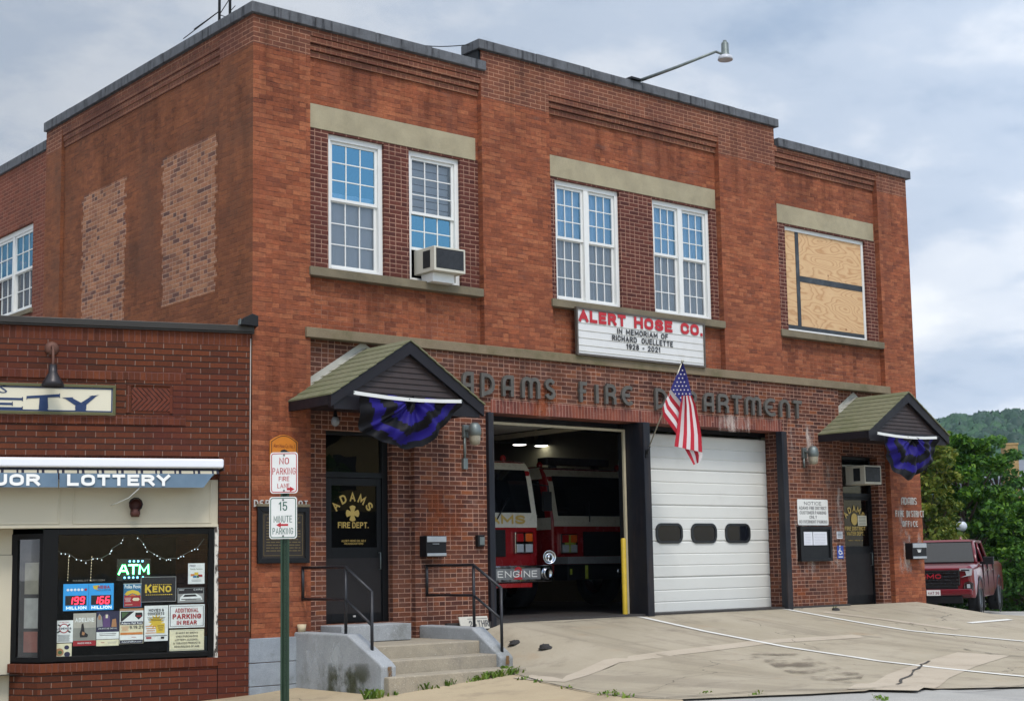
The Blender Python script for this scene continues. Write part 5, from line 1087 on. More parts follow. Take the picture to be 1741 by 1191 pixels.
# lamp on the parapet, aerial and wire
e0 = np.array([7.45, -.02, 8.98]); e1 = Yp(1217, 88, -1.25)
rl = thing('parapet_lamp', 'grey bell shaded lamp on a long arm over the centre parapet', 'lamp', tuple(e0)); m = MB(); m.tube([e0, e0+(e1-e0)*.5+np.array([0, 0, -.01]), e1], [.032, .028, .024]); m.build('arm', GALV, rl)
m = MB(); m.box(e0[0]-.22, e0[0]+.06, -.10, .12, 8.975, 9.01); m.tube([e0+np.array([-.1, 0, -.02]), e0+np.array([-.1, 0, .05])], .03); m.build('base_plate', BLACKM, rl)
hc = Dp(1233, 92, float((e1-CAM)@FW)+.05)
m = MB(); m.lathe([(.0, .30), (.03, .295), (.037, .265), (.054, .255), (.062, .235), (.066, .07), (.085, .03)], hc+np.array([0, 0, -.06]), n=20); m.tube([e1, hc+np.array([-.04, 0, -.02])], .022); m.build('ballast_housing', GALV, rl)
m = MB(); m.lathe([(.075, .04), (.115, .015), (.132, -.035), (.122, -.048), (.06, -.02), (0, -.015)], hc+np.array([0, 0, -.06]), n=24); m.build('shade', pm('lamp_shade_enamel', S(176,178,184), .4, var=.1), rl)
an = thing('aerial', 'thin lattice aerial mast behind the left parapet', 'aerial', (1.0, 2.8, 8.1)); m = MB()
pa_, pb_ = Xp(373, 30, .6), Xp(391, 20, .6)
for p in (pa_, pb_): m.tube([(p[0], p[1], 8.1), (p[0], p[1], 11.2)], .022)
for i in range(6): z0 = 8.9+i*.32; m.tube([(pa_[0], pa_[1], z0), (pb_[0], pb_[1], z0+.16)], .007); m.tube([(pb_[0], pb_[1], z0+.16), (pa_[0], pa_[1], z0+.32)], .007)
m.build('mast', BLACKM, an); m = MB(); q = Xp(376, 32, .6); 
for ex, ey in ((312, 66), (330, 50)): p = Xp(ex, ey, .6); m.tube([pa_+np.array([0, 0, .1]), p], .008, 5)
p = Xp(400, 10, .6); m.tube([pb_, p], .006, 5); m.build('guy_wire', BLACKM, an)
wr = MB(); A, B = Yp(640, 58, .3), Yp(800, 76, .2); wr.tube([A+(B-A)*i/12+np.array([0, 0, -.10*sin(pi*i/12)]) for i in range(13)], .008, 5); tag(wr.build('overhead_wire', BLACKM, None, origin=A), 'thin black wire slung along the left parapet to the centre coping', 'wire')
# small things by the walls
q = Yp(513, 1072, -.08); q[2] = -.035; m = MB(); m.lathe([(.0, .0), (.05, .0), (.062, .10), (.056, .10), (.045, .01), (0, .01)], q, n=14); tag(m.build('paper_cup', pm('stained_cup', S(186,170,140), .7, var=.15, dirt=S(120,96,60), dirt_amt=.6), None, origin=q), 'small stained white cup left on top of the left cheek wall', 'cup')
q0 = Yp(781, 1066, -.12); q1 = Yp(829, 1046, -.12); bl = thing('painted_board', 'small white board with black lettering leaning behind the right handrail', 'board', ((q0[0]+q1[0])/2, -.1, q0[2])); tl = lambda u, v: (u, -.16+(v-q0[2])*.35, v)
m = MB(); m.prism([(q0[0], q0[2]-.03), (q1[0], q0[2]-.03), (q1[0], q1[2]), (q0[0], q1[2])], lambda u, v, d: (u, -.16+(v-q0[2])*.35+d, v), 0, .015); m.build('panel', DIRTYW, bl)
m = MB(); W = q1[0]-q0[0]; H = q1[2]-q0[2]; P = lambda u, v: (u, tl(u, v)[1]-.006, v); sign_text(m, '24', q0[0]+W*.30, q0[0]+W*.56, q0[2], q0[2]+H*.62, P, 0, .2); sign_text(m, 'THR', q0[0]+W*.60, q0[0]+W*.99, q0[2], q0[2]+H*.62, P, 0, .2)
m.box(q0[0]+W*.28, q0[0]+W*.98, tl(0, q0[2]+H*.8)[1]-.006, tl(0, q0[2]+H*.8)[1]-.003, q0[2]+H*.76, q0[2]+H*.80); m.build('lettering', pm('faded_grey_lettering', S(96,96,96), .8, var=.2), bl)
def lump(name, lab, cat, p, r, mat):
    m = MB(); n = 9; pr = random.Random(int(p[0]*100)); vs = []; fs = []
    for i in range(5):
        for j in range(n): a = 2*pi*j/n; k = cos(pi/2*i/4.6); q = pr.uniform(.75, 1.2); vs.append((p[0]+r[0]*k*cos(a)*q, p[1]+r[1]*k*sin(a)*q, p[2]+r[2]*sin(pi/2*i/4)*pr.uniform(.8, 1.1)))
    for i in range(4):
        for j in range(n): fs.append([i*n+j, i*n+(j+1) % n, (i+1)*n+(j+1) % n, (i+1)*n+j])
    fs.append([4*n+j for j in range(n)]); m.add(vs, fs, 0, True); return tag(m.build(name, mat, None, origin=p), lab, cat)
TAR = pm('tar', S(46,44,43), .9, var=.2)
lump('tar_clod', 'black lump of tar lying at the left edge of the apron', 'tar lump', Gp(927, 1102), (.10, .09, .07), TAR)
lump('tar_clod', 'dark broken scrap on the kerb beside the right handrail foot', 'tar lump', Gp(876, 1094), (.11, .07, .06), TAR)
lump('door_wedge', 'dark flat scrap on the ground by the right hand door', 'scrap', Gp(1421, 1037), (.10, .07, .05), TAR)
# yellow guard post inside the open bay
q = Yp(1063, 1043, .20); yb_ = thing('bollard', 'yellow painted guard post inside the right edge of the open bay', 'bollard', (q[0], .2, -.05))
YEL = pm('yellow_bollard_paint', S(190,160,40), .5, var=.12, scale=8, dirt=S(120,96,40), dirt_amt=.4); zt_ = Yp(1064, 914, .2)[2]
m = MB(); m.lathe([(.042, -.06), (.042, zt_-.03), (.03, zt_-.004), (0, zt_)], (q[0], .2, 0), n=18); m.build('post', YEL, yb_)

# street sign pole in the foreground
dep = 16.2; gp = Gp(483, 1205); dep = float((gp-CAM)@FW)
def sg(px, py, o=0): return Dp(px, py, dep-o)
sp_ = thing('sign_post', 'green steel post with two white parking signs near the left corner', 'street sign', tuple(gp))
PGR = pm('green_post_paint', S(40,62,46), .5, .3, var=.2, scale=8); b0, b1 = sg(482, 1240), sg(484.5, 770)
ax = R_*1.0; fwd = np.array([FW[0], FW[1], 0]); fwd /= np.linalg.norm(fwd); rt = np.array([fwd[1], -fwd[0], 0])
def pq(u, v, d): p = np.array([b1[0], b1[1], 0])+rt*u+fwd*d; return (p[0], p[1], v)
m = MB(); m.prism([(-.052, 0), (-.030, 0), (-.022, .035), (.022, .035), (.030, 0), (.052, 0), (.052, .006), (.036, .006), (.027, .042), (-.027, .042), (-.036, .006), (-.052, .006)], lambda u, v, d: pq(u, d, v), b0[2], b1[2]+.02)
m.build('post', PGR, sp_)
m = MB(); z = -.55
while z < b1[2]: m.lathe([(0, 0), (.0055, 0)], pq(0, z, .034), tuple(-fwd), 8); z += .0508
m.build('bolt_holes', DARK, sp_)
def street_sign(p0, p1, col, parts, arrow):
    c0, c1 = sg(*p0), sg(*p1); cx = b1; u0 = float((c0-cx)@rt); u1 = float((c1-cx)@rt); z0, z1 = c0[2], c1[2]
    m = MB(); PR = lambda u, v, d: pq(u, v, -.006-d); m.prism(rrect(u0, u1, z0, z1, .035), PR, 0, .003); s_ = m.build('sign', WHITE, sp_)
    m = MB(); m.stroke(rrect(u0+.016, u1-.016, z0+.016, z1-.016, .028), .009, PR, .003, .005, closed=True); W = u1-u0; H = z1-z0
    for tx, a, b, f0, f1 in parts: sign_text(m, tx, u0+W*a, u0+W*b, z0+H*f0, z0+H*f1, lambda u, v: pq(u, v, -.0095), 0, .14)
    m.build('lettering', col, s_)
    m = MB(); (a, b, f0, dr) = arrow; x0, x1 = u0+W*a, u0+W*b; zc = z0+H*f0; hx = x1 if dr > 0 else x0; tx_ = x0 if dr > 0 else x1
    for poly in ([(tx_, zc-.012), (hx-dr*.05, zc-.012), (hx-dr*.05, zc+.012), (tx_, zc+.012)], [(hx-dr*.055, zc-.032), (hx, zc), (hx-dr*.055, zc+.032)]): m.prism(poly, PR, .003, .005)
    m.build('arrow', T_RED, s_); m = MB()
    for f0 in (.07, .93): m.lathe([(.012, 0), (.012, .006), (0, .008)], pq((u0+u1)/2, z0+H*f0, -.009), tuple(-fwd), 8)
    m.build('bolt', GALV, s_)
street_sign((461, 839), (506.5, 768), T_RED, [('NO', .33, .68, .71, .87), ('PARKING', .08, .92, .46, .62), ('FIRE', .31, .69, .30, .41), ('LANE', .26, .70, .13, .24)], (.60, .88, .10, 1))
street_sign((461, 916), (506.5, 844), T_GREEN, [('15', .34, .65, .67, .88), ('MINUTE', .16, .82, .39, .55), ('PARKING', .12, .86, .11, .26)], (.25, .68, .33, -1))
# ------------------------------------------------------------------ the shop on the left (own axes: u along the front, w into the building, z up)
SH = thing('corner_shop', 'single storey dark red brick shop with a storefront window and blue awning', 'shop', SO, SA)
def sb(m, name, mats, parent=SH, **k): return m.build(name, mats, parent, local=True, **k)
m = MB(); ZT = 3.975; UL = -7.0
wall(m, -0.42, -0.002, -1.4, 1.90, 0, 0); wall(m, UL, -0.002, 2.30, 3.80, 0, 0); wall(m, -0.42, -0.002, 1.90, 2.10, 0, 0); wall(m, -0.42, -0.002, 2.10, 2.30, 0.0, 1); wall(m, UL, -0.42, 2.0, 2.30, .03, 1)
wall(m, UL, -0.002, 3.80, ZT, 0, 1)
m.quad((-.42, 0, -1.4), (-.42, 0, 2.1), (-.42, .4, 2.1), (-.42, .4, -1.4), 0); m.quad((-.002, 0, -1.4), (-.002, .35, -1.4), (-.002, .35, ZT), (-.002, 0, ZT), 0)
m.quad((UL, 0.3, 2), (UL, 6, 2), (UL, 6, ZT), (UL, .3, ZT), 0)
sb(m, 'brick_front', [B_SHOP, B_SHOPS])
m = MB()                                                       # raised brick frame round the sign and herringbone panel
h0, h1 = Sp(316, 634), Sp(316, 723); ur, zt_, zb_ = h0[0], h0[2], h1[2]
m.box(UL, ur, -.022, -.001, zt_-.115, zt_, 1); m.box(UL, ur, -.022, -.001, zb_, zb_+.115, 1)
p0, p1 = Sp(224, 659), Sp(291, 699)
m.box(p1[0]+.02, ur, -.020, -.001, zb_+.117, zt_-.117, 0); m.box(p1[0]-.02, p1[0]+.018, -.016, -.001, p1[2]-.03, p0[2]+.03, 1)
m.box(p0[0]-.07, p0[0]-.012, -.016, -.001, p1[2]-.03, p0[2]+.03, 1)
m.box(p0[0]-.07, p1[0]+.02, -.017, -.001, p0[2]+.032, p0[2]+.10, 0); m.box(-1.76, p0[0]-.072, -.015, -.001, zb_+.117, zt_-.117, 0)
sb(m, 'brick_surround', [B_SHOP, B_SHOPS], bevel=.003)
HB = pm('herringbone_brick', S(96,44,26), .9, var=.3, scale=9, bump=.003); m = MB(); W = p1[0]-p0[0]; H = p0[2]-p1[2]; mid = p1[2]+H/2; n = 8; st_ = W/n
m.box(p0[0], p1[0], -.003, -.001, p1[2], p0[2], 1)
for i in range(-3, n):
    for s_, (za, zb2) in ((1, (p0[2], mid)), (-1, (p1[2], mid))):
        a = p0[0]+i*st_+.008; b = a+st_-.016; k = st_*2.2
        q = [(a, za), (b, za), (b+k, zb2), (a+k, zb2)]
        c = [(min(max(x, p0[0]), p1[0]), z) for x, z in q]
        # clip the slanting bricks to the panel
        def at(x0, z0, x1, z1, X): t_ = (X-x0)/(x1-x0); return (X, z0+(z1-z0)*t_)
        def clip(poly, X, keep):
            o = []
            for j in range(len(poly)):
                A, B = poly[j], poly[(j+1) % len(poly)]; ia, ib = keep(A[0], X), keep(B[0], X)
                if ia: o.append(A)
                if ia != ib: o.append(at(*A, *B, X))
            return o
        c = clip(clip(q, p0[0], lambda x, X: x >= X), p1[0], lambda x, X: x <= X) if True else c
        if len(c) > 2: m.prism(c, lambda u, v, d: (u, d, v), -.012+.002*((i+n) % 3), -.003, 0)
sb(m, 'herringbone_panel', [HB, pm('raked_mortar', S(40,24,18), .95)])
m = MB(); m.box(UL, .03, -.07, .35, 3.985, 4.07); m.box(UL, .035, -.055, .0, 3.962, 3.985); sb(m, 'metal_cornice', pm('bronze_cornice_metal', S(50,46,42), .45, .4, var=.15, scale=2), bevel=.006)
m = MB(); m.box(UL, -0.01, .35, 5.5, 3.84, 3.90); sb(m, 'flat_roof', COPE)
# storefront joinery
PANELC = pm('cream_panel', S(188,180,158), .6, var=.06, scale=1.2, dirt=S(120,112,92), dirt_amt=.3); f1 = Sp(370, 895)
zf = f1[2]
m = MB(); m.box(UL, -.425, .035, .10, zf, 2.0)
for a, b in ((-6.9, -2.44), (-2.26, -.52)): m.stroke([(a, zf+.06), (b, zf+.06), (b, 1.96), (a, 1.96)], .02, lambda u, v, d: (u, d, v), .025, .035, closed=True)
m.box(UL, -.425, .0, .035, zf, zf+.035); sb(m, 'fascia_panel', PANELC, bevel=.003)
PEEL = NT('peeling_white_paint'); _v = PEEL.obj(); _n = PEEL.rng(PEEL.noise(_v, 9, 5, .7, (1, 1, .35)), .5, .56, 0, 1, True); PEEL = PEEL.fin(PEEL.mix(_n, S(200,196,186), S(60,52,46)), .7)
m = MB(); m.box(-.47, -.422, .0, .12, -.32, zf-.002); sb(m, 'peeling_post', PEEL)
BLKF = pm('black_window_frame', S(8,8,9), .4, var=.1, spec=.2)
wx0, wx1 = Sp(76, 1000, -.05)[0], -.475; wz0, wz1 = -.30, zf-.015; gx0_, gx1_ = Sp(98, 1000, -.05)[0], -.545
gz0, gz1 = -.235, Sp(220, 908, -.05)[2]
m = MB(); m.box(wx0-.03, gx0_, .03, .11, wz0, wz1); m.box(gx1_, wx1, .03, .11, wz0, wz1); m.box(gx0_, gx1_, .03, .11, gz1, wz1); m.box(gx0_, gx1_, .03, .11, wz0, gz0)
wf = sb(m, 'shop_window', BLKF, bevel=.004)
m = MB(); m.quad((gx0_, .06, gz0), (gx1_, .06, gz0), (gx1_, .06, gz1), (gx0_, .06, gz1)); sb(m, 'pane', GLASS_SHOP, wf)
# the return of the shop window running back to the door
ra = (wx0-.03, .05); rb = (wx0-.40, .42)
def rp(t_, z, o=0): return (ra[0]+(rb[0]-ra[0])*t_+o*.7, ra[1]+(rb[1]-ra[1])*t_+o*.7, z)
m = MB()
for a, b, c, d in ((0, .10, wz0, wz1-.05), (.78, 1, wz0, wz1-.05), (.10, .78, wz1-.12, wz1-.05), (.10, .78, wz0, wz0+.06)):
    m.add([rp(a, c), rp(b, c), rp(b, d), rp(a, d), rp(a, c, .06), rp(b, c, .06), rp(b, d, .06), rp(a, d, .06)], [[0, 1, 2, 3], [4, 7, 6, 5], [0, 4, 5, 1], [2, 6, 7, 3], [1, 5, 6, 2], [0, 3, 7, 4]])
rf = sb(m, 'return_window', BLKF); m = MB(); m.quad(rp(.1, wz0+.06, .02), rp(.78, wz0+.06, .02), rp(.78, wz1-.12, .02), rp(.1, wz1-.12, .02)); sb(m, 'pane', GLASS_RET, rf)
m = MB()
for z0, z1, k in ((.55, .95, 0), (.12, .50, 1), (-.18, .08, 2)): m.quad(rp(.25, z0, .08), rp(.68, z0, .08), rp(.68, z1, .08), rp(.25, z1, .08), k)
sb(m, 'window_poster', [pm('cream_poster', S(150,146,130), .8), pm('white_poster', S(176,178,176), .8), pm('coral_poster', S(150,84,70), .8)], rf)
m = MB(); m.box(rb[0]-.30, rb[0]+.02, .40, .50, -1.2, 1.05); m.box(UL, rb[0]+.02, .41, .5, 1.055, 1.95); m.box(UL, wx0, .10, .42, zf+.002, zf+.02); sb(m, 'entry_panelling', PANELC, bevel=.003)
m = MB(); m.box(UL, rb[0]-.31, .47, .5, -1.2, 1.06); sb(m, 'shop_door', BLKF)
m = MB(); bu = -2.66
m.prism([(-.43, .0), (bu, .0), (bu-.32, .36), (bu-.32, .8), (-.43, .8)], lambda u, v, d: (u, v, d), -1.4, -.43, 0); sb(m, 'bulkhead', B_SHOP)
m = MB(); m.prism([(-.425, -.03), (bu-.01, -.03), (bu-.35, .35), (bu-.32, .42), (bu, .10), (-.425, .10)], lambda u, v, d: (u, v, d), -.428, -.318, 0); sb(m, 'brick_sill', B_SHOPS, bevel=.006)
# shop interior, dim, with shelves
m = MB(); m.quad((UL, 3.2, -1), (0, 3.2, -1), (0, 3.2, 2.4), (UL, 3.2, 2.4)); m.quad((UL, .45, 2.3), (0, .45, 2.3), (0, 3.2, 2.3), (UL, 3.2, 2.3)); m.quad((UL, .2, -.45), (0, .2, -.45), (0, 3.2, -.45), (UL, 3.2, -.45)); m.quad((-.1, .12, -1), (-.1, 3.2, -1), (-.1, 3.2, 2.3), (-.1, .12, 2.3)); m.quad((-4.2, .55, -1), (-4.2, 3.2, -1), (-4.2, 3.2, 2.3), (-4.2, .55, 2.3))
m.box(-4.1, -.2, 2.2, 2.5, -.4, 1.3); m.box(gx0_, gx1_, .10, .5, -.33, -.26)
sb(m, 'shop_interior', pm('dim_shop_wall', S(16,22,15), .9, var=.4, scale=4))
# awning
AW_W = pm('white_awning_cassette', S(222,224,230), .4, var=.03); AW_B = pm('faded_blue_canvas', S(92,114,132), .8, var=.1, scale=3, dirt=S(74,96,116), dirt_amt=.4); AW_K = pm('dark_stripe_and_shade', S(28,30,48), .8, var=.1); AW_C = pm('cream_canvas', S(170,164,144), .8, var=.1)
OF = .30; c0 = Sp(381, 789, OF); z1 = Sp(200, 778, OF)[2]; z0 = Sp(200, 794, OF)[2]; ue = c0[0]
aw = thing('awning', 'faded blue canvas awning lettered LOTTERY under a long white roller box', 'awning', SO, SA)
m = MB(); m.box(UL, ue, -OF, -.02, z0, z1); sb(m, 'roller_box', AW_W, aw, bevel=.025, seg=3); m = MB(); m.box(ue-.015, ue+.004, -OF+.01, -.02, z0-.03, z0+.04); sb(m, 'end_cap', TRIM, aw)
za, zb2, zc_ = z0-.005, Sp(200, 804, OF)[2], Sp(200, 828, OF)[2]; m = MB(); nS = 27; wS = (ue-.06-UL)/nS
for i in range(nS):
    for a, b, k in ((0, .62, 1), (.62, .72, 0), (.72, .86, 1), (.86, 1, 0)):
        x0, x1 = UL+(i+a)*wS, UL+(i+b)*wS; zm = za+(zb2-za)*.42; ym = -OF+.06-.04*.42; m.quad((x0, -OF+.06, za), (x1, -OF+.06, za), (x1, ym, zm), (x0, ym, zm), 0); m.quad((x0, ym, zm), (x1, ym, zm), (x1, -OF+.02, zb2), (x0, -OF+.02, zb2), k)  # upper band: navy that also paints in the shade under the roller box
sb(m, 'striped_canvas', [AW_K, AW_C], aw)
m = MB(); us = Sp(100, 815, OF)[0]; uE = Sp(364, 803, OF)[0]; uE2 = Sp(346, 827, OF)[0]
for a, b, a2, b2_ in ((UL, us-.008, UL, us-.008), (us+.008, uE, us+.008, uE2)):
    n = 30
    for i in range(n):
        f = lambda t_, w0, w1: w0+(w1-w0)*t_
        xa, xb, xc, xd = f(i/n, a, b), f((i+1)/n, a, b), f((i+1)/n, a2, b2_), f(i/n, a2, b2_); ph = lambda x: .006*sin(x*5)
        m.add([(xa, -OF+.018+ph(xa), zb2), (xb, -OF+.018+ph(xb), zb2), (xc, -OF-.005+2*ph(xc), zc_), (xd, -OF-.005+2*ph(xd), zc_)], [[0, 1, 2, 3]], 0, True)
sb(m, 'valance', AW_B, aw)
m = MB(); m.quad((uE, -OF+.018, zb2), (uE+.05, -.05, zb2), (uE2+.02, -.05, zc_+.05), (uE2, -OF-.004, zc_)); sb(m, 'side_flap', AW_B, aw)
def vp(u, v): t_ = (v-zc_)/(zb2-zc_); return (u, -OF-.024+.022*t_, v)
m = MB(); H = zb2-zc_; sign_text(m, 'LOTTERY', Sp(114, 815, OF)[0], Sp(289, 815, OF)[0], zc_+H*.10, zc_+H*.92, vp, 0, .26, d=.001); uR = Sp(68, 815, OF)[0]; sign_text(m, 'LIQUOR', uR-1.0, uR, zc_+H*.10, zc_+H*.92, vp, 0, .26, d=.001); sb(m, 'lettering', T_WHITE, aw)
# sign board
s0, s1 = Sp(197, 655, .05), Sp(197, 706, .05); us_, zt2, zb3 = s0[0], s0[2], s1[2]
sg_ = thing('shop_sign', 'cream sign board with navy serif letters in a green frame on the shop', 'sign', SO, SA); SC = pm('cream_sign_paint', S(206,200,178), .5, var=.03, scale=2); SGn = pm('olive_sign_frame', S(80,78,40), .5, var=.1)
m = MB(); m.box(UL+.5, us_, -.05, -.023, zb3, zt2); sb(m, 'board', SC, sg_)
m = MB(); P3s = lambda u, v, d: (u, d, v); m.stroke([(UL+.52, zb3+.018), (us_-.018, zb3+.018), (us_-.018, zt2-.018), (UL+.52, zt2-.018)], .036, P3s, -.075, -.05, closed=True); sb(m, 'frame', SGn, sg_, bevel=.004)
m = MB(); m.stroke([(UL+.56, zb3+.048), (us_-.048, zb3+.048), (us_-.048, zt2-.048), (UL+.56, zt2-.048)], .016, P3s, -.055, -.05, closed=True)
def sx(px): return Sp(px, 680, .055)[0]
def szz(py): return Sp(100, py, .055)[2]
# flared serif capitals
def slab(pts): m.prism(pts, P3s, -.056, -.05)
def ucap(kind, xa, xb, za, zb_):
    X = lambda t_: xa+(xb-xa)*t_; Z = lambda t_: za+(zb_-za)*t_
    if kind == 'T':
        slab([(X(0), Z(.92)), (X(0), Z(.66)), (X(.03), Z(.76)), (X(.97), Z(.90)), (X(1), Z(.82)), (X(1), Z(1.16)), (X(.97), Z(1.10))]); slab([(X(.37), Z(.1)), (X(.65), Z(.1)), (X(.63), Z(.86)), (X(.39), Z(.84))]); slab([(X(.34), Z(0)), (X(.66), Z(0)), (X(.62), Z(.11)), (X(.40), Z(.11))])
    if kind == 'Y':
        slab([(X(0), Z(.82)), (X(.30), Z(.86)), (X(.28), Z(.80)), (X(.54), Z(.48)), (X(.34), Z(.36)), (X(.08), Z(.76))]); slab([(X(.50), Z(.50)), (X(.82), Z(1.0)), (X(.72), Z(.94)), (X(1), Z(1.05)), (X(.94), Z(.98)), (X(.66), Z(.40))])
        slab([(X(.35), Z(.1)), (X(.66), Z(.1)), (X(.66), Z(.46)), (X(.36), Z(.46))]); slab([(X(.34), Z(0)), (X(.66), Z(0)), (X(.63), Z(.11)), (X(.38), Z(.11))])
    if kind == 'E':
        slab([(X(0), Z(0)), (X(.22), Z(0)), (X(.22), Z(.8)), (X(0), Z(.8))])
        for f0, f1, e in ((0, .14, 1), (.28, .42, .7), (.60, .74, 1)): slab([(X(.2), Z(f0)), (X(e), Z(f0)), (X(e), Z(f1)), (X(.2), Z(f1))]); slab([(X(e-.03), Z(f0-.05)), (X(e), Z(f0-.05)), (X(e), Z(f1+.06)), (X(e-.03), Z(f1+.06))])
za, zb_ = szz(697), szz(672); ucap('T', sx(45), sx(102), za, zb_); ucap('Y', sx(106), sx(168), za, zb_+.01); ucap('E', sx(-18), sx(39), za, zb_+.01)
for k, a, b in (('I', -36, -26), ('R', -84, -44), ('A', -130, -92), ('V', -176, -138)): m.text(k, sx(a), sx(b), za, zb_, lambda u, v: (u, -.055, v), 0, .03)
m.text('S', sx(-1), sx(12), szz(670), szz(657), lambda u, v: (u, -.055, v), 0, .0); sb(m, 'lettering', T_NAVY, sg_)
# gooseneck lamp over the sign
g0 = Sp(88, 592); ga = Sp(88, 640, .30); gn = thing('gooseneck_lamp', 'dark bell shaded gooseneck lamp above the shop sign', 'lamp', SO, SA)
m = MB(); m.lathe([(0, 0), (.09, 0), (.085, .03), (.03, .05), (0, .05)], (g0[0], 0, g0[2]), (0, -1, 0), 16)
m.tube([(g0[0], -.04, g0[2]), (g0[0], -.12, g0[2]+.02), (g0[0], -.22, g0[2]-.02), (g0[0], -.28, g0[2]-.10), (g0[0], -.30, g0[2]-.22), (g0[0], -.30, ga[2]+.04)], .016); sb(m, 'arm', pm('rusty_arm', S(96,64,52), .7, .3), gn)
q = Sp(88, 657, .30); zb4 = q[2]; m = MB(); m.lathe([(0, .28), (.05, .28), (.055, .18), (.07, .15), (.12, .07), (.15, .0), (.145, .0), (.11, .07), (0, .12)], (g0[0], -.30, zb4), n=22); sb(m, 'bell_shade', pm('dark_bell_metal', S(44,40,42), .4, .4, var=.1), gn)
# old alarm bell on the fascia
q = Sp(231, 858, .12); ab = thing('alarm_bell', 'small brown rusted alarm bell on the cream fascia panel', 'alarm bell', SO, SA); RST = pm('rusty_brown', S(84,48,40), .6, .3, var=.25, scale=14)
m = MB(); m.lathe([(0, -.04), (.04, -.04), (.075, .0), (.085, .06), (.08, .08)], (q[0], -.04, q[2]), (0, -1, 0), 18); m.lathe([(0, .0), (.06, .0), (.065, -.06), (.05, -.10), (0, -.10)], (q[0], -.06, q[2]-.05), n=14); sb(m, 'bell', RST, ab)
m = MB(); m.tube([(q[0]+.085*cos(a*.6)-.0, -.11, q[2]+.01+.085*sin(a*.6)) for a in range(-2, 6)], .008, 6); sb(m, 'wire_loop', BLACKM, ab)
m = MB(); a = Sp(237, 829, OF); b = Sp(190, 858, .05); m.tube([(a[0], -OF, a[2]), (a[0]-.12, -.22, a[2]-.12), (a[0]-.25, -.12, a[2]-.18), (b[0], .02, b[2])], .006, 5); o = sb(m, 'dangling_cord', T_WHITE, None); o.location = SO; o.rotation_euler = (0, 0, SA); tag(o, 'thin white cord dangling from the awning edge to the fascia', 'cord')
# black end box on the cornice at the join, cable down the join
e0, e1 = Sp(409, 552, .10), Sp(438, 538, .10); eb = thing('parapet_floodlight', 'black floodlight housing on the shop cornice at the corner pier', 'floodlight', SO, SA)
m = MB(); m.prism([(e0[0], e0[2]), (e1[0], e0[2]-.02), (e1[0], e1[2]), (e1[0]-.08, e1[2]+.03), (e0[0]+.02, e1[2]-.04)], P3s, -.16, .05); sb(m, 'housing', BLACKM, eb, bevel=.006); m = MB(); m.box(e0[0]-.012, e0[0]-.002, -.15, .02, e0[2]+.005, e1[2]-.04); sb(m, 'lens', GALV, eb)
cb = thing('cable_run', 'thin pale cable clipped down the join between shop and station', 'cable', SO, SA); m = MB(); m.tube([(-.008, -.012, 3.9), (-.012, -.012, 2.4), (-.012, -.012, 1.85), (-.010, -.012, .0)], .008, 6); m.tube([(-.40, -.012, 1.74), (-.012, -.012, 1.74)], .008, 6); sb(m, 'cable', pm('pale_cable', S(150,140,130), .6), cb)

# ---- what hangs in the shop window (each its own thing)
WO = -.075                                                     # just inside the glass
def poster(name, lab, cat, px0, py0, px1, py1, base, els, slant=0.0, emit=False, grp=None):
    a, b = Sp(px0, py1, WO), Sp(px1, py0, WO); x0, x1, z0, z1 = a[0], b[0], a[2], b[2]; W = x1-x0; H = z1-z0
    o = thing(name, lab, cat, SO, SA, grp); mats = [base]; m = MB(); m.box(x0, x1, .075, .079, z0, z1); sheet_ = m
    sb(m, 'sheet', base, o); groups = {}
    for i, e in enumerate(els):
        k, mat = e[0], e[1]; M_ = groups.setdefault((k if k != 't' else 'print', mat.name), (MB(), mat))[0]; d = .075-.0006*(i+1)-.0006
        if k == 'r': M_.quad((x0+W*e[2], d, z1-H*e[5]), (x0+W*e[3], d, z1-H*e[5]), (x0+W*e[3], d, z1-H*e[4]), (x0+W*e[2], d, z1-H*e[4]))
        elif k == 't':
            if e[6].upper() == e[6] and '(' not in e[6]: sign_text(M_, e[6], x0+W*e[2], x0+W*e[3], z1-H*e[5], z1-H*e[4], lambda u, v: (u, d, v), 0, .24 if e[7] >= .03 else .17, d=.0004)
            else: M_.text(e[6], x0+W*e[2], x0+W*e[3], z1-H*e[5], z1-H*e[4], lambda u, v: (u, d, v), 0, e[7] if len(e) > 7 else .02, e[8] if len(e) > 8 else 0)
        elif k == 'p': M_.add([(x0+W*p[0], d, z1-H*p[1]) for p in e[2]], [list(range(len(e[2])))])
        elif k == 'l':
            for j in range(e[6]): z = z1-H*(e[4]+(e[5]-e[4])*(j+.3)/e[6]); r = .06*((j*37) % 5)/5; M_.quad((x0+W*(e[2]+r), d, z-H*(e[5]-e[4])/e[6]*.3), (x0+W*(e[3]-r), d, z-H*(e[5]-e[4])/e[6]*.3), (x0+W*(e[3]-r), d, z), (x0+W*(e[2]+r), d, z))
    for (k, n_), (M_, mat) in groups.items(): sb(M_, 'print' if k in ('print', 'l') else 'picture', mat, o)
    return o
def pc(n, r, g, b): return pm(n, S(r, g, b), .7, var=.12, scale=18)
pW, pCr, pGy, pK, pR, pB, pY, pO, pNv, pGn, pTn = pc('poster_white', 228,234,232), pc('poster_cream', 226,222,190), pc('poster_grey', 150,152,150), pc('poster_black', 28,28,32), pc('poster_red', 160,36,44), pc('poster_blue', 40,116,160), pc('poster_yellow', 214,186,60), pc('poster_orange', 206,128,60), pc('poster_navy', 40,42,72), pc('poster_green', 70,100,60), pc('poster_tan', 176,130,90)
def pst(name, lab, cat, x0, y0, x1, y1, base, els): return poster(name, lab, cat, x0, y0, x1, y1, base, els)
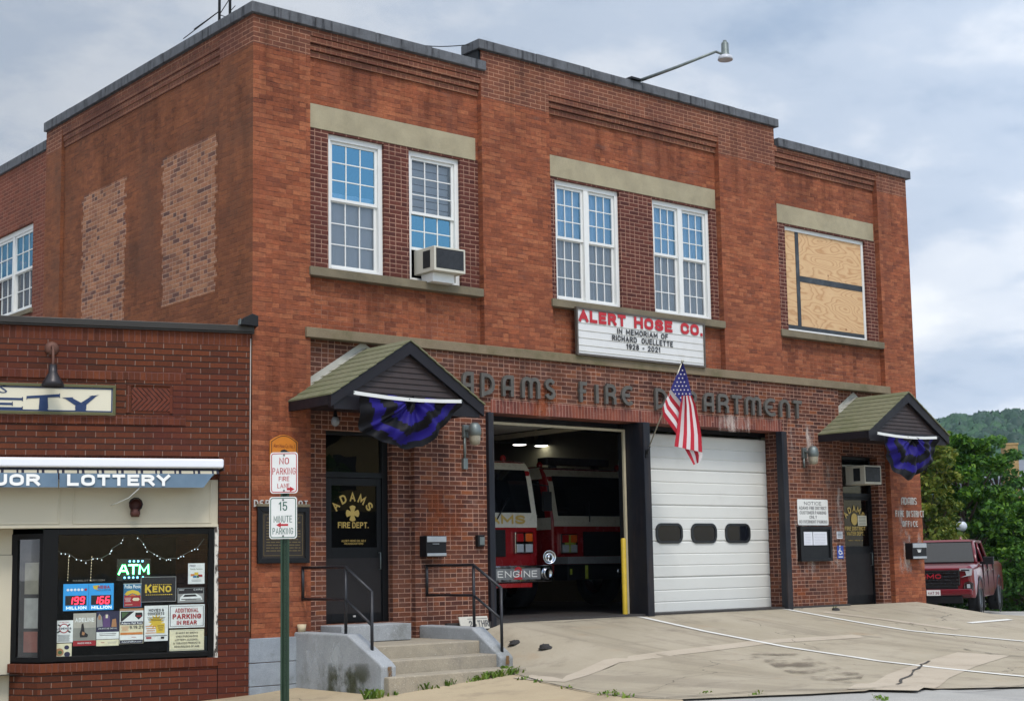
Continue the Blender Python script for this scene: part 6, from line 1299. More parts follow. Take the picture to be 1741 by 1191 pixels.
pst('parking_notice', 'white window sign reading ADDITIONAL PARKING IN REAR in red', 'sign', 287, 1026, 348, 1067, pW, [('r', pNv, .03, .97, .06, .075), ('r', pNv, .03, .97, .925, .94), ('r', pNv, .03, .045, .06, .94), ('r', pNv, .955, .97, .06, .94), ('t', pR, .17, .83, .16, .34, 'ADDITIONAL', .03), ('t', pR, .10, .90, .40, .62, 'PARKING', .05), ('t', pR, .22, .78, .69, .87, 'IN REAR', .03)])
pst('age_notice', 'cream ID notice in dark letters at the window\'s lower right', 'notice', 288, 1068, 347, 1106, pCr, [('r', pGy, .03, .97, .04, .055), ('r', pGy, .03, .97, .945, .96)]+[('t', pK, a, 1-a, .12+.16*i, .21+.16*i, tx, .02) for i, (tx, a) in enumerate((('ID MUST BE SHOWN', .18), ('WHEN PURCHASING', .18), ('LOTTERY, ALCOHOL,', .16), ('& TOBACCO PRODUCTS', .11), ('REGARDLESS OF AGE', .14)))])
pst('photo_poster', 'black and white photograph poster of an old car above the parking notice', 'poster', 300.5, 997, 348, 1025, pK, [('r', pGy, .03, .97, .04, .96), ('r', pK, .05, .95, .06, .40), ('t', pW, .08, .26, .10, .20, 'SHOW', .01), ('t', pW, .60, .92, .10, .20, 'CARS', .01), ('p', pW, [(.12, .62), (.25, .42), (.70, .40), (.88, .60), (.92, .80), (.10, .84)]), ('p', pK, [(.28, .46), (.66, .45), (.74, .58), (.22, .60)]), ('r', pK, .16, .86, .72, .77), ('r', pGy, .30, .70, .78, .9)])
pst('food_flyer', 'small white flyer with fruit pictures in the window\'s upper right', 'flyer', 319.6, 956.5, 348, 992, pW, [('t', pNv, .10, .45, .08, .17, 'FREE', .02), ('t', pGn, .14, .86, .24, .34, 'Family Service', .0), ('r', pO, .15, .40, .52, .62), ('r', pY, .38, .62, .44, .58), ('r', pR, .60, .86, .55, .66), ('r', pB, .30, .50, .60, .70), ('r', pGn, .52, .66, .60, .70), ('l', pGy, .2, .8, .78, .9, 2)])
pst('keno_sign', 'black window sign reading KENO in yellow', 'sign', 239, 979, 299.5, 1023, pK, [('r', pGy, .0, 1, .0, .02), ('r', pGy, 0, 1, .98, 1), ('r', pGy, .985, 1, .02, .98), ('r', pGy, 0, .012, .02, .98), ('t', pY, .12, .30, .30, .64, 'K', .05), ('t', pY, .33, .86, .36, .62, 'ENO', .05)]+[('r', pY, .34+.055*i, .37+.055*i, .30, .33) for i in range(10)]+[('r', pY, .14+.055*i, .17+.055*i, .70, .73) for i in range(14)])
pst('picnic_poster', 'red and blue Polka Picnic poster left of the KENO sign', 'poster', 209.6, 991, 241, 1032, pB, [('r', pW, 0, 1, 0, .02), ('t', pW, .06, .95, .05, .20, 'Polka Picnic', .03), ('r', pR, .04, .96, .50, .97), ('p', pY, [(.05, .45), (.2, .32), (.5, .26), (.8, .32), (.95, .45), (.80, .50), (.5, .40), (.2, .50)]), ('p', pO, [(.3, .52), (.5, .42), (.7, .52)]), ('p', pCr, [(.48, .66), (.56, .60), (.82, .60), (.90, .66), (.82, .73), (.56, .73)]), ('l', pW, .06, .42, .58, .78, 4), ('l', pCr, .08, .5, .86, .92, 1)])
pst('movies_poster', 'yellow sunburst MOVIES & CONCERTS poster beside the parking notice', 'poster', 245, 1028, 286, 1089.5, pW, [('p', pY, [(.5+.34*(1 if i % 2 == 0 else .6)*cos(i*pi/12), .46+.22*(1 if i % 2 == 0 else .6)*sin(i*pi/12)) for i in range(24)]), ('t', pK, .18, .82, .09, .17, 'MOVIES &', .04), ('t', pK, .14, .84, .19, .27, 'CONCERTS', .04), ('l', pK, .12, .88, .32, .44, 3), ('l', pO, .05, .50, .55, .80, 4), ('r', pY, .50, .86, .50, .78), ('l', pK, .55, .82, .55, .72, 3), ('r', pK, .04, .96, .84, .855), ('r', pR, .08, .3, .88, .93), ('r', pK, .70, .84, .88, .94)])
pst('run_poster', 'cream Adams Fall Run poster dated 9.19.21', 'poster', 203, 1033, 244, 1094, pCr, [('r', pTn, 0, 1, 0, .06), ('r', pW, 0, 1, .06, .38), ('p', pK, [(.04, .08), (.62, .08), (.10, .36), (.04, .36)]), ('p', pGn, [(.08, .1), (.4, .1), (.1, .28)]), ('p', pK, [(.66, .12), (.94, .12), (.96, .22), (.80, .32), (.64, .22)]), ('r', pR, .70, .9, .20, .24), ('r', pNv, .02, .98, .37, .46), ('t', pW, .06, .94, .385, .445, 'Adams Fall Run', .02), ('t', pK, .42, .97, .49, .58, '9.19.21', .02), ('l', pO, .06, .40, .50, .64, 4), ('r', pO, .03, .97, .68, .74), ('r', pW, .0, 1, .75, .89), ('l', pR, .5, .7, .80, .84, 1), ('r', pNv, .02, .98, .90, .99), ('t', pW, .08, .92, .915, .965, 'AdamsFallRun.com', .01)])
pst('show_poster', 'purple and white show poster between the grey poster and the run poster', 'poster', 163.5, 1037.5, 202.6, 1097.6, pNv, [('p', pGy, [(.02, .20), (.12, .06), (.24, .16), (.28, .44), (.02, .46)]), ('p', pTn, [(.08, .12), (.18, .12), (.18, .24), (.08, .24)]), ('p', pc('poster_purple', 96,72,120), [(.30, .14), (.45, .06), (.58, .14), (.62, .46), (.28, .46)]), ('p', pTn, [(.70, .24), (.86, .22), (.90, .46), (.66, .46)]), ('p', pCr, [(.4, .1), (.5, .1), (.5, .2), (.4, .2)]), ('t', pW, .08, .92, .48, .52, 'LIVE ON STAGE THIS FALL', .01), ('r', pW, 0, 1, .60, .80), ('l', pK, .12, .88, .63, .72, 2), ('r', pGy, 0, 1, .80, .81), ('r', pCr, 0, 1, .82, 1), ('l', pR, .2, .36, .88, .93, 1), ('l', pGy, .5, .9, .88, .94, 2)])
pst('concert_poster', 'grey concert poster headed ADELINE with a red foot band', 'poster', 124, 1041, 163.5, 1097.6, pGy, [('r', pc('poster_mist', 176,174,162), 0, 1, .0, .45), ('r', pc('poster_lake', 140,142,134), 0, 1, .45, .84), ('t', pW, .08, .92, .14, .27, 'ADELINE', .03), ('p', pK, [(.36, .34), (.44, .30), (.47, .42), (.50, .58), (.66, .66), (.62, .74), (.30, .74), (.28, .62), (.34, .50)]), ('p', pTn, [(.40, .56), (.52, .60), (.48, .68), (.38, .66)]), ('r', pR, 0, 1, .84, 1), ('t', pW, .2, .8, .89, .94, 'MASS MOCA', .01)])
pst('baseball_flyer', 'white flyer with a crossed bats badge at the window\'s left edge', 'flyer', 92.6, 1053.4, 124.5, 1092, pW, [('t', pR, .25, .75, .06, .11, 'MT GREYLOCK', .01), ('p', pK, [(.14, .20), (.20, .16), (.88, .52), (.84, .58)]), ('p', pK, [(.86, .20), (.80, .16), (.12, .52), (.16, .58)]), ('p', pR, [(.5+.26*cos(i*pi/8), .36+.22*sin(i*pi/8)) for i in range(16)]), ('p', pW, [(.5+.21*cos(i*pi/8), .36+.175*sin(i*pi/8)) for i in range(16)]), ('r', pW, .08, .92, .31, .42), ('t', pNv, .10, .90, .32, .41, 'LEGENDS', .03), ('l', pK, .16, .84, .64, .96, 6)])
pst('collage_flyer', 'small cream flyer with round pictures at the window\'s bottom left corner', 'flyer', 91, 1092.5, 122, 1118, pCr, [('p', pTn, [(.32+.24*cos(i*pi/7), .60+.28*sin(i*pi/7)) for i in range(14)]), ('p', pGn, [(.35+.12*cos(i*pi/5), .62+.14*sin(i*pi/5)) for i in range(10)]), ('p', pNv, [(.72+.14*cos(i*pi/6), .28+.15*sin(i*pi/6)) for i in range(12)]), ('p', pNv, [(.75+.17*cos(i*pi/6), .76+.18*sin(i*pi/6)) for i in range(12)])])
# lottery jackpot display, lit
LB = emis('lit_blue_panel', S(28,116,170), .55); LR = emis('led_red', (1.0, .02, .05), 3.0); LW = emis('lit_white_print', S(190,205,215), .7); LK = pm('display_black', S(14,8,10), .4)
lo = poster('jackpot_display', 'lit blue jackpot display showing 199 and 166 MILLION in red', 'lottery display', 107, 990.5, 193.5, 1038, LB, [('r', LK, .04, .46, .44, .80), ('r', LK, .55, .95, .44, .80), ('t', LW, .06, .46, .84, .95, 'MILLION', .03), ('t', LW, .56, .96, .84, .95, 'MILLION', .03),
   ('r', pB, .495, .505, .02, .98), ('p', pY, [(.58, .08), (.72, .06), (.66, .20), (.74, .28), (.60, .20)]), ('t', pR, .68, .92, .08, .20, 'MEGA', .03, .2), ('t', pNv, .66, .94, .22, .28, 'MILLIONS', .02)]+[('p', pW if i < 5 else pR, [(.09+.07*i+.028*cos(k*pi/5), .22+.05*sin(k*pi/5)) for k in range(10)]) for i in range(6)])
m = MB(); a, b = Sp(107, 1038, WO), Sp(193.5, 990.5, WO); W, H = b[0]-a[0], b[2]-a[2]
SEG = {'1': 'bc', '9': 'abcdfg', '6': 'acdefg'}
def led(ch, x, z, w_, h_):
    L = .012; P_ = lambda u, v, d: (x+w_*u+.12*h_*v, d, z+h_*v)
    seg = {'a': ((0, 1), (1, 1)), 'g': ((0, .5), (1, .5)), 'd': ((0, 0), (1, 0)), 'f': ((0, .5), (0, 1)), 'b': ((1, .5), (1, 1)), 'e': ((0, 0), (0, .5)), 'c': ((1, 0), (1, .5))}
    for s_ in SEG[ch]:
        (x0, z0), (x1, z1) = seg[s_]; A = np.array([x+w_*x0+.15*h_*z0, z+h_*z0]); B = np.array([x+w_*x1+.15*h_*z1, z+h_*z1]); D_ = (B-A)*.06; m.stroke([A+D_, B-D_], L, lambda u, v, d: (u, d, v), .0655, .067)
for base, tx in ((.10, '199'), (.60, '166')):
    for i, ch in enumerate(tx): led(ch, a[0]+W*(base+.115*i), a[2]+H*.25, W*.07, H*.25)
sb(m, 'digits', LR, lo); m = MB(); ax_, bx_ = Sp(124, 988, WO), Sp(178, 984, WO); sign_text(m, 'MASSLOTTERY.COM', ax_[0], bx_[0], ax_[2], bx_[2], lambda u, v: (u, .074, v)); sb(m, 'heading', pc('pale_heading', 150,150,140), lo)
# neon ATM sign
neon = thing('neon_sign', 'glowing green neon ATM sign ringed with small blue lamps', 'neon sign', SO, SA); NG = emis('neon_green', (.10, 1.0, .28), 9.0); NBl = emis('neon_blue', (.15, .55, 1.0), 3.5)
a, b = Sp(202, 976, WO), Sp(254, 959, WO); x0, x1, z0, z1 = a[0], b[0], a[2], b[2]; W, H = x1-x0, z1-z0; m = MB(); Q = lambda u, v: (x0+W*u, .10, z0+H*v)
for pl in ([(0, 0), (.14, 1), (.19, 1), (.31, 0)], [(.07, .38), (.26, .38)], [(.32, .98), (.64, .98)], [(.48, .96), (.48, 0)], [(.68, 0), (.70, 1), (.83, .30), (.97, 1), (.98, 0)]): m.tube([Q(*p) for p in pl], .011, 6)
sb(m, 'neon_tube', NG, neon); m = MB()
for u in (.36, .50, .64, .78): m.lathe([(0, .013), (.011, .008), (.011, -.008), (0, -.013)], Q(u, 1.38), n=8)
for u in (.20, .34, .48, .62, .80): m.lathe([(0, .013), (.011, .008), (.011, -.008), (0, -.013)], Q(u, -.34), n=8)
sb(m, 'lamp_ring', NBl, neon); m = MB(); m.box(x0-.02, x1+.02, .125, .14, z0-.08, z1+.08); sb(m, 'backing', pm('neon_backing', S(8,14,10), .3), neon)
# strings of tiny white lights
LED = emis('string_light', (.75, .9, 1.0), 1.6); WIRE = pm('pale_wire', S(120,126,120), .6)
for lab, pts in (('left swag of tiny white string lights in the shop window', [(88, 925), (104, 940), (118, 941), (130, 950), (146, 953), (158, 949), (173, 948), (187, 940), (190, 932), (206, 922), (211, 912)]), ('right swag of tiny white string lights in the shop window', [(234, 911), (244, 924), (250, 934), (262, 941), (272, 946), (283, 951), (290, 948), (303, 948), (312, 942), (326, 935), (336, 930), (347, 915)])):
    o = thing('string_lights', lab, 'string lights', SO, SA, 'string lights in the shop window'); P_ = []
    for p in pts: q = Sp(p[0], p[1], -.11); P_.append((q[0], .11, q[2]))
    m = MB(); m.tube(P_, .0025, 5); sb(m, 'wire', WIRE, o); m = MB()
    for i in range(len(P_)-1):
        for t_ in ((.0, .5) if i % 2 else (.0,)): p = lerp(P_[i], P_[i+1], t_); z = P_[i][2]+(P_[i+1][2]-P_[i][2])*t_; m.lathe([(0, .008), (.0045, .0), (0, -.010)], (p[0], .105, z-.014+.02*((i % 2)-.5)), n=6)
    sb(m, 'bulb', LED, o)
for lab, x in (('left vertical strand of warm fairy lights above the jackpot display', 117), ('right vertical strand of warm fairy lights above the jackpot display', 156)):
    o = thing('string_lights', lab, 'string lights', SO, SA, 'string lights in the shop window'); q0_, q1_ = Sp(x, 946, -.14), Sp(x-2, 986, -.14); m = MB(); m.tube([(q0_[0], .14, q0_[2]), (q1_[0], .14, q1_[2])], .003, 5); sb(m, 'wire', WIRE, o); m = MB()
    for i in range(9): t_ = i/8; m.lathe([(0, .006), (.0038, .0), (0, -.006)], (q0_[0]+(q1_[0]-q0_[0])*t_, .135, q0_[2]+(q1_[2]-q0_[2])*t_), n=6)
    sb(m, 'bulb', emis('warm_string_light', (1, .85, .5), 1.2), o)
# ------------------------------------------------------------------ fire engines in the bays (front at local y=0, looking towards -y)
ER = pm('engine_red_paint', S(132,22,26), .25, var=.06, scale=1.5); EW = pm('engine_white_paint', S(190,186,172), .3, var=.05); CHR = pm('chrome', S(190,192,196), .12, 1.0, var=.06); GLK = NT('cab_glass').fin(S(10,12,15), .04, 0, .5); TYRE = pm('tyre_rubber', S(22,22,24), .85, var=.15)
AMB = pm('amber_lens', S(200,90,30), .2, var=.1); CLR = pm('clear_lens', S(190,196,200), .12, .3, var=.1); REDL = pm('red_lens', S(150,20,24), .2, var=.1)
def engine(lab, x0, y0, wd, dark, kind):
    e = thing('fire_engine', lab, 'fire engine', (x0+wd/2, y0, 0)); x1 = x0+wd; L = 8.0; T = lambda x, y, z: (x0+x, y0+y, z)
    zb, zw, zr = .55, 1.60, 2.62
    m = MB(); prof = [(0.02, .62), (0.0, .80), (0.0, zw), (.16, zr-.22), (.30, zr-.05), (.55, zr), (2.6, zr), (2.6, .62)]    # cab side profile
    n = len(prof)
    def pr(a, b, ins=0): m.prism(prof, lambda u, v, d: T(d, u, v), a, b)
    m.prism(prof, lambda u, v, d: T(d, u, v), .0, wd, 0); m.box(x0+.02, x1-.02, y0+2.7, y0+L, .55, 2.45, 0)
    m.build('body', ER, e, bevel=.06, seg=3)
    m = MB(); tz = zw+.0
    # white upper band and pillars, proud of the red shell
    def fx(z): return float(np.interp(z, [.8, zw, zr-.22, zr-.05, zr], [0, 0, .16, .30, .55]))
    def strip_(xa, xb, za, zb2, mi=0, off=-.012, nz=4):
        for i in range(nz):
            a, b = za+(zb2-za)*i/nz, za+(zb2-za)*(i+1)/nz; m.quad(T(xa, fx(a)+off, a), T(xb, fx(a)+off, a), T(xb, fx(b)+off, b), T(xa, fx(b)+off, b), mi)
    strip_(.03, wd-.03, zw-.10, zw+.10) if kind == 1 else strip_(.03, wd-.03, zw-.16, zw+.10); strip_(.03, .16, zw+.10, zr-.16); strip_(wd-.16, wd-.03, zw+.10, zr-.16); strip_(.03, wd-.03, zr-.20, zr-.02)
    for X in (-.008, wd+.008): m.quad(T(X, .03, zw-.16), T(X, 2.6, zw-.16), T(X, 2.6, zw+.06), T(X, .03, zw+.06)); m.quad(T(X, .25, zr-.24), T(X, 2.6, zr-.24), T(X, 2.6, zr-.03), T(X, .34, zr-.03))
    m.build('white_band', EW, e)
    m = MB(); strip_(.14, wd-.14, zw+.09, zr-.19, 0, -.018); m.build('windscreen', GLK, e)
    for X in (-.012, wd+.012):
        for a, b in ((.30, 1.15), (1.35, 2.4)): m = MB(); m.quad(T(X, a-.12 if a < .5 else a, zw+.06), T(X, b, zw+.06), T(X, b, zr-.25), T(X, a+.05, zr-.25)); m.build('side_window', GLK, e)
    for s_ in (-1, 1):
        m = MB(); c = wd/2+s_*(wd/2-.36); xa, xb = c-.20, c+.20; m.box(x0+xa, x0+xb, y0-.06, y0, 1.00, 1.36); cl = m.build('lamp_cluster', CHR, e, bevel=.01)
        for i, (dx, dz, mt) in enumerate(((-.1, .27, REDL), (.1, .27, AMB), (-.1, .09, CLR), (.1, .09, CLR))): m = MB(); m.box(x0+c+dx-.075, x0+c+dx+.075, y0-.075, y0-.058, 1.0+dz-.07, 1.0+dz+.07); m.build('lens', mt, cl, bevel=.008)
    m = MB(); m.box(x0+.75, x1-.75, y0-.03, y0, .95, 1.40); 
    for i in range(6): m.box(x0+.77, x1-.77, y0-.045, y0-.03, .98+i*.07, 1.005+i*.07, 1)
    m.build('grille', [BLACKM, DARK], e)
    zb0, zb1 = .52, .80; d = .45
    if kind == 2:
        m = MB(); m.prism([(-.0, 0), (-.08, -d*.6), (.10, -d), (wd-.10, -d), (wd+.08, -d*.6), (wd, 0)], lambda u, v, h: T(u, v, h), zb0, zb1); bp = m.build('bumper', CHR, e, bevel=.02)
        m = MB(); m.box(x0+.5, x1-.36, y0-d-.012, y0-d-.001, zb0+.05, zb1-.05); m.build('name_plate', pm('grey_name_plate', S(120,122,124), .4, .2), bp)
        m = MB(); P = lambda u, v: (u, y0-d-.018, v); sign_text(m, 'ENGINE', x0+1.13, x0+1.98, zb0+.085, zb1-.085, P, 0, .15); m.build('lettering', T_WHITE, bp); m = MB(); P = lambda u, v: (u, y0-d-.015, v); sign_text(m, '2', x0+1.49, x0+1.66, zb0+.05, zb1-.02, P, 0, .2, d=.001); m.build('numeral', T_RED, bp)
        m = MB(); m.lathe([(.10, 0), (.10, .03), (.085, .04), (.065, .02), (0, .02)], T(wd-.20, -d-.005, (zb0+zb1)/2), (0, -1, 0), 20); m.build('fog_lamp', CHR, bp)
        m = MB(); m.lathe([(0, -.20), (.05, -.18), (.08, -.08), (.115, .0), (.12, .015), (.11, .02), (.09, .0), (.06, -.02), (.05, .005), (0, .012)], T(wd-.05, -.34, .93), (-.35, -1, .05), 22); m.build('siren', CHR, e)
        m = MB(); m.box(x0+.3, x0+1.9, y0-d+.02, y0-.05, zb0-.08, zb0-.01); m.build('tow_eye_bar', ER, bp)
        m = MB(); P = lambda u, v: (u, y0-.018, v); sign_text(m, 'ADAMS', x0+.75, x0+2.12, zw-.10, zw+.05, P, 0, .24); m.build('name_lettering', GOLD, e)
    else:
        m = MB(); m.box(x0+.0, x1, y0-.40, y0-.002, zb0, zb1); bp = m.build('bumper', BLACKM, e, bevel=.03)
        m = MB(); m.box(x0-.005, x1+.005, y0-.42, y0-.002, zb1+.01, zb1+.14); m.build('silver_band', pm('silver_band', S(150,150,150), .35, .4), bp)
        LIME = pm('lime_reflector', S(150,160,60), .3); m = MB(); m.box(x0+.42, x0+.48, y0-.415, y0-.401, zb0+.02, zb1-.02); m.box(x0+.05, x0+.09, y0-.415, y0-.401, zb0+.10, zb0+.2); m.build('reflector', LIME, bp)
        m = MB(); m.box(x0+.24, x0+.50, y0-.067, y0-.061, 1.02, 1.34); m.build('lime_marker', LIME, e)
        m = MB(); m.lathe([(.09, 0), (.09, .03), (0, .02)], T(1.3, -.401, .66), (0, -1, 0), 14); m.build('fog_lamp', CHR, bp)
    m = MB(); m.box(x0+.45, x1-.45, y0+.62, y0+.92, zr+.06, zr+.20); 
    for X in (.7, wd-.7): m.box(x0+X-.06, x0+X+.06, y0+.7, y0+.84, zr, zr+.06)
    m.build('light_bar', [pm('light_bar_lens', S(70,66,70), .2, .3)], e, bevel=.02)
    for X in (.25, wd-.25): m = MB(); m.lathe([(.05, 0), (.06, .05), (.03, .10), (0, .10)], T(X, .62, zr), n=12); m.build('beacon', REDL, e)
    for X in (.0, wd):
        for Y in (1.3, 6.2):
            s_ = 1 if X == 0 else -1; w_ = MB(); w_.lathe([(.30, 0), (.48, .0), (.52, .05), (.52, .28), (.48, .32), (.30, .32)], T(X+s_*.02, Y, .52), (s_, 0, 0), 28); wl = w_.build('wheel', TYRE, e); w_ = MB(); w_.lathe([(0, .08), (.12, .06), (.24, .10), (.30, .02), (.30, .3)], T(X+s_*.02, Y, .52), (s_, 0, 0), 24); w_.build('rim', CHR, wl)
    m = MB()
    for X, s_ in (((0, -1), (wd, 1)) if kind == 2 else ((wd, 1),)): m.tube([T(X, .12, 2.2), T(X+s_*.16, -.10, 2.15), T(X+s_*.16, -.12, 1.75)], .018, 6); m.box(x0+X+s_*.10-.09, x0+X+s_*.10+.09, y0-.16, y0-.10, 1.72, 2.05)
    m.build('mirror', BLACKM, e)
    m = MB(); m.tube([T(1.5 if kind == 2 else .9, -.03, zw-.02), T(1.75 if kind == 2 else .9, -.03, zw+.35)], .012, 5); m.build('wiper', BLACKM, e)
engine('red fire engine with white band and chrome bumper lettered ENGINE 2, left in the bay', 4.28, 1.95, 2.42, False, 2)
engine('red fire engine with black bumper and wide windscreen, deeper behind the first engine', 7.95, 3.0, 2.5, True, 1)
LAMPM = emis('lamp_white', (1, .97, .9), 3.0)
for lab, p in (('left one of two small lit ceiling lamps in the garage', (883, 741)), ('right one of two small lit ceiling lamps in the garage', (920, 740))):
    q = Yp(p[0], p[1], 8.5); q[2] = min(q[2], 3.55); o = thing('ceiling_lamp', lab, 'ceiling lamp', tuple(q)); m = MB(); m.lathe([(0, -.03), (.15, -.02), (.15, .0), (0, .0)], q, n=16); m.build('lens', LAMPM, o); m = MB(); m.lathe([(.17, -.01), (.18, .06), (.08, .16), (.03, .34), (0, .34)], q, n=16); m.build('reflector', GALV, o)

hr_ = thing('overhead_door_track', 'pale steel door tracks hanging under the garage ceiling', 'door track', (5.6, 2, 3.1)); 
for x in (4.25, 7.1): m = MB(); m.box(x-.03, x+.03, .5, 4.2, 3.08, 3.16); m.box(x-.015, x+.015, 2.4, 2.44, 3.16, 3.88); m.build('track', TRACK, hr_)
m = MB(); m.box(4.3, 7.05, .9, 3.9, 3.18, 3.23); m.build('raised_door', DOORW, hr_)

# ------------------------------------------------------------------ pickup beyond the right corner (front at local y=0, facing -y)
ti = Dp(1666, 1047, 38.0)
hd = math.atan2(*( (np.array([CAM[0], CAM[1]])-ti[:2])/np.linalg.norm(np.array([CAM[0], CAM[1]])-ti[:2]) ))   # angle of the view, from +y towards +x
toCam = np.array([sin(hd), cos(hd)]); 
th_ = math.atan2(-toCam[0]*-1, -toCam[1]) ; rz = math.atan2(toCam[0], -toCam[1])                                # local -y looks at the camera
rz += radians(-8.0)
TW, TL = 2.04, 5.75
c_, s_ = cos(rz), sin(rz); right_front = np.array([TW/2, 0.55]); off = np.array([c_*right_front[0]-s_*right_front[1], s_*right_front[0]+c_*right_front[1]])
TK = thing('pickup_truck', 'dark red pickup truck parked beyond the right corner, nose towards the street', 'pickup truck', (ti[0]-off[0], ti[1]-off[1], gz(ti[0], ti[1])-.0), rz)
TR = NT('truck_red_paint'); TR.b.inputs['Coat Weight'].default_value = .6; TR.b.inputs['Coat Roughness'].default_value = .06; TR = TR.fin(S(98,5,20), .28, 0, .35)
def tb(m, n, mt, p=TK, **k): return m.build(n, mt, p, local=True, **k)
hw = TW/2
def loft(m, secs, mi=0):                                       # secs: list of closed rings (same count)
    k = len(secs[0]); vs = [p for s in secs for p in s]; fs = []
    for i in range(len(secs)-1):
        for j in range(k): j2 = (j+1) % k; fs.append([i*k+j, i*k+j2, (i+1)*k+j2, (i+1)*k+j])
    fs.append(list(range(k))[::-1]); fs.append([(len(secs)-1)*k+j for j in range(k)]); m.add(vs, fs, mi, False)
def ring(y, z0, z1, w0, w1, b=.10): return [(-w0, y, z0), (w0, y, z0), (w0+.0, y, z0+.2), (w1, y, z1-b), (w1-b, y, z1), (-w1+b, y, z1), (-w1, y, z1-b), (-w0, y, z0+.2)]
m = MB()
loft(m, [ring(.03, .46, 1.18, hw-.10, hw-.14, .08), ring(.18, .42, 1.25, hw-.02, hw-.04), ring(.55, .62, 1.28, hw, hw-.03), ring(1.35, .62, 1.31, hw, hw-.03), ring(1.7, .42, 1.32, hw, hw-.03), ring(3.4, .42, 1.32, hw, hw-.03), ring(3.55, .46, 1.34, hw, hw-.03), ring(4.1, .62, 1.34, hw, hw-.03), ring(5.0, .62, 1.34, hw, hw-.03), ring(TL, .5, 1.34, hw-.03, hw-.05)])
tb(m, 'body', TR, bevel=.03, seg=2)
m = MB(); loft(m, [[(-hw+.12, 1.25, 1.30), (hw-.12, 1.25, 1.30), (hw-.13, 1.26, 1.34), (-hw+.13, 1.26, 1.34)], [(-hw+.30, 2.05, 1.84), (hw-.30, 2.05, 1.84), (hw-.36, 2.08, 1.88), (-hw+.36, 2.08, 1.88)], [(-hw+.28, 3.2, 1.86), (hw-.28, 3.2, 1.86), (hw-.36, 3.2, 1.91), (-hw+.36, 3.2, 1.91)], [(-hw+.16, 3.62, 1.32), (hw-.16, 3.62, 1.32), (hw-.20, 3.62, 1.34), (-hw+.20, 3.62, 1.34)]])
cab = tb(m, 'cab_shell', GLK)
m = MB(); k = .045
for sx_ in (-1, 1):
    A, B, Cc, D_ = (sx_*(hw-.12), 1.22, 1.30), (sx_*(hw-.30), 2.05, 1.85), (sx_*(hw-.28), 3.2, 1.87), (sx_*(hw-.16), 3.62, 1.32)
    m.tube([A, B, Cc, D_], k, 6); m.tube([(sx_*(hw-.13), 2.45, 1.31), (sx_*(hw-.29), 2.5, 1.86)], .035, 6)
m.add([(-hw+.28, 2.04, 1.87), (hw-.28, 2.04, 1.87), (hw-.26, 3.2, 1.89), (-hw+.26, 3.2, 1.89), (-hw+.40, 2.12, 1.925), (hw-.40, 2.12, 1.925), (hw-.40, 3.15, 1.93), (-hw+.40, 3.15, 1.93)], [[4, 5, 6, 7], [0, 1, 5, 4], [1, 2, 6, 5], [2, 3, 7, 6], [3, 0, 4, 7]])
m.lathe([(.04, 0), (.02, .08), (0, .09)], (.35, 2.5, 1.92), n=8)
tb(m, 'roof_and_pillars', TR)
m = MB(); m.box(-.66, .66, .005, .06, .74, 1.14); gr_ = tb(m, 'grille', pm('gloss_black_grille', S(18,18,20), .2), bevel=.03)
m = MB()
for i in range(4): m.box(-.62, .62, -.012, .005, .79+i*.085, .82+i*.085)
tb(m, 'grille_bar', pm('dark_chrome', S(70,72,76), .25, .8), gr_)
m = MB(); P = lambda u, v: (u, -.022, v); sign_text(m, 'GMC', -.34, .20, .92, 1.04, P, 0, .24); tb(m, 'grille_lettering', pm('badge_red', S(150,20,36), .35), gr_)
for sx_ in (-1, 1):
    m = MB(); q = [(.68, .95), (.94, 1.0), (.96, 1.17), (.66, 1.18), (.66, 1.12), (.80, 1.10), (.82, 1.0)]; q = [(sx_*a, b) for a, b in q]; m.prism(q if sx_ > 0 else q[::-1], lambda u, v, d: (u, d+.06*max(0, abs(u)-.7), v), -.015, .12); hl = tb(m, 'headlight', CLR)
    m = MB(); m.prism([(sx_*.70, 1.115), (sx_*.90, 1.115), (sx_*.90, 1.15), (sx_*.70, 1.15)], lambda u, v, d: (u, d+.06*max(0, abs(u)-.7), v), -.022, -.016); tb(m, 'lamp_strip', pm('dark_lamp_strip', S(50,52,58), .2), hl)
    m = MB(); m.prism([(sx_*.70, .68), (sx_*.76, .60), (sx_*.96, .62), (sx_*.97, .80), (sx_*.86, .86), (sx_*.76, .82)], lambda u, v, d: (u, d, v), .03, .2); fg = tb(m, 'fog_lamp_recess', BLACKM); m = MB(); m.stroke([(sx_*.76, .63), (sx_*.94, .64), (sx_*.95, .79), (sx_*.86, .83), (sx_*.77, .80)], .02, lambda u, v, d: (u, d, v), .015, .03, closed=True); tb(m, 'chrome_surround', CHR, fg); m = MB(); m.box(sx_*.82, sx_*.90, .01, .028, .68, .78); tb(m, 'fog_lamp', CLR, fg)
m = MB(); m.box(-.95, .95, -.06, .10, .50, .66); tb(m, 'bumper', TR, bevel=.04, seg=3); m = MB(); m.box(-.70, .70, -.02, .15, .30, .50); m.box(-.6, .6, .0, .05, .66, .74); tb(m, 'lower_valance', BLACKM, bevel=.02)
m = MB(); m.box(-.17, .17, -.075, -.062, .50, .64); pl_ = tb(m, 'licence_plate', WHITE); m = MB(); sign_text(m, '4AT 36', -.14, .14, .53, .60, lambda u, v: (u, -.077, v), 0, .18); tb(m, 'plate_lettering', pm('plate_red', S(120,40,60), .6), pl_)
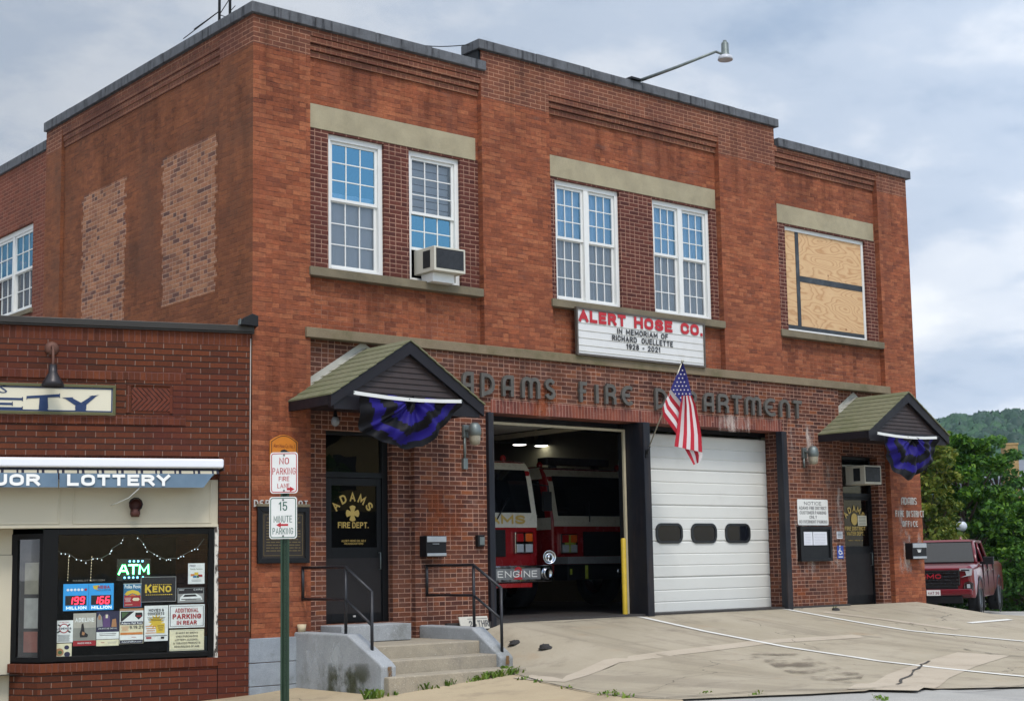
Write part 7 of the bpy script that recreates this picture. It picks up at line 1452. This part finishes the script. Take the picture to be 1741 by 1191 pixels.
for sx_ in (-1, 1):
    m = MB(); m.box(sx_*(hw+.02), sx_*(hw+.28), 1.52, 1.64, 1.26, 1.46); m.tube([(sx_*(hw-.08), 1.6, 1.30), (sx_*(hw+.08), 1.6, 1.32)], .035, 6); tb(m, 'mirror', BLACKM, bevel=.03)
    for Y in (.95, 4.55):
        m = MB(); m.lathe([(.24, 0), (.40, .0), (.43, .05), (.43, .24), (.40, .28), (.24, .28)], (sx_*(hw-.285), Y, .43), (sx_, 0, 0), 28); wl = tb(m, 'wheel', TYRE); m = MB(); m.lathe([(0, .24), (.06, .26), (.09, .22), (.22, .25), (.26, .29), (.26, .1)], (sx_*(hw-.285), Y, .43), (sx_, 0, 0), 24)
        tb(m, 'rim', pm('alloy_rim', S(110,112,116), .35, .7), wl); m = MB(); m.lathe([(.45, .0), (.52, .0), (.52, .012), (.45, .012)], (sx_*(hw-.0), Y, .45), (sx_, 0, 0), 28); tb(m, 'wheel_arch', BLACKM)
    for Y in (2.35, 3.35): m = MB(); m.box(sx_*(hw-.01), sx_*(hw+.03), Y-.12, Y+.10, 1.10, 1.13); tb(m, 'door_handle', CHR)
    m = MB(); m.box(sx_*(hw-.04), sx_*(hw+.004), 1.68, 1.69, .5, 1.3); m.box(sx_*(hw-.04), sx_*(hw+.004), 2.5, 2.51, .5, 1.3); m.box(sx_*(hw-.04), sx_*(hw+.004), 3.58, 3.59, .5, 1.3); tb(m, 'door_gap', DARK)

# ------------------------------------------------------------------ trees and background on the right
def leafmat(name, cols, trans=.25):
    g = NT(name); geo = g.n('ShaderNodeNewGeometry'); c = g.ramp(geo.outputs['Random Per Island'], [(i/(len(cols)-1), q) for i, q in enumerate(cols)])
    n = g.noise(g.obj(), .55, 3); c = g.mix(1.0, c, g.ramp(n, [(.3, (.7, .75, .7)), (.7, (1.25, 1.2, 1.0))]), 'MULTIPLY')
    tl_ = g.n('ShaderNodeBsdfTranslucent'); g.t.links.new(c, tl_.inputs[0]); mx = g.n('ShaderNodeMixShader'); mx.inputs[0].default_value = trans
    g.fin(c, .6, 0, .3); g.t.links.new(g.b.outputs[0], mx.inputs[1]); g.t.links.new(tl_.outputs[0], mx.inputs[2]); g.t.links.new(mx.outputs[0], g.o.inputs[0]); return g.m
LEAF1 = leafmat('leaf_bright_green', [S(32,68,18), S(50,90,24), S(74,114,30), S(102,136,38)]); LEAF2 = leafmat('leaf_mid_green', [S(40,76,26), S(56,98,32), S(82,118,40)]); LEAF3 = leafmat('leaf_olive', [S(58,82,24), S(82,102,32), S(110,122,44), S(136,136,60)])
BARK = pm('bark', S(74,60,48), .95, var=.3, scale=10, bump=.01)
def leaves(cent, rad, per, size, seed, flat=.55):
    r = np.random.default_rng(seed); cent = np.array(cent); n = len(cent)*per; idx = np.repeat(np.arange(len(cent)), per); d = r.normal(size=(n, 3)); d /= np.linalg.norm(d, axis=1)[:, None]
    p = cent[idx]+d*(np.array(rad)[idx]*(r.random(n)**.45))[:, None]*np.array([1, 1, flat]); nn = r.normal(size=(n, 3))+np.array([0, 0, .9]); nn /= np.linalg.norm(nn, axis=1)[:, None]
    t_ = np.cross(nn, r.normal(size=(n, 3))); t_ /= np.linalg.norm(t_, axis=1)[:, None]; b = np.cross(nn, t_); s = size*(.6+.8*r.random(n))[:, None]
    v = np.stack([p-t_*s*.5, p+b*s*.30+nn*s*.08, p+t_*s*.5, p-b*s*.30+nn*s*.08], 1).reshape(-1, 3); return v
def fast_mesh(name, v, k, mat, parent, origin):
    me = bpy.data.meshes.new(name); n = len(v)//k; me.vertices.add(len(v)); me.vertices.foreach_set('co', (v-np.array(origin)).astype(np.float32).ravel()); me.loops.add(len(v)); me.loops.foreach_set('vertex_index', np.arange(len(v), dtype=np.int32)); me.polygons.add(n); me.polygons.foreach_set('loop_start', (np.arange(n)*k).astype(np.int32)); me.update(calc_edges=True); me.validate(); me.materials.append(mat)
    o = bpy.data.objects.new(name, me); COL.objects.link(o)
    if parent: o.parent = parent
    return o
def tree(lab, base, h, crw, z0f, ncl, per, size, mat, seed, cr=.9, group=None, cat='tree', name='tree'):
    r = random.Random(seed); base = np.array(base, float); o = thing(name, lab, cat, base, group=group); cents = []; rads = []; m = MB()
    m.tube([base, base+np.array([.1, .05, h*.25]), base+np.array([-.05, .1, h*.55]), base+np.array([.1, 0, h*.85])], [h*.028, h*.022, h*.014, h*.005], 8)
    tiers = max(3, int(ncl/9))
    for i in range(ncl):
        t_ = z0f+(1-z0f)*(i+.5)/ncl; w_ = crw*math.sqrt(max(.02, 1-((t_-(z0f+.38*(1-z0f)))/(.66*(1-z0f)))**2)); a = i*2.399+r.uniform(-.4, .4); q = w_*(r.random()**.4)
        c = base+np.array([cos(a)*q, sin(a)*q, h*t_+r.uniform(-.3, .3)]); cents.append(c); rads.append(cr*r.uniform(.55, 1.25)*(.7+.3*(1-t_)))
        if i % 2 == 0:
            k = base+np.array([.03, .05, h*max(.15, t_-.22)]); m.tube([k, (k+c)/2+np.array([0, 0, -.1*q]), c], [h*.009, h*.006, h*.003], 5)
    m.build('trunk', BARK, o); fast_mesh('crown', leaves(cents, rads, per, size, seed), 4, mat, o, base); return o
def gpt(px, dpt_): p = Dp(px, 945, dpt_); return (p[0], p[1], gz(p[0], p[1])-.05)
def top(px, py, dpt_): return Dp(px, py, dpt_)[2]
D1 = 47; b = gpt(1646, D1); tree('spreading bright green locust tree behind the pickup truck', b, top(1646, 742, D1)-b[2], 1.35, .22, 60, 260, .17, LEAF1, 11, cr=.58)
D2 = 44; b = gpt(1576, D2); tree('olive leaved tree close behind the right corner of the station', b, top(1580, 735, D2)-b[2], .95, .05, 46, 240, .16, LEAF3, 5, cr=.6)
D3 = 56; b = gpt(1745, D3); tree('dark green tree at the right edge in front of the yellow brick house', b, top(1745, 855, D3)-b[2], 1.5, .05, 46, 240, .22, LEAF1, 8, cr=.85)
D4 = 60; b = gpt(1625, D4); tree('shaded mid green tree filling the gap behind the globe lamp', b, top(1625, 845, D4)-b[2], 3.0, .0, 60, 240, .24, LEAF2, 9, cr=1.0)
D5 = 78; b = gpt(1702, D5); tree('pale blue green treetop far behind the chimney', b, top(1702, 755, D5)-b[2], 1.9, .35, 26, 160, .28, LEAF2, 15, cr=.9)
for i, (px, d_, hgt, wd_, lab) in enumerate(((1600, 43.5, 1.9, 1.0, 'low shrub between the pickup and the station corner'), (1722, 46, 2.6, 1.1, 'bright shrub beside the tail of the pickup'), (1752, 45, 2.3, 1.0, 'rounded shrub at the right edge of the view above the fence'), (1690, 49, 2.2, 1.1, 'leafy shrub behind the pickup cab'))):
    b = gpt(px, d_); tree(lab, b, hgt, wd_, .05, 22, 200, .15, LEAF1 if i % 2 else LEAF2, 30+i, cr=.5, cat='shrub', name='shrub', group='shrubs behind the pickup')
# dark board fence
fb = gpt(1725, 47.5); fd = np.array([cos(radians(-38)), sin(radians(-38)), 0]); fo = thing('board_fence', 'dark weathered board fence behind the pickup at the right edge', 'fence', fb); m = MB()
for i in range(26):
    p = np.array(fb)+fd*(-2.4+i*.2); hgt = 1.25+.02*((i*7) % 3); n_ = np.array([-fd[1], fd[0], 0])*.02
    q = [p, p+fd*.17]; z0 = gz(p[0], p[1])-.1; m.add([(a[0]+s*n_[0], a[1]+s*n_[1], z) for s in (-1, 1) for z in (z0, z0+hgt) for a in q], [[0, 1, 3, 2], [4, 6, 7, 5], [2, 3, 7, 6], [0, 4, 5, 1], [0, 2, 6, 4], [1, 5, 7, 3]])
m.build('boards', pm('dark_fence_wood', S(46,42,36), .9, var=.3, scale=4), fo); m = MB(); a = np.array(fb)+fd*-2.5; c2 = np.array(fb)+fd*2.9
for zz in (.35, 1.0): m.tube([(a[0], a[1], gz(a[0], a[1])+zz), (c2[0], c2[1], gz(c2[0], c2[1])+zz)], .04, 5)
m.build('rail', BARK, fo)
# globe street lamp
D6 = 45.5; gl = gpt(1634, D6); top_ = Dp(1635, 894, D6); lo_ = thing('street_lamp', 'dark post lamp with a white globe behind the pickup', 'street lamp', gl); m = MB(); m.lathe([(.12, 0), (.12, .3), (.06, .45), (.05, top_[2]-gl[2]-.30), (.10, top_[2]-gl[2]-.22), (.10, top_[2]-gl[2]-.15)], (top_[0], top_[1], gl[2]), n=14); m.build('post', BLACKM, lo_)
m = MB(); m.lathe([(.0, -.16)]+[(.165*cos(a), .16*sin(a)) for a in np.linspace(-1.4, 1.4, 9)]+[(0, .16)], top_, n=18); m.build('globe', pm('milk_globe', S(190,196,204), .3, var=.03), lo_); m = MB(); m.lathe([(.08, .14), (.07, .20), (.02, .25), (0, .30)], top_, n=12); m.build('finial', BLACKM, lo_)
# yellow brick house with chimney
D7 = 84; hc_ = Dp(1765, 890, D7); vx = np.array([rt[0], rt[1]]); vy = np.array([fwd[0], fwd[1]])
HO = thing('brick_house', 'yellow brick house with grey roof and tall chimney among the trees', 'house', (hc_[0], hc_[1], gz(hc_[0], hc_[1])), math.atan2(rt[1], rt[0])); gz0_ = gz(hc_[0], hc_[1])
ze = Dp(1741, 835, D7)[2]-gz0_; zr_ = Dp(1741, 800, D7)[2]-gz0_+.9; YB = brick('yellow_brick', [S(140,116,76), S(156,128,84), S(166,140,96)], S(150,128,100)); SL = pm('grey_roof_slate', S(108,112,120), .8, var=.15, scale=3)
xl = -2.7; m = MB(); m.box(xl, 8, 0, 8, -.3, ze); wl_ = m.build('wall', YB, HO, local=True); m = MB(); m.add([(xl-.3, -.4, ze-.15), (8.3, -.4, ze-.15), (8.3, 4, zr_), (xl-.3, 4, zr_), (8.3, 8.4, ze-.15), (xl-.3, 8.4, ze-.15)], [[0, 1, 2, 3], [3, 2, 4, 5], [0, 3, 5], [1, 4, 2]]); m.build('roof', SL, HO, local=True)
cz1 = Dp(1722, 752, D7)[2]-gz0_; cxa = float((Dp(1712, 800, D7)-hc_)@rt); cxb = float((Dp(1733, 800, D7)-hc_)@rt); m = MB(); m.box(cxa, cxb, -.35, .5, ze-1, cz1-.1); m.box(cxa-.04, cxb+.04, -.39, .54, cz1-.1, cz1); m.build('chimney', YB, HO, local=True)
for i in range(4): m = MB(); m.box(-1.8+i*1.9, -.8+i*1.9, -.02, .02, 2.2, 3.6); w_ = m.build('window', WHITE, HO, local=True); m = MB(); m.box(-1.7+i*1.9, -.9+i*1.9, -.03, -.021, 2.3, 3.5); m.build('pane', GLASS_DK, w_, local=True)
# wooded ridge in the distance
def ridge(dist, pts, mat, seed, name='hills'):
    r = np.random.default_rng(seed); xs = np.linspace(1180, 2050, 150); rows = 44; vs = []; P0 = np.array(pts)
    for j in range(rows):
        d_ = dist+j*9.0
        for i, x in enumerate(xs):
            zt = Dp(x, float(np.interp(x, P0[:, 0], P0[:, 1])), dist+rows*9.0*.7)[2]; p = Dp(x, 940, d_); t_ = min(1, j/(rows*.7)); z = -6+(zt+6)*math.sin(t_*pi/2) if j < rows*.7 else zt-2*(j-rows*.7)
            vs.append((p[0]+r.uniform(-2.2, 2.2), p[1]+r.uniform(-2.2, 2.2), z))
    n = len(xs); m = MB(); m.add(vs, [[j*n+i, j*n+i+1, (j+1)*n+i+1, (j+1)*n+i] for j in range(rows-1) for i in range(n-1)], 0, True); o = struct(m, name, mat); return vs
HILL = pm('hillside_ground', S(40,60,44), .95, var=.2, scale=.05)
hv = ridge(620, [(1180, 795), (1500, 757), (1590, 737), (1640, 723), (1680, 722), (1741, 716), (1900, 704), (2050, 714)], HILL, 3)
r_ = np.random.default_rng(21); hv = np.array(hv); sel = hv[r_.random(len(hv)) < .62]
# crowns of the wood on the ridge: one mass of lumpy treetops
ico = []; icf = []
for i in range(5):
    for j in range(8): a = 2*pi*j/8+.3*i; k = cos(pi/2*i/4.3); ico.append((k*cos(a), k*sin(a), sin(pi/2*i/4)))
for i in range(4):
    for j in range(8): icf.append([i*8+j, i*8+(j+1) % 8, (i+1)*8+(j+1) % 8, (i+1)*8+j])
ico = np.array(ico); m = MB(); allv = []; allf = []
for k, p in enumerate(sel):
    s = r_.uniform(3.0, 6.2); q = ico*(1+r_.uniform(-.28, .28, ico.shape))*np.array([s, s, s*1.15])+p+np.array([0, 0, -.5]); b0_ = len(allv); allv += [tuple(v) for v in q]; allf += [[i+b0_ for i in f_] for f_ in icf]
m.add(allv, allf, 0, True); FOREST = leafmat('forest_green', [S(22,50,34), S(30,62,38), S(38,72,42), S(46,80,46)], .0); o = m.build('forest', FOREST); tag(o, 'dense green wood covering the distant ridge', 'forest', kind='stuff')
# weeds along the foot of the steps and the apron joint
wr_ = random.Random(12); WEED = leafmat('weed_green', [S(80,110,40), S(100,126,48), S(120,134,56)]); vs = []
def tuft(p, n, h_):
    SH_ = (CAM[:2]-p[:2]); SH_ = SH_/np.linalg.norm(SH_)*(.14 if p[1] > -3 and p[0] < 3.4 else .0)
    for _ in range(int(n*.6)):
        a = wr_.uniform(0, 2*pi); l_ = wr_.uniform(.3, 1)*h_; w_ = wr_.uniform(.006, .012)*1.4; bx, by = p[0]+SH_[0]+wr_.gauss(0, .05), p[1]+SH_[1]+wr_.gauss(0, .03); bz = gz(bx, by)+.0; dx_, dy_ = cos(a)*l_*.6, sin(a)*l_*.6; px_, py_ = -sin(a)*w_, cos(a)*w_
        vs.extend([(bx-px_, by-py_, bz), (bx+px_, by+py_, bz), (bx+dx_*.6+px_, by+dy_*.6+py_, bz+l_*.75), (bx+dx_-px_*.2, by+dy_-py_*.2, bz+l_*.8)])
def foot(x): return (x, -2.20, 0)
for p, n, h_ in ((Gp(628, 1184), 60, .16), (Gp(640, 1183), 60, .14), (Gp(675, 1178), 16, .08), (Gp(718, 1169), 30, .12), (Gp(732, 1168), 16, .08), (Gp(760, 1162), 36, .14), (Gp(800, 1155), 40, .10), (Gp(815, 1153), 30, .10), (Gp(833, 1150), 60, .13), (Gp(848, 1147), 50, .13), (Gp(863, 1143), 70, .16), (Gp(872, 1143), 40, .14), (Gp(890, 1152), 26, .06), (Gp(920, 1158), 10, .05), (Gp(967, 1169), 18, .05), (Gp(1028, 1179), 30, .06), (Gp(1045, 1182), 24, .06), (Gp(1064, 1185), 24, .06), (Gp(1285, 1180), 22, .06), (Gp(1490, 1186), 20, .05), (Gp(1505, 1189), 20, .05), (Gp(1420, 1036), 8, .10), (Gp(1200, 1177), 14, .05)): tuft(p, n, h_)
o = fast_mesh('weeds', np.array(vs), 4, WEED, None, (0, 0, 0)); tag(o, 'grass tufts along the foot of the steps and the pavement joints', 'weeds', kind='stuff')
# sapling leaves behind the right canopy
b = Yp(1571, 690, 1.0); tree('thin sapling top showing over the right canopy gable', (b[0], b[1]+1.2, gz(15.9, 2)), b[2]-gz(15.9, 2), .18, .86, 6, 40, .07, LEAF2, 44, cr=.16, cat='sapling', name='sapling')
# the other side of the street, seen only in reflections
ob = thing('street_house', 'cream rendered house across the street', 'house', (34, -46, -1)); m = MB(); m.box(20, 46, -60, -44, -1, 7.5); m.build('wall', pm('cream_render', S(168,146,98), .9, var=.08, scale=.5), ob); m = MB(); m.add([(19.5, -60.5, 7.5), (46.5, -60.5, 7.5), (46.5, -43.5, 7.5), (19.5, -43.5, 7.5), (33, -52, 10.5)], [[0, 1, 4], [1, 2, 4], [2, 3, 4], [3, 0, 4]]); m.build('roof', SL, ob)
m = MB(); m.box(20, 46, -43.99, -43.6, -1, 3.6); m.build('shop_front', pm('dark_shopfront', S(44,40,38), .6, var=.3, scale=.6), ob)
for i in range(6): m = MB(); m.box(22+i*4, 23.4+i*4, -44.03, -43.99, 4.6, 6.4); m.build('window', GLASS_DK, ob)
tree('large street tree across the road', (20.5, -36, -1), 9, 3.2, .12, 50, 150, .5, LEAF2, 61, cr=1.5); tree('second street tree across the road', (6, -40, -1), 7.5, 3.4, .2, 40, 120, .5, LEAF2, 62, cr=1.6)

# ------------------------------------------------------------------ the humid air between here and the ridge
m = MB(); m.box(-400, 1500, -400, 1500, -12, 130); hz = m.build('haze', None); hz.data.materials.clear()
hm_ = bpy.data.materials.new('haze_air'); hm_.use_nodes = True; t_ = hm_.node_tree; t_.nodes.clear(); ho_ = t_.nodes.new('ShaderNodeOutputMaterial'); pv = t_.nodes.new('ShaderNodeVolumePrincipled')
pv.inputs['Color'].default_value = (.62, .80, 1.0, 1); pv.inputs['Density'].default_value = 0.00012; pv.inputs['Anisotropy'].default_value = 0.2; t_.links.new(pv.outputs[0], ho_.inputs['Volume']); hz.data.materials.append(hm_)
tag(hz, kind='stuff'); hz['label'] = 'thin blue summer haze in front of the wooded ridge'
